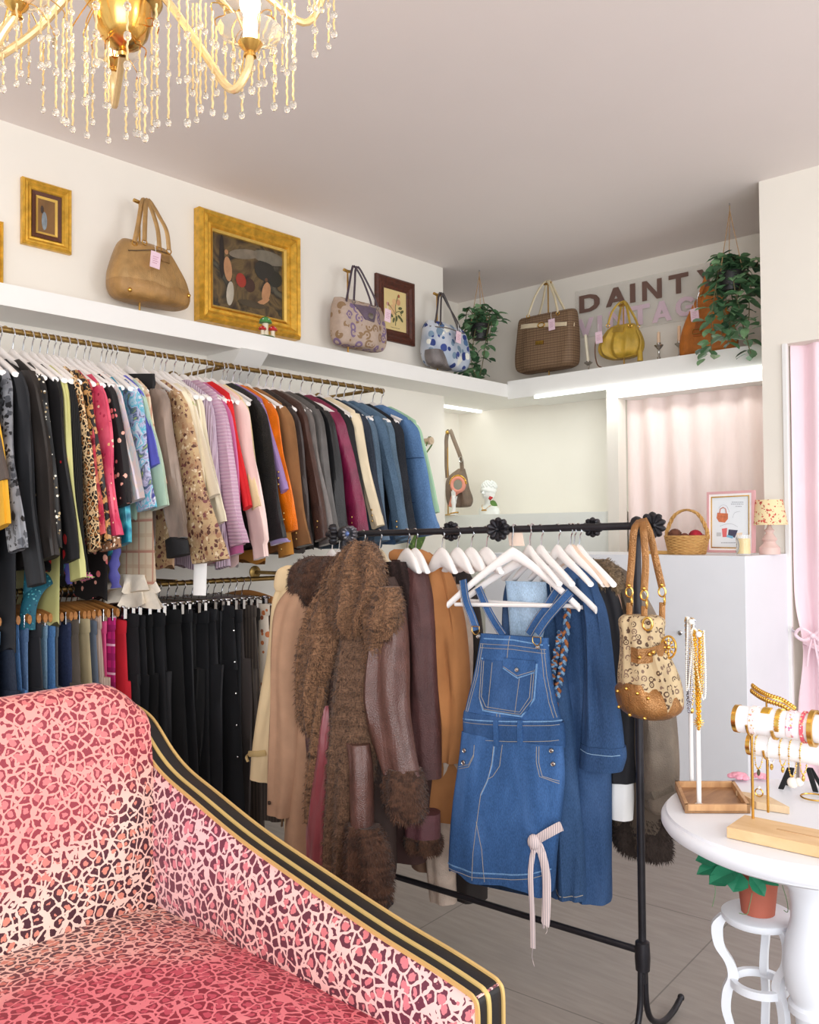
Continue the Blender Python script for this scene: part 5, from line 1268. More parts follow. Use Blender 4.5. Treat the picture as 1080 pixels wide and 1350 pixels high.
# brown tote
top = stand(FB, 724, 374, 492, 'brass stand holding the brown chequered tote')
t = thing('tote_bag', 'brown chequered tote bag with cream straps standing left of the shop sign', 'handbag', tuple(FB.hit(722, 489)), group='handbags on the high shelf')
TB = Loft(FB, [(414, 688, 758, .03), (420, 686, 760, .055), (445, 684, 761, .07), (470, 683, 761, .08), (484, 685, 760, .075), (489, 692, 753, .04)], 3, .05, power=.55, m=56)
TB.mb().build('body', stripes((150, 122, 92), (112, 84, 62), 60, 'z', .5, .7, plaid=(90, 66, 48)), t, world=True)
TB.patch(quad_rows((686, 430), (760, 426), (760, 431), (686, 436), 10, 1), .006).build('belt', plain((226, 208, 176), .5), t, world=True)
c0 = TB.surf(722, 431, .012); MB().tube([c0+FB.u*.026*math.cos(a)+Vector((0, 0, .016*math.sin(a))) for a in [2*math.pi*k/20 for k in range(20)]], .004, 6, closed=True).build('buckle', GOLD, t, world=True)
TB.patch(quad_rows((715, 452), (725, 451), (725, 456), (715, 457), 3, 2), .006).build('metal_badge', GOLD, t, world=True)
handles(FB, 'strap', [([(703, 418), (710, 395), (717, 378), (722, 371), (728, 376), (737, 395), (742, 414)], (.06, .05, .03, .01, .03, .05, .06)), ([(708, 414), (714, 395), (720, 376), (725, 371), (734, 388), (741, 405), (744, 414)], (-.03, -.02, 0, .0, 0, -.02, -.03))], plain((222, 206, 172), .5), t, .009, .45, GOLD)
price_tag(FB, (738, 424), t, off=.10, tilt=.05)
# yellow bag
top = stand(FB, 823, 402, 479, 'brass stand holding the small mustard yellow handbag')
ym = leather((206, 168, 62), .4)
t = thing('handbag', 'small mustard yellow leather handbag with a side tassel under the shop sign', 'handbag', tuple(FB.hit(820, 473)), group='handbags on the high shelf')
YB = Loft(FB, [(429, 806, 836, .03), (434, 800, 840, .05), (446, 793, 846, .075), (458, 790, 849, .085), (468, 796, 846, .08), (473, 808, 836, .04)], 9, .10, m=52, k=11)
YB.mb().build('body', ym, t, world=True)
YB.patch(quad_rows((813, 432), (828, 432), (828, 440), (813, 440), 4, 2), .006).build('name_patch', leather((186, 150, 60), .4), t, world=True)
handles(FB, 'strap', [([(808, 430), (812, 414), (818, 402), (823, 398), (829, 404), (834, 418), (837, 430)], (.06, .05, .03, .01, .03, .05, .06)), ([(812, 428), (815, 414), (820, 401), (824, 398), (831, 408), (836, 420), (838, 428)], (-.03, -.02, 0, 0, 0, -.02, -.03))], ym, t, .008, .5, GOLD)
MB().tube(smooth_path([FB.hit(*q)+FB.n*.06 for q in ((846, 436), (851, 450), (850, 462))], 5), .006, 6).lathe([(.008, 0), (.016, -.02), (.018, -.075), (.001, -.075)], FB.hit(850, 462)+FB.n*.06, 12).build('tassel', ym, t, world=True)
MB().tube(smooth_path([FB.hit(*q)+FB.n*.05 for q in ((797, 440), (791, 452), (790, 468), (793, 482), (799, 486))], 5), .004, 6).build('shoulder_strap', plain((110, 70, 44), .5), t, world=True)
MB().tube(smooth_path([FB.hit(*q)+FB.n*.09 for q in ((832, 474), (840, 472), (848, 470))], 4), .008, 6, flat=.5).build('strap_end', ym, t, world=True)
price_tag(FB, (801, 441), t, off=.11, tilt=.05)
# orange hobo bag
om = leather((192, 112, 36), .5)
t = thing('handbag', 'burnt orange slouchy shoulder bag half hidden by the right hanging plant', 'handbag', tuple(FB.hit(935, 470)), group='handbags on the high shelf')
OB = Loft(FB, [(378, 928, 940, .01), (392, 918, 950, .03), (410, 908, 960, .05), (430, 900, 968, .065), (450, 896, 974, .07), (464, 898, 972, .065), (469, 906, 962, .03)], 4, .08, m=48)
OB.mb().build('body', om, t, world=True)
handles(FB, 'strap', [([(925, 392), (932, 372), (938, 355), (944, 349), (950, 362), (953, 385), (955, 402)], (.03, .03, .02, .0, .02, .03, .03))], om, t, .012, .45)
OB.patch(quad_rows((923, 428), (934, 426), (932, 445), (920, 446), 4, 4), .008).build('flap_tab', leather((166, 92, 30), .4), t, world=True)
MB().tube([OB.surf(x, y, .014) for x, y in ((921, 437), (932, 436), (931, 442), (920, 443))], .003, 6, closed=True).build('buckle', BRASS, t, world=True)
price_tag(FB, (926, 411), t, off=.11, tilt=.08)
MB().tube([FB.hit(*q)+FB.n*.07 for q in ((926, 410), (926, 396), (929, 388))], .003, 6).build('key_chain', SILVER, t, world=True)
# candlesticks
for px, y0, y1, yb, lab, cm in ((776, 441, 476, 487, 'silver candlestick with a leaning ivory candle beside the brown tote', (240, 230, 206)), (869, 438, 452, 471, 'silver candlestick with a short peach candle right of the mustard handbag', (238, 204, 172)), (896, 430, 450, 470, 'silver candlestick with a peach candle half behind the orange bag', (236, 196, 160))):
    b = FB.hit(px, yb); b = Vector((b.x, b.y, ZS1+.021)); r = thing('candlestick', lab, 'candlestick', tuple(b)); zt = FB.hit(px, y1).z-b.z; h = FB.hit(px, y0).z-FB.hit(px, y1).z
    MB().lathe([(.001, 0), (.034, 0), (.034, .004), (.014, .012), (.007, .02), (.012, zt*.35), (.006, zt*.42), (.006, zt*.7), (.026, zt*.86), (.028, zt*.9), (.013, zt*.92), (.013, zt), (.001, zt)], b, 20).build('holder', SILVER, r, world=True)
    ln_ = (-.02 if px == 776 else 0); MB().tube([b+Vector((0, 0, zt-.01)), b+Vector((ln_, 0, zt+h))], [.011, .009], 12).tube([b+Vector((ln_, 0, zt+h)), b+Vector((ln_, 0, zt+h+.008))], .0012, 5).build('candle', plain(cm, .6, 0, .03), r, world=True)


# ------------------------------------------------------------------ pictures
def on_wall(f, tl, br_): a = f.uz(*tl); b = f.uz(*br_); return a[0], a[1], b[0], b[1]
FW = Fr((XA, 2, 2.4), (1, 0)); 
def framed(name, label, tl, tr, bl_, br2, fw, fm, depth, canvas, inner=None, lean=0.0):
    u0 = (FW.uz(*tl)[0]+FW.uz(*bl_)[0])/2; u1 = (FW.uz(*tr)[0]+FW.uz(*br2)[0])/2
    z1 = (FW.uz(*tl)[1]+FW.uz(*tr)[1])/2; z0 = (FW.uz(*bl_)[1]+FW.uz(*br2)[1])/2
    r = thing(name, label, 'picture', tuple(FW.w((u0+u1)/2, z0)))
    W_ = lambda u, z, d: FW.w(u, z, d)
    def mould(o0, o1, prof, mt, nm):
        rs = []
        for q, d in prof:
            o = o0+(o1-o0)*q; rs.append([W_(u0+o, z0+o, d), W_(u1-o, z0+o, d), W_(u1-o, z1-o, d), W_(u0+o, z1-o, d)])
        n = len(rs); mb = MB(); vs = [p for r_ in rs for p in r_]; fs = []
        for i in range(n):
            for j in range(4): a = i*4+j; b = i*4+(j+1) % 4; c = ((i+1) % n)*4+(j+1) % 4; d_ = ((i+1) % n)*4+j; fs.append((a, b, c, d_))
        mb.add(vs, fs); return mb.build(nm, mt, r, world=True, smooth=False)
    mould(0, fw, [(0, .002), (0, depth*.7), (.15, depth), (.3, depth*.85), (.45, depth*.95), (.7, depth*.6), (.85, depth*.65), (1, depth*.4), (1, .002)], fm, 'frame')
    o = fw
    if inner:
        for w_, mt in inner:
            mould(o, o+w_, [(0, .002), (0, depth*.55), (1, depth*.4), (1, .002)], mt, 'inner_border'); o += w_
    c = MB().obox(W_(u0+o-.002, z0+o-.002, .004), FW.u*(u1-u0-2*o+.004), FW.n*.008, Vector((0, 0, z1-z0-2*o+.004))).build('canvas', canvas, r, world=True, smooth=False)
    return r, (u0+o, z0+o, u1-o, z1-o), W_
gilt = plain((216, 168, 62), .3, .5, .25, 30, .2, 60); gilt2 = plain((230, 190, 96), .3, .5, .15)
dark = swirl([(30, 24, 20), (66, 50, 34), (104, 84, 52), (40, 34, 28), (84, 80, 66)], 5, 1.6, .45)
def blob(W_, u, z, a, b, mt, parent, nm, d=.0135, tilt=0):
    rs = []
    for q, h in ((.05, .0015), (.6, .0012), (1, 0)): rs.append([W_(u+q*(a*math.cos(t)*math.cos(tilt)-b*math.sin(t)*math.sin(tilt)), z+q*(a*math.cos(t)*math.sin(tilt)+b*math.sin(t)*math.cos(tilt)), d+h) for t in [2*math.pi*k/18 for k in range(18)]])
    return MB().rings(rs).build(nm, mt, parent, world=True)
r, (a0, b0, a1, b1), W_ = framed('framed_picture', 'small gilt framed dark painting at the far left of the shelf wall', (27, 236), (92, 251), (26, 323), (91, 336), .045, gilt, .032, swirl([(70, 54, 40), (130, 92, 48), (96, 70, 44)], 4, 1, .5), [(.018, plain((88, 48, 30), .6)), (.010, gilt2)])
um, wd, hg = (a0+a1)/2, a1-a0, b1-b0
blob(W_, um-.01, b0+hg*.35, wd*.16, hg*.28, plain((128, 136, 142), .6, 0, .2, 60), r, 'painted_figure'); blob(W_, um-.02, b0+hg*.68, wd*.09, hg*.12, plain((60, 44, 36), .6), r, 'painted_figure')
r, (a0, b0, a1, b1), W_ = framed('framed_picture', 'large gilt framed dark landscape painting with generic figures', (254, 277), (388, 314), (257, 428), (388, 446), .085, gilt, .07, dark, [(.012, gilt2)])
wd, hg = a1-a0, b1-b0; fl = plain((176, 128, 90), .6, 0, .12, 30)
for (q, z, a, b, mt, ti) in ((.80, .86, .24, .10, plain((112, 104, 90), .6, 0, .2, 20), 0), (.45, .82, .22, .07, plain((120, 108, 92), .6, 0, .2, 20), .2), (.74, .66, .15, .15, plain((44, 40, 34), .6), 0), (.88, .58, .12, .12, plain((40, 38, 30), .6), 0), (.14, .70, .035, .3, plain((38, 28, 22), .6), 0), (.40, .44, .07, .10, plain((150, 48, 34), .6, 0, .15), .2), (.52, .40, .08, .10, plain((64, 40, 30), .6), 0), (.22, .55, .055, .17, fl, .1), (.20, .78, .025, .035, fl, 0), (.25, .22, .05, .17, plain((178, 168, 152), .6, 0, .2), -.1), (.76, .36, .06, .15, fl, -.25), (.76, .54, .025, .035, plain((96, 62, 40), .6), 0), (.70, .20, .12, .035, fl, .5), (.55, .14, .2, .05, plain((74, 62, 44), .6), 0)):
    blob(W_, a0+wd*q, b0+hg*z, wd*a, hg*b, mt, r, 'painted_patch', .0125+random.random()*.002, ti)
r, (a0, b0, a1, b1), W_ = framed('framed_print', 'botanical rose print in a flat dark wood frame on the shelf wall', (493, 361), (545, 375), (494, 446), (543, 457), .075, wood((92, 44, 26), (66, 30, 18), 3), .03, plain((226, 202, 142), .7, 0, .03), None)
wd, hg = a1-a0, b1-b0; gm = plain((96, 98, 62), .7); pk = [plain((222, 180, 130), .7), plain((214, 156, 116), .7), plain((176, 96, 70), .7)]
mb = MB()
for P in ([(.5, .12), (.52, .4), (.5, .6), (.62, .88)], [(.5, .4), (.3, .55), (.18, .62)], [(.52, .45), (.7, .5), (.78, .4)]): mb.tube(smooth_path([W_(a0+wd*x, b0+hg*y, .014) for x, y in P], 5), .0022, 5)
mb.build('printed_stem', gm, r, world=True)
for x, y, a, i in ((.38, .5, .15, 0), (.46, .70, .10, 0), (.64, .72, .09, 1), (.16, .62, .06, 2), (.66, .88, .05, 2)): blob(W_, a0+wd*x, b0+hg*y, wd*a, wd*a*1.1, pk[i], r, 'printed_rose')
for x, y, ti in ((.25, .28, .9), (.42, .25, 1.2), (.68, .36, -.5), (.8, .5, .6), (.78, .3, -.8), (.55, .3, 1.4), (.72, .58, .2), (.32, .36, -.6)): blob(W_, a0+wd*x, b0+hg*y, wd*.09, wd*.045, gm, r, 'printed_leaf', .0137, ti)
mb = MB()
for i in range(9): u = a0+wd*(.30+.045*i); mb.obox(W_(u, b0+hg*.055, .0121), FW.u*wd*.03, FW.n*.0006, Vector((0, 0, .004)))
mb.build('caption', plain((130, 110, 80), .7), r, world=True, smooth=False)
# sliver of another frame at the image edge
r, _, _ = framed('framed_picture', 'edge of another gilt picture frame cut off at the left', (-40, 285), (1, 294), (-40, 372), (1, 379), .04, gilt, .04, dark, None)

# mushroom castle figurine
p = FA.hit(350, 441); p = Vector((-3.545, p.y, ZS1+.001)); r = thing('castle_figurine', 'tiny mushroom castle figurine with green and red caps below the large painting', 'figurine', tuple(p))
p = Vector((-3.56, ony(350, 441, 1).y*0+onx(350, 441, -3.56).y, ZS1+.001))
cw = plain((226, 212, 186), .5, 0, .08); 
for du, h, rr, cm in ((0.0, .075, .018, (70, 140, 74)), (-.028, .035, .011, (190, 40, 40)), (.036, .04, .013, (196, 40, 42))):
    q = p+Vector((0.012*abs(du)/.03, du, 0))
    tw = MB().lathe([(.001, 0), (rr, 0), (rr*.8, h*.6), (rr*.95, h), (.001, h)], q, 14).build('tower', cw, r, world=True)
    MB().lathe([(rr*1.0, h-.004), (rr*1.9, h), (rr*1.6, h+rr*.9), (rr*.8, h+rr*1.6), (.002, h+rr*1.9)], q, 16).build('cap', plain(cm, .3), tw, world=True)
    balls('dot', [q+Vector((rr*1.5*math.cos(k*1.3), rr*1.5*math.sin(k*1.3), h+rr*.8)) for k in range(5)], rr*.22, WHITEP, tw, 6, 4)
MB().ball(p+Vector((.01, 0, .004)), .045, 14, 6, (.7, 1.1, .12)).build('base', plain((110, 130, 90), .6), r, world=True)

# ------------------------------------------------------------------ sign
FS = Fr((-2.5, YF-.03, 2.6), (0, -1))
t = thing('shop_sign', 'clear shop sign reading DAINTY in brown over VINTAGE in pink', 'sign', tuple(FS.hit(850, 430)))
tl = FS.uz(762, 384); bl_ = FS.uz(762, 447); trp = FS.uz(957, 345); brp = FS.uz(957, 412)
u0, u1 = tl[0]-.02, trp[0]+.02; zt = (tl[1]+trp[1])/2+.01; zb = (bl_[1]+brp[1])/2
acr = plain((244, 240, 232), .1, 0, .0, alpha=.22)
MB().obox(FS.w(u0, zb, 0), FS.u*(u1-u0), -FS.n*.006, Vector((0, 0, zt-zb))).build('panel', acr, t, world=True, smooth=False, bevel=.001)
GL = {  # block letters as stroke polygons on a 1x1 cell
 'D': [[(0, 0), (.25, 0), (.25, 1), (0, 1)], [(.25, .8), (.25, 1), (.55, 1), (.85, .88), (1, .65), (1, .5), (.74, .5), (.72, .66), (.5, .8)], [(.25, .2), (.25, 0), (.55, 0), (.85, .12), (1, .35), (1, .5), (.74, .5), (.72, .34), (.5, .2)]],
 'A': [[(0, 0), (.25, 0), (.56, .72), (.64, 1), (.38, 1)], [(1, 0), (.75, 0), (.44, .72), (.38, 1), (.62, 1)], [(.24, .2), (.76, .2), (.70, .38), (.30, .38)]],
 'I': [[(.0, 0), (1, 0), (1, 1), (.0, 1)]],
 'N': [[(0, 0), (.24, 0), (.24, 1), (0, 1)], [(.76, 0), (1, 0), (1, 1), (.76, 1)], [(.24, 1), (0, 1), (.74, 0), (1, 0)]],
 'T': [[(0, .78), (1, .78), (1, 1), (0, 1)], [(.37, 0), (.63, 0), (.63, .78), (.37, .78)]],
 'Y': [[(.37, 0), (.63, 0), (.63, .45), (.37, .45)], [(.37, .42), (.63, .42), (.28, 1), (0, 1)], [(.63, .42), (.37, .42), (.72, 1), (1, 1)]],
 'V': [[(.36, 0), (.64, 0), (.27, 1), (0, 1)], [(.64, 0), (.36, 0), (.73, 1), (1, 1)]],
 'G': [[(.74, .3), (.5, .2), (.3, .32), (.26, .5), (0, .5), (.04, .28), (.22, .07), (.5, 0), (.8, .06), (1, .2), (.9, .32)], [(.26, .5), (.3, .68), (.5, .8), (.7, .74), (.78, .66), (.98, .78), (.8, .93), (.5, 1), (.22, .93), (.04, .72), (0, .5)], [(.52, .36), (1, .36), (1, .54), (.52, .54)], [(.78, .1), (1, .18), (1, .4), (.78, .4)]],
 'E': [[(0, 0), (.26, 0), (.26, 1), (0, 1)], [(.26, .8), (1, .8), (1, 1), (.26, 1)], [(.26, .41), (.92, .41), (.92, .6), (.26, .6)], [(.26, 0), (1, 0), (1, .2), (.26, .2)]]}
def word(cells, col):
    mt = plain(col, .6, 0, .03)
    for i, (ch, x0, x1, yt, yb) in enumerate(cells):
        ua = FS.uz(x0, (yt+yb)/2)[0]; ub = FS.uz(x1, (yt+yb)/2)[0]; z1_ = FS.uz((x0+x1)/2, yt)[1]; z0_ = FS.uz((x0+x1)/2, yb)[1]; mb = MB()
        for j, poly in enumerate(GL[ch]):
            mb.prism([FS.w(ua+(ub-ua)*x, z0_+(z1_-z0_)*y, .0005+j*.0003) for x, y in poly], FS.n*.003)
        mb.build('letter_'+ch.lower(), mt, t, world=True, smooth=False)
word([('D', 764, 791, 388, 411), ('A', 799, 826, 379, 403), ('I', 831, 838, 374, 399), ('N', 847, 873, 369, 395), ('T', 882, 908, 361, 387), ('Y', 919, 946, 354, 379)], (116, 88, 78))
word([('V', 762, 783, 420, 443), ('I', 788, 794, 416, 439), ('N', 803, 826, 409, 433), ('T', 832, 857, 402, 428), ('A', 860, 886, 397, 424), ('G', 891, 917, 391, 417), ('E', 924, 946, 385, 410)], (226, 200, 212))

# ------------------------------------------------------------------ hanging plants
leafm = [plain((84, 122, 84), .5, 0, .25, 30), plain((122, 158, 114), .5, 0, .2, 30), plain((52, 86, 58), .5, 0, .2, 30)]
def leaf(mb, p, d, n_, L, w):
    d = d.normalized(); s = d.cross(n_).normalized(); n2 = s.cross(d); vs = [p]
    for t_, ww, dr in ((.25, .8, .02), (.55, 1.0, .0), (.82, .6, -.06)): c = p+d*L*t_+n2*L*dr; vs += [c-s*w*ww+n2*L*.06, c-n2*.0, c+s*w*ww+n2*L*.06]
    vs.append(p+d*L-n2*L*.12)
    mb.add(vs, [(0, 1, 2), (0, 2, 3), (1, 4, 5, 2), (2, 5, 6, 3), (4, 7, 8, 5), (5, 8, 9, 6), (7, 10, 8), (8, 10, 9)])
def plant(label, hook, potpx, vines, seed, L=.075):
    c = onz(*hook, ZC); r = thing('hanging_plant', label, 'plant', tuple(c)); rnd = random.Random(seed)
    f = Fr(c, (CAMP-c).to_2d().to_3d()); pz = f.uz(*potpx)[1]; pc = Vector((c.x, c.y, pz))
    MB().lathe([(.001, -.05), (.05, -.05), (.068, .045), (.072, .05), (.06, .05), (.055, .02), (.001, .02)], pc, 20).build('pot', plain((36, 34, 34), .5), r, world=True)
    mb = MB()
    for k in range(3): a = k*2.1; mb.tube([c+Vector((0, 0, -.04)), pc+Vector((.066*math.cos(a), .066*math.sin(a), .05))], .0024, 5)
    mb.tube([c, c+Vector((0, 0, -.05))], .0024, 5); mb.build('hanging_cord', plain((176, 140, 100), .8), r, world=True)
    MB().tube([c, c+Vector((0, 0, -.012))], .004, 6).build('ceiling_hook', CHROME, r, world=True)
    ms = [MB(), MB(), MB()]; st = MB()
    for px_list in vines:
        off = [rnd.uniform(-.06, .09) for _ in px_list]; P = [pc+Vector((0, 0, .045))]+[f.hit(*q)+f.n*o for q, o in zip(px_list, off)]
        P = smooth_path(P, 6); st.tube(P, .0028, 5)
        for i, p in enumerate(P):
            for _ in range(1 if (i % 3 and i > 2) else 2):
                a = rnd.uniform(0, 6.28); d = Vector((math.cos(a), math.sin(a), rnd.uniform(-.9, .25))); q = p+Vector((rnd.uniform(-.03, .03), rnd.uniform(-.03, .03), rnd.uniform(-.03, .03)))
                leaf(ms[0 if rnd.random() < .55 else (1 if rnd.random() < .6 else 2)], q, d, Vector((rnd.uniform(-.4, .4), rnd.uniform(-.4, .4), 1)), L*rnd.uniform(.7, 1.15), L*.33*rnd.uniform(.8, 1.15))
    st.build('vines', plain((110, 104, 70), .7), r, world=True)
    for m_, mt in zip(ms, leafm): m_.build('foliage', mt, r, world=True, smooth=False)
plant('trailing green plant in a black hanging pot in the corner behind the blue bag', (632, 356), (636, 438), [[(620, 425), (612, 440), (618, 465), (612, 490)], [(632, 412), (625, 450), (622, 480), (628, 497)], [(645, 418), (640, 455), (636, 480), (632, 495)], [(650, 412), (657, 420), (648, 420)], [(618, 410), (614, 418)], [(640, 405), (648, 430), (642, 455)], [(630, 408), (616, 445), (621, 470)]], 3, .075)
plant('trailing green plant in a hanging pot in front of the orange bag', (962, 268), (962, 372), [[(952, 345), (946, 370), (940, 410), (938, 440), (938, 470)], [(962, 335), (960, 370), (955, 410), (952, 445)], [(975, 340), (985, 370), (988, 410), (985, 435)], [(980, 345), (996, 352), (1000, 347)], [(955, 338), (948, 350), (944, 385), (958, 420)], [(970, 335), (978, 365), (972, 400), (980, 430), (990, 465)], [(965, 340), (968, 380), (975, 410)], [(985, 360), (990, 385)], [(958, 350), (966, 395), (962, 430), (960, 455)]], 11, .085)

# ------------------------------------------------------------------ niche and wall peg
FN = Fr((-3.9, 5.02, 1.506), (.25, -1)); zN = 1.507
b = FN.hit(591, 677); b = Vector((b.x, b.y, zN)); r = thing('bag_stand', 'brass stand in the niche holding the grey brown shoulder bag', 'stand', tuple(b), group='brass bag stands')
MB().lathe([(.001, 0), (.05, 0), (.05, .005), (.008, .009)], b, 18).build('base', standm, r, world=True); tz = FN.hit(592, 570).z
MB().tube([b, Vector((b.x, b.y, tz))], .005, 8).build('pole', standm, r, world=True); MB().ball(Vector((b.x+.01, b.y-.01, tz)), .017, 10, 6).build('knob', standm, r, world=True)
gb = leather((120, 100, 84), .5); t = thing('handbag', 'grey brown shoulder bag on a stand inside the lit niche', 'handbag', tuple(FN.hit(606, 668)), group='handbags in the niche')
Loft(FN, [(618, 604, 613, .02), (630, 590, 616, .04), (645, 588, 619, .06), (658, 589, 623, .065), (667, 592, 621, .05), (669, 598, 616, .02)], 3, .08, m=40).mb().build('body', gb, t, world=True)
MB().tube(smooth_path([FN.hit(*q)+FN.n*o for q, o in zip(((590, 630), (588, 600), (590, 575), (595, 568), (600, 580), (607, 598), (610, 608), (611, 622)), (0, 0, .01, .02, .02, .02, .02, .02))], 5), .016, 8, flat=.3, side=FN.u).build('strap', gb, t, world=True)
MB().tube([FN.hit(610, 606)+FN.n*.03+FN.u*.014*math.cos(a)+Vector((0, 0, .02*math.sin(a))) for a in [2*math.pi*k/16 for k in range(16)]], .003, 6, closed=True).build('ring', SILVER, t, world=True)
FM = Fr((-3.82, 4.96, zN), (.3, -1)); c = FM.hit(604, 639)
r = thing('hand_mirror', 'round pink hand mirror with a gold rim standing in the niche', 'mirror', tuple(FM.hit(603, 677)))
rad = .047; ring = [c+FM.u*rad*math.cos(a)+Vector((0, 0, rad*1.05*math.sin(a))) for a in [2*math.pi*k/28 for k in range(28)]]
pkm = plain((232, 150, 130), .5, 0, .05)
MB().tube(ring, .014, 8, closed=True).build('rim', pkm, r, world=True)
mb = MB()
for k in range(14): a = math.pi*(.05+.9*k/13); mb.ball(c+FM.u*(rad+.014)*math.cos(a)+Vector((0, 0, (rad+.014)*1.05*math.sin(a))), .010, 7, 5)
mb.build('gold_ornament', GOLD, r, world=True)
MB().rings([[c+FM.u*q*math.cos(2*math.pi*k/24)+Vector((0, 0, q*math.sin(2*math.pi*k/24)))+FM.n*h for k in range(24)] for q, h in ((.002, .003), (rad, .003), (rad, -.004), (.002, -.004))]).build('mirror_glass', plain((170, 168, 164), .08, .9, 0), r, world=True)
e = FM.hit(594, 668); MB().tube(smooth_path([c+Vector((0, 0, -rad)), (c+e)/2+FM.u*-.008, e], 5), [.018]*5+[.014]*3+[.017]*3, 8, flat=.5, side=FM.u).build('handle', pkm, r, world=True)
p = FM.hit(602, 677); p = Vector((p.x, p.y-.03, zN)); r = thing('hand_figurine', 'small white porcelain hand with bracelets in front of the pink mirror', 'figurine', tuple(p))
MB().lathe([(.001, 0), (.03, 0), (.024, .01), (.014, .03), (.015, .07), (.020, .09), (.018, .11), (.012, .135), (.001, .14)], p, 14).build('hand', WHITEP, r, world=True)
mb = MB()
for i, (dx, h) in enumerate(((-.012, .045), (-.004, .055), (.004, .05), (.012, .04))): mb.tube([p+Vector((dx, 0, .125)), p+Vector((dx*1.2, -.004, .125+h))], [.006, .004], 7)
mb.tube([p+Vector((.016, 0, .095)), p+Vector((.034, -.006, .13))], [.006, .004], 7); mb.build('fingers', WHITEP, r, world=True)
MB().tube([p+Vector((.034*math.cos(a), .024*math.sin(a), .012+.006*math.cos(a))) for a in [2*math.pi*k/20 for k in range(20)]], .005, 6, closed=True).build('bracelet', GOLD, r, world=True)
# bust
bm_ = plain((240, 240, 236), .5, 0, .01); p = ony(645, 677, 5.05); p = Vector((p.x, p.y, zN)); r = thing('bust', 'white plaster bust with a blindfold, gold necklace and red rose', 'statue', tuple(p))
rs = []
for z, a, b_, oy in ((0, .085, .05, 0), (.02, .088, .052, 0), (.045, .080, .048, 0), (.06, .055, .04, 0), (.07, .032, .032, .0), (.09, .026, .028, -.004), (.11, .027, .030, -.006), (.118, .036, .042, -.008), (.135, .044, .052, -.008), (.16, .048, .056, -.006), (.185, .050, .058, -.002), (.205, .046, .054, .002), (.225, .034, .040, .004), (.238, .014, .018, .004)):
    rs.append([p+Vector((a*math.cos(t_), oy+b_*math.sin(t_)*(1+.06*math.sin(9*t_) if z > .19 else 1), z)) for t_ in [2*math.pi*k/32 for k in range(32)]])
MB().rings(rs).build('head_and_shoulders', bm_, r, world=True)
mb = MB().tube([p+Vector((0, -.058, .17)), p+Vector((0, -.072, .15)), p+Vector((0, -.060, .143))], [.006, .009, .006], 8).ball(p+Vector((0, -.058, .132)), .010, 8, 5, (1.4, .6, .5))
for s in (-1, 1): mb.ball(p+Vector((s*.049, 0, .16)), .012, 8, 6, (.4, .8, 1.2))
mb.build('face', bm_, r, world=True)
rs = []
MB().tube([p+Vector((.051*math.cos(a), -.004+.060*math.sin(a), .172+.003*math.sin(3*a))) for a in [2*math.pi*k/28 for k in range(28)]], .012, 8, closed=True, flat=.35, side=(0, 0, 1)).build('blindfold', bm_, r, world=True)
mb = MB()
for k in range(60): a = k*2.4; z = .195+.045*(k/60); q = math.sqrt(max(0, 1-((z-.19)/.052)**2)); mb.ball(p+Vector((.05*q*math.cos(a), .004+.058*q*math.sin(a), z)), .010, 6, 4)
mb.build('hair', bm_, r, world=True)
MB().tube(smooth_path([p+Vector(q) for q in ((-.045, -.02, .072), (-.03, -.045, .055), (0, -.056, .035), (.03, -.045, .055), (.045, -.02, .072))], 5), .0018, 5).obox(p+Vector((-.022, -.062, .026)), (.044, 0, 0), (0, .003, 0), (0, 0, .009)).build('gold_necklace', GOLD, r, world=True)
mb = MB(); c = p+Vector((.055, -.055, .115))
for k in range(9): a = k*2.4; mb.ball(c+Vector((.009*math.cos(a)*(k/9+.2), .004*math.sin(k), .009*math.sin(a)*(k/9+.2))), .008, 7, 5, (1, .8, 1))
mb.build('red_rose', plain((190, 28, 34), .5), r, world=True)
mb = MB(); leaf(mb, c+Vector((-.004, 0, -.02)), Vector((.9, 0, -.5)), Vector((0, -1, .3)), .07, .020)
mb.build('rose_leaf', plain((92, 130, 60), .5), r, world=True)
# peg with green bag on the end of the left wall
r = thing('wall_peg', 'pale wooden peg on the left wall beyond the jacket rail', 'peg', tuple(onx(553, 584, XA))); q = onx(550, 583, XA)
MB().lathe([(.018, -.01), (.018, .09), (.024, .10), (.024, .125), (.001, .13)], q, 16, 'x').build('peg', wood((214, 190, 162), (196, 170, 140), 3), r, world=True)
gm2 = spots((84, 112, 50), [(50, 74, 30), (120, 146, 70), (66, 96, 40)], 70, .4)
pg = q+Vector((.105, 0, .026))
t = MB().tube(smooth_path([pg+Vector((0, -.03, -.06)), pg, pg+Vector((0, .03, -.04)), onx(553, 612, pg.x), onx(557, 630, pg.x), onx(560, 665, pg.x), onx(556, 700, pg.x), onx(545, 726, pg.x)], 6), [.006]*18+[.012]*6+[.02]*6+[.03]*6+[.05]*7, 10, flat=.35, side=(0, 1, 0)).build('bag', gm2)
t.name = 'green_bag'; tag(t, 'green snakeskin bag hanging from the wooden peg behind the jackets', 'handbag')

# ------------------------------------------------------------------ on the counter
zc_ = CZ+.001
def oncounter(px, py, y): p = ony(px, py, y); return Vector((p.x, p.y, zc_))
FCo = Fr((-2.2, 4.12, zc_), (.0, -1))
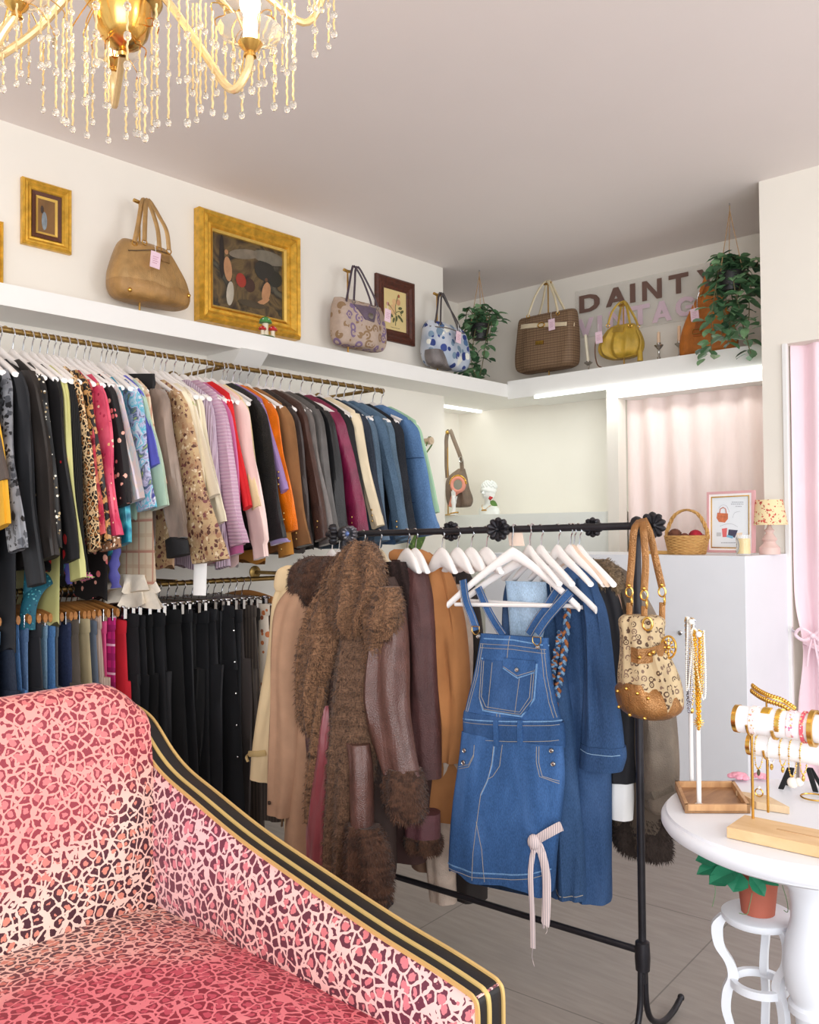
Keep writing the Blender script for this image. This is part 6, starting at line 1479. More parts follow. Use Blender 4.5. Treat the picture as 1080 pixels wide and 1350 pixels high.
# basket
c = oncounter(906, 729, 4.14); wk = wood((214, 168, 100), (176, 126, 66), 40, .7, (1, 1, 6)); r = thing('wicker_basket', 'round wicker basket with a tall hoop handle on the counter', 'basket', tuple(c))
r0 = abs(FCo.uz(884, 728)[0]-FCo.uz(927, 728)[0])/2; r1 = abs(FCo.uz(880, 709)[0]-FCo.uz(932, 709)[0])/2; hb = FCo.uz(906, 708)[1]-zc_; ht = FCo.uz(906, 672)[1]-zc_
mb = MB(); rs = []
for i in range(13):
    t_ = i/12; rr = r0+(r1-r0)*t_
    mb.tube([c+Vector(((rr+.004*math.sin(13*a+(i % 2)*math.pi))*math.cos(a), (rr+.004*math.sin(13*a+(i % 2)*math.pi))*math.sin(a), .004+hb*t_)) for a in [2*math.pi*k/78 for k in range(78)]], .0048, 5, closed=True)
for k in range(26): a = 2*math.pi*k/26; mb.tube([c+Vector((r0*math.cos(a), r0*math.sin(a), .002)), c+Vector((r1*math.cos(a), r1*math.sin(a), hb))], .0035, 5)
mb.lathe([(.001, .002), (r0, .002), (r0, .007), (.001, .007)], c, 24); mb.build('body', wk, r, world=True)
P = [c+Vector(((r1+.004)*math.cos(a)*(1 if a < 9 else 1), .004*math.sin(8*a), hb*.9+(ht-hb*.9)*math.sin(a))) for a in [math.pi*k/30 for k in range(31)]]
mb = MB()
for ph in (0, 2.1, 4.2): mb.tube([p_+Vector((.006*math.cos(ph+i*.9), .006*math.sin(ph+i*.9), 0)) for i, p_ in enumerate(P)], .0055, 6)
mb.build('hoop_handle', wk, r, world=True)
for i, (dx, dz, rr, cm, lb) in enumerate(((-.062, .022, .032, (104, 62, 44), 'brown'), (-.012, .008, .024, (120, 66, 50), 'small brown'), (.045, .016, .032, (164, 24, 44), 'crimson'), (.080, .004, .022, (130, 30, 50), 'dark red'))):
    q = c+Vector((dx, .0, hb+dz-.012)); mb = MB(); rs = []
    for a_ in range(9):
        t_ = math.pi*a_/8; rs.append([q+Vector((rr*max(.02, math.sin(t_))*math.cos(b)*(1+.10*math.sin(10*b+a_*2)), rr*max(.02, math.sin(t_))*math.sin(b), -rr*math.cos(t_))) for b in [2*math.pi*k/30 for k in range(30)]])
    o = mb.rings(rs).build('scrunchie', plain(cm, .8, 0, .3, 60, .4, 90)); tag(o, lb+' fabric scrunchie lying in the wicker basket', 'scrunchie', 'scrunchies in the basket')
# framed advert
p = oncounter(964, 729, 4.24); r = thing('framed_poster', 'pink and gold framed leaflet about bag swapping leaning upright on the counter', 'picture frame', tuple(p))
FP = Fr(p, (.05, -1)); pinkf = plain((222, 168, 170), .4, 0, .05); W_ = lambda x, y, d: FP.hit(x, y)+FP.n*d
def ringframe(o, outer, inner_, d0, d1, mt, nm):
    rs = [[W_(x, y, d0) for x, y in outer], [W_(x, y, d1) for x, y in outer], [W_(x, y, d1) for x, y in inner_], [W_(x, y, d0) for x, y in inner_]]
    return MB().rings(rs, closed=True).build(nm, mt, o, world=True, smooth=False)
O1 = [(933, 649), (995, 646), (995, 729), (933, 728)]; O2 = [(936, 652), (992, 649.5), (992, 726), (936, 725)]; O3 = [(938, 655), (989, 652.5), (989, 723.5), (938, 722.5)]; O4 = [(939, 656.5), (987.5, 654), (987.5, 722), (939, 721)]
ringframe(r, O1, O2, -.02, .012, pinkf, 'frame'); ringframe(r, O2, O3, -.018, .008, plain((250, 244, 240), .4, 0, .02), 'frame_step'); ringframe(r, O3, O4, -.018, .006, GOLD, 'gold_border')
paper = MB().rings([[W_(x, y, d) for x, y in O4] for d in (-.016, .0)]).build('leaflet', plain((234, 238, 242), .6, 0, .01), r, world=True, smooth=False)
def pp(poly, mt, nm, d=.0006): MB().prism([W_(x, y, .0003) for x, y in poly], FP.n*d).build(nm, mt, paper, world=True, smooth=False)
pp([(946, 676), (960, 677), (960, 684), (956, 689), (948, 688), (945, 683)], plain((206, 116, 78), .6, 0, .2, 90), 'printed_bag')
MB().tube([W_(x, y, .001) for x, y in ((949, 677), (950, 671), (954, 669), (957, 671), (958, 677))], .0022, 5).build('printed_handle', plain((196, 100, 66), .6), paper, world=True)
pp([(952, 697), (959, 696), (958, 708), (953, 708)], plain((224, 110, 110), .6), 'printed_card'); pp([(961, 698), (973, 699), (969, 709), (960, 706)], plain((72, 70, 92), .6), 'printed_card', .0009)
pp([(959, 705), (967, 707), (966, 710), (958, 708)], plain((130, 190, 220), .6), 'printed_card', .0012); pp([(971, 703), (979, 702), (979, 707), (972, 708)], plain((236, 214, 190), .6), 'printed_card'); pp([(945, 702), (951, 702), (951, 707), (945, 707)], plain((196, 198, 200), .6), 'printed_card')
txt = plain((170, 172, 180), .6); mb = MB()
for y, x0, x1 in ((661.5, 965, 979), (664, 964, 979), (667, 970, 978), (715, 951, 972)):
    x = x0
    while x < x1: ww = random.uniform(.8, 2.2); mb.prism([W_(a, b_, .0003) for a, b_ in ((x, y), (x+ww, y), (x+ww, y+1.1), (x, y+1.1))], FP.n*.0004); x += ww+.6
mb.build('small_print', txt, paper, world=True, smooth=False)
for pts in (((948, 670), (952, 666), (958, 667), (962, 675)), ((949, 694), (957, 691), (966, 691), (973, 695)), ((966, 683), (969, 676), (976, 674))): MB().tube(smooth_path([W_(x, y, .0008) for x, y in pts], 4), .0006, 4).build('small_print', txt, paper, world=True)
MB().tube([W_(975, 729, -.02), W_(975, 690, -.02)-Vector((0, .0, 0)), W_(975, 729, -.10)], .006, 6).build('strut', pinkf, r, world=True)
# candle jar
c = oncounter(981, 730, 4.06); c.x += 0; r = thing('candle_jar', 'glass candle jar with an oval label and yellow back at the counter corner', 'candle', tuple(c)); rr = abs(FCo.uz(971, 718)[0]-FCo.uz(989.5, 718)[0])/2*.97; hh = FCo.uz(980, 706)[1]-zc_+.004
MB().lathe([(.001, 0), (rr, 0), (rr, hh), (rr*.93, hh), (rr*.93, .006), (.001, .006)], c, 28).build('glass', plain((246, 250, 252), .05, 0, 0, alpha=.22), r, world=True)
MB().lathe([(.001, .008), (rr*.9, .008), (rr*.9, hh*.82), (.001, hh*.82)], c, 24).build('wax', plain((250, 206, 30), .5, 0, .05), r, world=True)
aa = math.radians(-145); mb = MB(); rs = []
for q in (.05, .5, 1): rs.append([c+Vector(((rr+.0012)*math.cos(aa+q*.75*math.cos(t_)), (rr+.0012)*math.sin(aa+q*.75*math.cos(t_)), hh*.5+q*hh*.42*math.sin(t_))) for t_ in [2*math.pi*k/24 for k in range(24)]])
lb_ = mb.rings(rs).build('oval_label', plain((244, 244, 240), .5, 0, .01), r, world=True)
mb = MB()
for q in (.85,): mb.tube([c+Vector(((rr+.0022)*math.cos(aa+q*.75*math.cos(t_)), (rr+.0022)*math.sin(aa+q*.75*math.cos(t_)), hh*.5+q*hh*.42*math.sin(t_))) for t_ in [2*math.pi*k/24 for k in range(24)]], .0006, 4, closed=True)
for k in range(10):
    a = aa+random.uniform(-.4, .4); z = hh*random.uniform(.25, .75); q = c+Vector(((rr+.002)*math.cos(a), (rr+.002)*math.sin(a), z)); mb.tube([q, q+Vector((.004, -.001, random.uniform(-.004, .006)))], .0007, 4)
mb.build('label_print', plain((40, 40, 44), .6), lb_, world=True)
# lamp
c = oncounter(1015, 728, 4.30); r = thing('table_lamp', 'small table lamp with a cream shade printed with red leaves', 'lamp', tuple(c)); FL_ = Fr(c, (0, -1)); g = lambda a, b_, y: abs(FL_.uz(a, y)[0]-FL_.uz(b_, y)[0])/2; zz = lambda y: FL_.uz(1016, y)[1]-zc_
MB().lathe([(.001, 0), (g(1003, 1030, 727), 0), (g(1003, 1030, 722), zz(722)), (g(1008, 1025, 718), zz(717)), (g(1009, 1024, 714), zz(714)), (g(1005, 1025, 711), zz(711)), (g(1011, 1020, 703), zz(703)), (g(1009, 1022, 700), zz(699)), (g(1012, 1019, 697), zz(696)), (.006, zz(690)), (.001, zz(688))], c, 24).build('base', plain((226, 196, 186), .5, 0, .04), r, world=True)
rt, rb_ = g(996, 1031, 660), g(995, 1043, 691)*.98; zt_, zb_ = zz(659), zz(692)
shm = spots((238, 218, 172), [(186, 66, 58), (238, 218, 172), (206, 96, 80), (196, 74, 66)], 62, .34, None, .8, 1.6); 
MB().lathe([(rb_, zb_), (rt, zt_), (rt-.004, zt_), (rb_-.004, zb_)], c, 32, cap=False).build('lamp_shade', shm, r, world=True)
MB().lathe([(.012, zb_+.02), (.024, zb_+.06), (.02, zb_+.085), (.001, zb_+.09)], c, 12).build('bulb', plain((244, 240, 230), .3), r, world=True)
# small gilt book by the basket
p = oncounter(872, 729, 4.10); o = MB().obox(p+Vector((-.07, 0, 0)), (.14, .0, 0), (0, .09, 0), (0, 0, .016)).build('note_box', plain((206, 160, 92), .5, 0, .1), bevel=.002); tag(o, 'thin tan box lying flat on the counter left of the basket', 'box')
# ================================================================== chandelier
CD = 1.55
cc = CAMP+ray(162, 40)*CD
FC = Fr(cc, (CAMP-cc).to_2d().to_3d())
gb_ = plain((222, 176, 96), .22, 1, .1); crys = plain((252, 248, 240), .05, 0, .0, trans=.92, ior=1.35); rope = plain((236, 206, 150), .25, .3, .1, 60, trans=.2)
ch = thing('chandelier', 'brass chandelier with lit bulbs and many hanging crystal bead strands', 'chandelier', tuple(cc))
hz = lambda y: FC.uz(162, y)[1]
MB().lathe([(.001, hz(66)), (.012, hz(65)), (.030, hz(58)), (.042, hz(46)), (.049, hz(28)), (.051, hz(10)), (.064, hz(5)), (.068, hz(0)), (.064, hz(-8)), (.045, hz(-25)), (.03, hz(-60)), (.001, hz(-62))], (cc.x, cc.y, 0), 36).build('brass_bowl', gb_, ch, world=True)
MB().lathe([(.001, hz(75)), (.007, hz(74)), (.009, hz(70)), (.006, hz(66)), (.014, hz(62)), (.015, hz(58))], (cc.x, cc.y, 0), 14).build('finial', gb_, ch, world=True)
MB().lathe([(.028, hz(-55)), (.02, hz(-90)), (.035, hz(-140)), (.014, hz(-190)), (.012, 2.85)], (cc.x, cc.y, 0), 20).build('stem', gb_, ch, world=True)
mb = MB()
for i in range(16): mb.tube([Vector((cc.x+.012*math.cos(a), cc.y, 2.83+.0198*i+.014*math.sin(a))) if i % 2 else Vector((cc.x, cc.y+.012*math.cos(a), 2.83+.0198*i+.014*math.sin(a))) for a in [2*math.pi*k/10 for k in range(10)]], .0024, 5, closed=True)
mb.build('chain', gb_, ch, world=True)
MB().lathe([(.001, ZC-.03), (.03, ZC-.028), (.06, ZC-.006), (.06, ZC-.001)], (cc.x, cc.y, 0), 20).build('ceiling_rose', gb_, ch, world=True)
bulbm = glow((255, 226, 170), 16.0)
def wp(px, py, d): return CAMP+ray(px, py)*d
arms = [((330, 72), (303, 117), (262, 60), 1.42), ((22, 20), (-10, 78), (48, 40), 1.50), ((150, 92), (152, 136), (165, 40), 1.80), ((430, -40), (400, 30), (330, -20), 1.62), ((325, 30), (320, 35), (270, -20), 1.74), ((-60, 30), (-40, 80), (40, 0), 1.7)]
for i, (cup, low, mid, d) in enumerate(arms):
    hub = Vector((cc.x, cc.y, hz(-30))); c = wp(*cup, d); l = wp(*low, d); m_ = wp(*mid, (d+CD)/2)
    am = MB().tube(smooth_path([hub, (hub+m_)/2+Vector((0, 0, .03)), m_, l, (l+c)/2+(c-m_)*.12, c], 7), .0068, 8).build('arm', rope, ch, world=True)
    MB().lathe([(.001, -.006), (.010, -.004), (.008, .004), (.016, .012), (.020, .018), (.012, .022), (.001, .022)], c, 16).build('candle_cup', gb_, am, world=True)
    dz = MB(); dz.lathe([(.014, .018), (.032, .022), (.048, .032), (.052, .040), (.050, .038), (.031, .025), (.014, .021)], c, 28); dz.build('glass_dish', glass((255, 252, 244)), am, world=True)
    MB().lathe([(.011, .02), (.011, .05), (.009, .052), (.016, .075), (.017, .085), (.008, .11), (.001, .125)], c, 14).build('bulb', bulbm, am, world=True)
    for k in range(3):
        p = c+Vector((0, 0, .1))
    L_ = bpy.data.lights.new('chandelier_bulb_light', 'POINT'); L_.energy = .9; L_.color = (1, .78, .48); L_.shadow_soft_size = .02
    lo = bpy.data.objects.new('chandelier_bulb_light', L_); COL.objects.link(lo); lo.location = c+Vector((0, 0, .16))
# bead strands: (column, top, bottom, distance)
st = [(4, 40, 118, 1.5), (22, 0, 112, 1.46), (28, -10, 98, 1.55), (54, -20, 88, 1.5), (57, 60, 146, 1.62), (64, -20, 86, 1.42), (74, -10, 150, 1.5), (72, 50, 60, 1.5), (83, 20, 160, 1.44), (88, -30, 163, 1.52), (94, -20, 90, 1.4), (96, 40, 172, 1.5), (112, 45, 135, 1.45), (115, 30, 180, 1.5), (122, 60, 162, 1.55), (127, -30, 85, 1.38), (139, 60, 140, 1.5), (143, 50, 186, 1.47), (168, -30, 88, 1.36), (166, 75, 181, 1.5), (184, 60, 178, 1.5), (191, 70, 183, 1.46), (200, 30, 172, 1.55), (206, 0, 95, 1.37), (207, 40, 164, 1.5), (222, -30, 164, 1.48), (236, -20, 108, 1.5), (247, -10, 164, 1.46), (254, 0, 124, 1.56), (259, 0, 160, 1.52), (264, -20, 145, 1.47), (271, 0, 128, 1.55), (280, 10, 150, 1.43), (285, 30, 123, 1.5), (297, 20, 155, 1.46), (307, 45, 100, 1.43), (309, 60, 118, 1.5), (316, 60, 104, 1.5), (319, 100, 153, 1.44), (332, 60, 120, 1.42), (341, 40, 148, 1.47), (357, 20, 78, 1.5), (361, 30, 142, 1.5), (363, 0, 122, 1.55), (378, 0, 146, 1.5), (386, -10, 140, 1.54), (388, 0, 80, 1.5), (408, -30, 12, 1.6), (415, -20, 72, 1.6), (424, -30, 14, 1.6), (433, -20, 62, 1.6), (440, -30, 46, 1.62), (10, -20, 60, 1.6), (38, 20, 108, 1.6), (348, 30, 110, 1.56), (296, 0, 68, 1.58), (372, -20, 92, 1.6), (180, 100, 176, 1.6)]
for i, (x, y0, y1, d) in enumerate(st):
    a = wp(x, y0, d); b = wp(x, y1, d); b = Vector((a.x, a.y, b.z)); L = a.z-b.z; mb = MB()
    br_ = .0050*(1 if i % 3 else 1.25); nb = 1 if L < .1 else 2
    segs = [a.z]+[a.z-L*(k+1)/(nb+1)*1.0 for k in range(nb)]+[b.z]
    for s0, s1 in zip(segs[:-1], segs[1:]):
        n_ = max(4, int((s0-s1)/.006)); mb.tube([Vector((a.x+.0008*math.cos(k*1.9), a.y+.0008*math.sin(k*1.9), s0-.006-(s0-s1-.012)*k/n_)) for k in range(n_+1)], .0019, 6)
    so_ = mb.build('bead_strand', rope, ch, world=True)
    balls('crystal_bead', [Vector((a.x, a.y, q)) for q in segs[1:]], br_, crys, so_, 10, 7, (1, 1, 1.25))
    if y0 > 5:
        hub = Vector((cc.x, cc.y, hz(-10))); near = min(arms, key=lambda q: (q[0][0]-x)**2+(q[3]-d)**2*9e4); c = wp(*near[0], near[3]) if abs(near[0][0]-x) < 70 else hub
        MB().tube(smooth_path([c+Vector((0, 0, .02)), (c+a)/2+Vector((0, 0, .035)), a+Vector((0, 0, .008)), a-Vector((0, 0, .008))], 5), .0011, 5).build('wire', gb_, so_, world=True)

# ================================================================== round table and jewellery
TC = Vector((-.722, 2.19, 0)); TZ = .70; tw = plain((236, 238, 244), .4, 0, .01)
t = thing('pedestal_table', 'round white pedestal table with a turned column covered in jewellery displays', 'table', tuple(TC))
rT = .342
MB().lathe([(.001, .640), (rT-.045, .640), (rT-.03, .648), (rT-.028, .656), (rT-.006, .662), (rT, .672), (rT, .684), (rT-.004, .691), (rT-.010, .6935), (rT-.012, .700), (.001, .700)], TC, 96).build('tabletop', tw, t, world=True)
MB().lathe([(.001, .64), (.073, .64), (.078, .62), (.074, .60), (.056, .582), (.052, .574), (.062, .566), (.064, .55), (.055, .53), (.049, .50), (.050, .46), (.060, .42), (.068, .38), (.069, .34), (.064, .30), (.050, .268), (.058, .262), (.058, .246), (.044, .238), (.040, .20), (.05, .16), (.07, .13), (.07, .10), (.001, .10)], TC, 40).build('column', tw, t, world=True)
for k in range(3):
    a = 2*math.pi*k/3+.5; d = Vector((math.cos(a), math.sin(a), 0))
    MB().tube(smooth_path([TC+d*.05+Vector((0, 0, .12)), TC+d*.14+Vector((0, 0, .09)), TC+d*.22+Vector((0, 0, .035)), TC+d*.26+Vector((0, 0, .02))], 5), [.026]*6+[.022]*5+[.018]*5, 10).build('foot', tw, t, world=True)
# stool with potted plant
SC_ = Vector((-.872, 2.242, 0)); SZ = .42
s_ = thing('plant_stool', 'small white round stool with curved legs under the table edge', 'stool', tuple(SC_))
MB().lathe([(.001, SZ-.02), (.084, SZ-.02), (.088, SZ-.014), (.088, SZ-.003), (.084, SZ), (.001, SZ)], SC_, 40).build('seat', tw, s_, world=True)
MB().rings([[SC_+Vector((r_*math.cos(2*math.pi*k/40), r_*math.sin(2*math.pi*k/40), z)) for k in range(40)] for r_, z in ((.056, .233), (.070, .233), (.070, .252), (.056, .252))], closed=True).build('ring_stretcher', tw, s_, world=True)
for a in (R(208), R(100), R(335)):
    d = Vector((math.cos(a), math.sin(a), 0)); sd = Vector((-d.y, d.x, 0)); rs = []
    for r_, z, w_ in [cr_interp([(.078, SZ-.012, .012), (.098, SZ-.04, .014), (.094, SZ-.09, .013), (.070, SZ-.13, .012), (.062, SZ-.165, .013), (.076, SZ-.20, .012), (.080, SZ-.25, .011), (.066, SZ-.31, .010), (.074, .03, .011), (.095, 0.0, .013)], i/4) for i in range(37)]:
        c = SC_+d*r_+Vector((0, 0, z)); rs.append([c+d*w_-sd*.009, c+d*w_+sd*.009, c-d*w_+sd*.009, c-d*w_-sd*.009])
    MB().rings(rs).build('leg', tw, s_, world=True)
pl = thing('potted_plant', 'terracotta pot of green artificial leaves on the white stool', 'plant', tuple(SC_+Vector((0, 0, SZ))))
MB().lathe([(.001, .001), (.040, .001), (.049, .085), (.053, .087), (.053, .105), (.047, .105), (.045, .09), (.001, .09)], SC_+Vector((0, 0, SZ)), 28).build('pot', plain((172, 92, 72), .7, 0, .1), pl, world=True)
FPl = Fr(SC_, (CAMP-SC_).to_2d().to_3d()); g1_ = plain((38, 128, 92), .5, 0, .15, 20); mb = MB(); vv = FPl.n
for (x, y, dx, dz, L, w_, o) in ((958, 1130, -1, -.25, .075, .024, .06), (965, 1138, -.6, -.2, .06, .03, .075), (978, 1136, -.2, -.35, .05, .03, .08), (988, 1138, .6, -.6, .055, .022, .085), (1000, 1138, .7, -.15, .05, .02, .08), (950, 1128, -.8, .1, .06, .026, .04), (975, 1132, -.9, -.35, .08, .03, .085)):
    p = FPl.hit(x, y)+vv*o; leaf(mb, p, FPl.u*dx+Vector((0, 0, dz))+vv*.3, vv*.5+Vector((0, 0, 1)), L, w_)
mb.build('foliage', g1_, pl, world=True, smooth=False)
mb = MB()
for pts in (((943, 1142), (945, 1160), (941, 1178)), ((992, 1160), (988, 1178), (985, 1187), (975, 1186)), ((1030, 1150), (1036, 1170), (1037, 1184), (1032, 1182))): mb.tube(smooth_path([FPl.hit(*q)+vv*.085 for q in pts], 4), .001, 4)
for k in range(9): a = k*.7; mb.tube([SC_+Vector((.02*math.cos(a), .02*math.sin(a), SZ+.09)), SC_+Vector((.07*math.cos(a), .07*math.sin(a), SZ+.15))], .0015, 4)
mb.build('stems', plain((110, 140, 100), .6), pl, world=True)

FJ = Vector((0, 0, 1))
# wooden tray
w1 = wood((176, 130, 88), (136, 94, 60), 5, .5, (8, 2, 2)); w2 = wood((206, 160, 112), (172, 124, 80), 5, .5, (8, 2, 2))
o = Vector((-.958, 2.022, TZ+.001)); a_ = Vector((.118, .102, 0)); b_ = Vector((-.110, .175, 0))
tr = thing('wooden_tray', 'rectangular wooden tray holding the necklace stand on the round table', 'tray', tuple(o))
MB().obox(o, a_, b_, (0, 0, .006)).build('base', w1, tr, world=True, smooth=False)
an, bn = a_.normalized()*.009, b_.normalized()*.009
for oo, x, y in ((o, a_, bn), (o+b_-bn, a_, bn), (o, an, b_), (o+a_-an, an, b_)): MB().obox(oo, x, y, (0, 0, .021)).build('rim', w2, tr, world=True, smooth=False, bevel=.001)
# necklace stand: two white posts with short cross pegs
goldc = plain((232, 190, 96), .25, .9, .25, 60); pearl = plain((240, 236, 228), .2, 0, .03)
ns = None
p1 = onz(922, 1062, TZ+.008); p2 = onz(912, 1033, TZ+.008)
stands = []
for i, (pp_, ytop, lab) in enumerate(((p1, 834, 'white necklace post with pearl and gold necklaces, nearer one in the tray'), (p2, 818, 'white necklace post with gold chains, farther one in the tray'))):
    f_ = Fr(pp_, (CAMP-pp_).to_2d().to_3d()); zt = f_.uz(917 if i == 0 else 910, ytop)[1]
    r = thing('necklace_stand', lab, 'jewellery stand', tuple(pp_), group='white necklace posts')
    MB().tube([pp_, Vector((pp_.x, pp_.y, zt))], .0056, 12).build('post', WHITEP, r, world=True)
    MB().lathe([(.001, 0), (.010, 0), (.010, .004), (.006, .006)], pp_, 14).build('foot', WHITEP, r, world=True)
    T = Vector((pp_.x, pp_.y, zt)); ax = (b_.normalized()); MB().tube([T-ax*.035, T+ax*.035], .0035, 8).ball(T-ax*.038, .0075, 10, 7).ball(T+ax*.038, .0075, 10, 7).build('cross_peg', pearl, r, world=True)
    stands.append((T, ax, f_))
def necklace(lab, T, L, w_, mt, kind, pend=None, sway=0.0):
    r = thing('necklace', lab, 'necklace', tuple(T), group='necklaces on the white posts'); n = 44; P = []
    uu = stands[0][2].u
    for k in range(n+1):
        q = k/n; s = -1+2*q; z = -L*(1-abs(s)**2.4)**.5*1.0 if abs(s) < 1 else 0; P.append(T+uu*(w_*s*(1-.35*abs(z/L))+sway*z/L)+Vector((0, 0, z)))
    P.append(T+uu*w_+Vector((0, 0, .006))); P.insert(0, T-uu*w_+Vector((0, 0, .006)))
    mb = MB()
    if kind == 'pearl':
        D = [P[0]]; 
        for q in P[1:]:
            while (q-D[-1]).length > .0052: D.append(D[-1]+(q-D[-1]).normalized()*.0052)
        for q in D: mb.ball(q, .0027, 7, 5)
        mb.build('pearls', mt, r, world=True)
    else:
        D = [P[0]]
        for q in P[1:]:
            while (q-D[-1]).length > .006: D.append(D[-1]+(q-D[-1]).normalized()*.006)
        for i in range(len(D)-1):
            c = (D[i]+D[i+1])/2; t_ = (D[i+1]-D[i]).normalized(); sd = uu if i % 2 else Vector((uu.y, -uu.x, 0)); sd = (sd-t_*sd.dot(t_)).normalized()
            mb.tube([c+t_*.004*math.cos(a)+sd*.0026*math.sin(a) for a in [2*math.pi*k/8 for k in range(8)]], .0009 if kind == 'chain' else .0013, 4, closed=True)
        mb.build('chain', mt, r, world=True)
    if pend:
        c = T+uu*sway*-1+Vector((0, 0, -L-.012)); mb = MB()
        if pend == 'sun':
            for k in range(12): a = k*math.pi/6; mb.tube([c, c+(uu*math.cos(a)+Vector((0, 0, math.sin(a))))*.013], [.002, .0008], 5)
            mb.ball(c, .006, 8, 6)
        else: mb.ball(c, .006, 8, 6, (1, 1, 1.4))
        mb.build('pendant', mt, r, world=True)
T, ax, f_ = stands[0]
necklace('gold link necklace with a sunburst pendant on the nearer white post', T-ax*.012, .205, .007, goldc, 'link', 'sun', 0)
necklace('long string of white pearls swinging right of the nearer post', T-ax*.02, .160, .014, pearl, 'pearl', None, -.012)
necklace('thin gold chain necklace on the nearer white post', T-ax*.028, .150, .010, goldc, 'chain', None, -.004)
necklace('pale pearl and gold necklace at the end of the nearer post', T+ax*.016, .175, .008, plain((248, 240, 214), .25, .3, .05), 'pearl', None, .002)
necklace('champagne gold bead necklace between the sunburst and pearl ones', T-ax*.005, .19, .006, plain((236, 206, 140), .3, .7), 'pearl', None, .001)
necklace('bright gold rope necklace hanging close to the nearer post', T-ax*.016, .235, .005, plain((240, 186, 60), .25, .8), 'link', None, 0)
T, ax, f_ = stands[1]
necklace('wide gold mesh necklace in the middle of the farther post', T-ax*.004, .20, .009, plain((236, 180, 60), .25, .8), 'link', None, 0)
necklace('grey seed bead necklace beside the silver chain', T-ax*.028, .21, .006, plain((206, 204, 210), .3, .3), 'pearl', None, .004)
necklace('silver chain necklace hanging lowest at the left of the farther post', T-ax*.024, .245, .010, plain((200, 200, 208), .25, .9, .1), 'link', None, .006)
necklace('chunky gold chain necklace on the farther white post', T-ax*.012, .225, .006, goldc, 'link', 'drop', -.002)
necklace('small white pearl necklace left on the farther post', T-ax*.032, .185, .008, pearl, 'pearl', None, .012)
necklace('fine gold necklace at the inner end of the farther post', T+ax*.018, .215, .007, goldc, 'chain', 'drop', -.004)

# bracelet stand
BZ = TZ+.001; BH = .024
Fb = onz(958, 1090, BZ+BH); F2 = onz(1080, 1116, BZ+BH); dv = (F2-Fb); dv.z = 0; dv = dv.normalized(); Bb = onz(1015, 1068, BZ+BH); bv = Bb-Fb; bv.z = 0; pv = Vector((-dv.y, dv.x, 0)); bl_n = abs(bv.dot(pv)); pine = wood((230, 196, 150), (212, 172, 122), 4, .55, (2, 6, 6))
sk = bv.dot(dv)
bs_ = thing('bracelet_stand', 'two-tier bracelet stand with white rolls, gold rods and a pine base', 'jewellery stand', (Fb.x, Fb.y, BZ))
bo = Vector((Fb.x, Fb.y, BZ)); MB().obox(bo, dv*.30, pv*min(bl_n, .11), (0, 0, BH)).build('base', pine, bs_, world=True, smooth=False, bevel=.0015)
bslot = MB().obox(bo+dv*.09+pv*.052+Vector((0, 0, BH)), dv*.18, pv*.006, (0, 0, .0008)).build('groove', wood((206, 164, 116), (190, 146, 98), 4), bs_, world=True, smooth=False)
r1 = onz(993, 1079, BZ+BH); r2 = onz(1013, 1071, BZ+BH)
n1 = Vector((dv.y, -dv.x, 0))
if n1.dot(CAMP-r1) < 0: n1 = -n1
F1_ = Fr(r1, n1); F2_ = Fr(r2, n1)
def roll(f, lc, rc, rad, rodtop, rod, nm):
    L = f.hit(*lc); Rr = f.hit(*rc); L.z = (L.z); d = (Rr-L).normalized(); Rr = L+dv*.26; Rr.z = L.z; 
    q = Vector((0, 0, 1)); s_v = n1
    def ring(c, r_): return [c+q*r_*math.cos(2*math.pi*k/32)+s_v*r_*math.sin(2*math.pi*k/32) for k in range(32)]
    rl = MB().rings([ring(L+dv*x, rad) for x in (.006, .1, .2, .26)]).build(nm, plain((244, 242, 244), .8, 0, .01), bs_, world=True)
    MB().rings([ring(L+dv*x, rr) for x, rr in ((-.003, rad*.85), (-.003, rad*1.03), (.007, rad*1.05), (.007, rad*.9))]).build('end_cap', GOLD, rl, world=True)
    base_ = rod; ct = L+dv*((rod-L).dot(dv)); mb = MB().tube([base_, Vector((base_.x, base_.y, ct.z-rad-.004))], .0032, 10)
    mb.tube([ct+q*(-(rad+.003)*math.cos(a))+s_v*((rad+.003)*math.sin(a)) for a in [R(z) for z in range(-80, 81, 16)]], .0028, 8); mb.build('gold_rod', GOLD, bs_, world=True)
    return L, rad
L1, R1 = roll(F1_, (972, 947), (1080, 966), .0305, 968, r1, 'roll')
L2, R2 = roll(F2_, (989, 981), (1080, 1004), .0245, 1000, r2, 'roll')
def bangle(L, rad, x, wdt, mt, lab, arc=(0, 360), th=.002, oval=1.0, name='bracelet', bumps=0):
    mb = MB(); rs = []; a0, a1 = arc; n = 40
    for k in range(n+1):
        a = R(a0+(a1-a0)*k/n); er = Vector((0, 0, 1))*math.cos(a)+n1*math.sin(a); c = L+dv*x; rr = rad+.0008
        w2 = wdt/2*(1+(bumps*.3*math.sin(k*2.2) if bumps else 0))
        rs.append([c+er*rr-dv*w2, c+er*rr+dv*w2, c+er*(rr+th)+dv*w2*.85, c+er*(rr+th)-dv*w2*.85])
    o = mb.rings(rs).build(name, mt, None, world=False); tag(o, lab, 'bracelet', 'bracelets on the white rolls'); return o
bangle(L1, R1, .042, .014, spots((244, 230, 226), [(214, 150, 150), (244, 230, 226), (206, 170, 120)], 190, .4), 'white cuff bracelet with a pink print, leftmost on the upper roll', (-40, 140))
o = bangle(L1, R1, .070, .020, plain((224, 176, 70), .3, .8), 'gold oval cuff second from the left on the upper roll', (-8, 42), .0025)
bangle(L1, R1, .098, .010, goldc, 'gold leaf cuff in the middle of the upper roll', (-40, 110), .003, bumps=1)
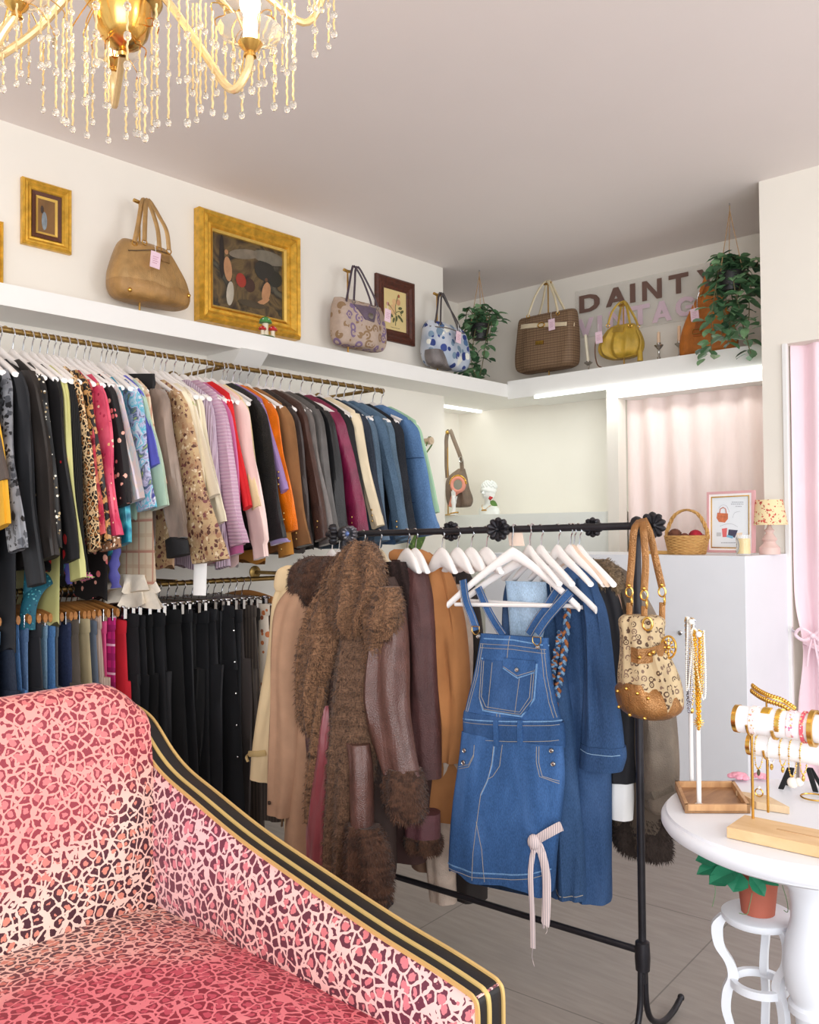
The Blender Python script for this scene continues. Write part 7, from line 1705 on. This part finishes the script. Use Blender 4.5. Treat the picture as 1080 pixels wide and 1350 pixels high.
bangle(L1, R1, .124, .015, spots((246, 222, 226), [(206, 120, 160), (246, 222, 226), (226, 180, 120)], 170, .45), 'pale pink patterned cuff right of the gold leaf cuff', (-40, 130))
bangle(L1, R1, .150, .008, spots((226, 90, 110), [(244, 220, 200), (226, 90, 110), (240, 190, 140)], 200, .4), 'coral pink and gold bangle near the right of the upper roll', (-60, 180), .0035)
bangle(L1, R1+.004, .168, .012, GOLD, 'thick plain gold bangle at the right end of the upper roll', (-90, 200), .005)
bangle(L1, R1, .088, .006, plain((206, 160, 84), .3, .9), 'beaded gold bangle slung under the upper roll', (110, 220), .005, bumps=1)
def hangchain(L, rad, x, drop, mt, lab, charm=None):
    r = thing('chain_bracelet', lab, 'bracelet', tuple(L+dv*x), group='chain bracelets hanging from the lower roll'); mb = MB(); c = L+dv*x; P = []
    for k in range(41):
        a = 2*math.pi*k/40; er = Vector((0, 0, 1))*math.cos(a)+n1*math.sin(a); rr = rad+.002+(drop*max(0, -math.cos(a))**3); P.append(c+er*rr)
    D = [P[0]]
    for q in P[1:]:
        while (q-D[-1]).length > .0055: D.append(D[-1]+(q-D[-1]).normalized()*.0055)
    for i, q in enumerate(D): mb.ball(q, .0015 if i % 3 else .0024, 6, 4)
    mb.tube(D, .0006, 4); mb.build('chain', mt, r, world=True)
    if charm:
        e = c+Vector((0, 0, -(rad+.002+drop)))+n1*.003; m2 = MB()
        if charm == 'disc': m2.ball(e+Vector((0, 0, -.012)), .0125, 14, 8, (1, .5, 1)).ball(e+dv*.014+Vector((0, 0, -.008)), .010, 12, 8, (1, .5, 1)); m2.build('white_charm', pearl, r, world=True)
        else: m2.ball(e+Vector((0, 0, -.008)), .006, 10, 6, (.6, 1, 1.3)); m2.build('charm', plain((70, 66, 40), .4) if charm == 'stone' else goldc, r, world=True)
hangchain(L2, R2, .020, .028, goldc, 'fine gold chain bracelet with a dark green stone at the left of the lower roll', 'stone')
hangchain(L2, R2, .050, .010, pearl, 'small pearl chain bracelet close under the lower roll', 'gold')
hangchain(L2, R2, .075, .012, goldc, 'gold chain bracelet with a heart charm on the lower roll', 'gold')
hangchain(L2, R2, .096, .034, goldc, 'gold chain bracelet with two large white disc charms', 'disc')
hangchain(L2, R2, .120, .024, goldc, 'heavy gold bracelet with coin charms at the right of the lower roll', 'gold')
# gold leaf crown on a thin rod
rr_ = onz(1013, 1062, BZ+.001); fz = Fr(rr_, n1); r = thing('leaf_headband', 'gold laurel leaf headband on a thin gold rod above the upper roll', 'headband', tuple(rr_))
P = [fz.hit(*q)+n1*o_ for q, o_ in (((986, 908), -.03), ((1000, 914), -.01), ((1014, 919), .0), ((1030, 926), -.01), ((1042, 938), -.03))]
P = smooth_path(P, 5); mb = MB().tube(P, .0025, 6)
for i, p in enumerate(P):
    for s in (-1, 1): mb.ball(p+Vector((0, 0, -.006*s-.003))+n1*.004*s, .0055, 8, 5, (.8, .8, 1.2))
mb.build('leaves', GOLD, r, world=True)
MB().tube([rr_, Vector((rr_.x, rr_.y, fz.hit(1013, 918).z))], .0025, 8).lathe([(.001, 0), (.014, 0), (.014, .003), (.001, .004)], rr_, 14).build('rod', GOLD, r, world=True)
# pine block, ring, black leaf stand, roses, bangle on the table
c0 = onz(1008, 1069, TZ); c1 = onz(984, 1047, TZ); c2_ = onz(1048, 1069, TZ)
bx = Vector((.075, .012, 0)); by = Vector((-.075, .06, 0)); bo = Vector((-.842, 2.165, TZ+.001))
o = MB().obox(bo, bx, by, (0, 0, .018)).build('pine_block', wood((232, 206, 170), (214, 184, 144), 5, .55, (6, 2, 2)), smooth=False, bevel=.001); tag(o, 'low pale pine block lying behind the bracelet stand', 'block')
p = bo+bx*.45+by*.55+Vector((0, 0, .019+.0115)); r = thing('ring', 'small gold ring with pearls standing on the pine block', 'ring', tuple(p))
MB().tube([p+Vector((.0095*math.cos(a), 0, .0095*math.sin(a))) for a in [2*math.pi*k/20 for k in range(20)]], .0018, 6, closed=True).build('band', GOLD, r, world=True)
MB().ball(p+Vector((0, 0, .012)), .004, 8, 6).build('pearl', pearl, r, world=True)
for i, (px, lab) in enumerate(((974, 'pink fabric rose lying at the back of the table beside the tray'), (1002, 'smaller pink fabric rose at the back of the table behind the gold rods'))):
    p = onz(px, 1027, TZ+.003); p = Vector((p.x, p.y, TZ+.002)); mb = MB(); sc_ = 1.0 if i == 0 else .8
    for k in range(14):
        a = k*2.4; q = k/14; e = Vector((math.cos(a), math.sin(a), 0)); c = p+e*.020*sc_*q*1.1+Vector((0, 0, .008+.006*(1-q))); mb.ball(c, .012*sc_, 8, 5, (1, 1, .55))
    o = mb.build('fabric_rose', plain((244, 168, 186), .7, 0, .1, 60)); tag(o, lab, 'flower', 'pink fabric roses')
blk = plain((24, 24, 26), .85, 0, .1)
for i, (x0, y0, x1, y1, lab) in enumerate(((1042, 1012, 1030, 1040, 'black velvet easel stand left of the white charms'), (1066, 1012, 1076, 1044, 'black velvet easel stand right of the white charms'))):
    b = onz(x1, y1, TZ+.001); f_ = Fr(b, n1); tp = f_.hit(x0, y0); r = thing('easel_stand', lab, 'jewellery stand', tuple(b), group='black velvet easel stands')
    MB().obox(b-f_.u*.007, f_.u*.014, f_.n*.004, tp-b).build('leg', blk, r, world=True, smooth=False, bevel=.001)
    MB().obox(b-f_.u*.002-f_.n*.045, f_.u*.012, f_.n*.004, tp-b+f_.n*.040).build('leg', blk, r, world=True, smooth=False, bevel=.001)
p = onz(1074, 1052, TZ+.0035); r_ = MB().tube([p+Vector((.032*math.cos(a), .03*math.sin(a), .002)) for a in [2*math.pi*k/36 for k in range(36)]], .0022, 8, closed=True).build('bangle', GOLD); tag(r_, 'thin gold bangle lying flat on the white table', 'bracelet')
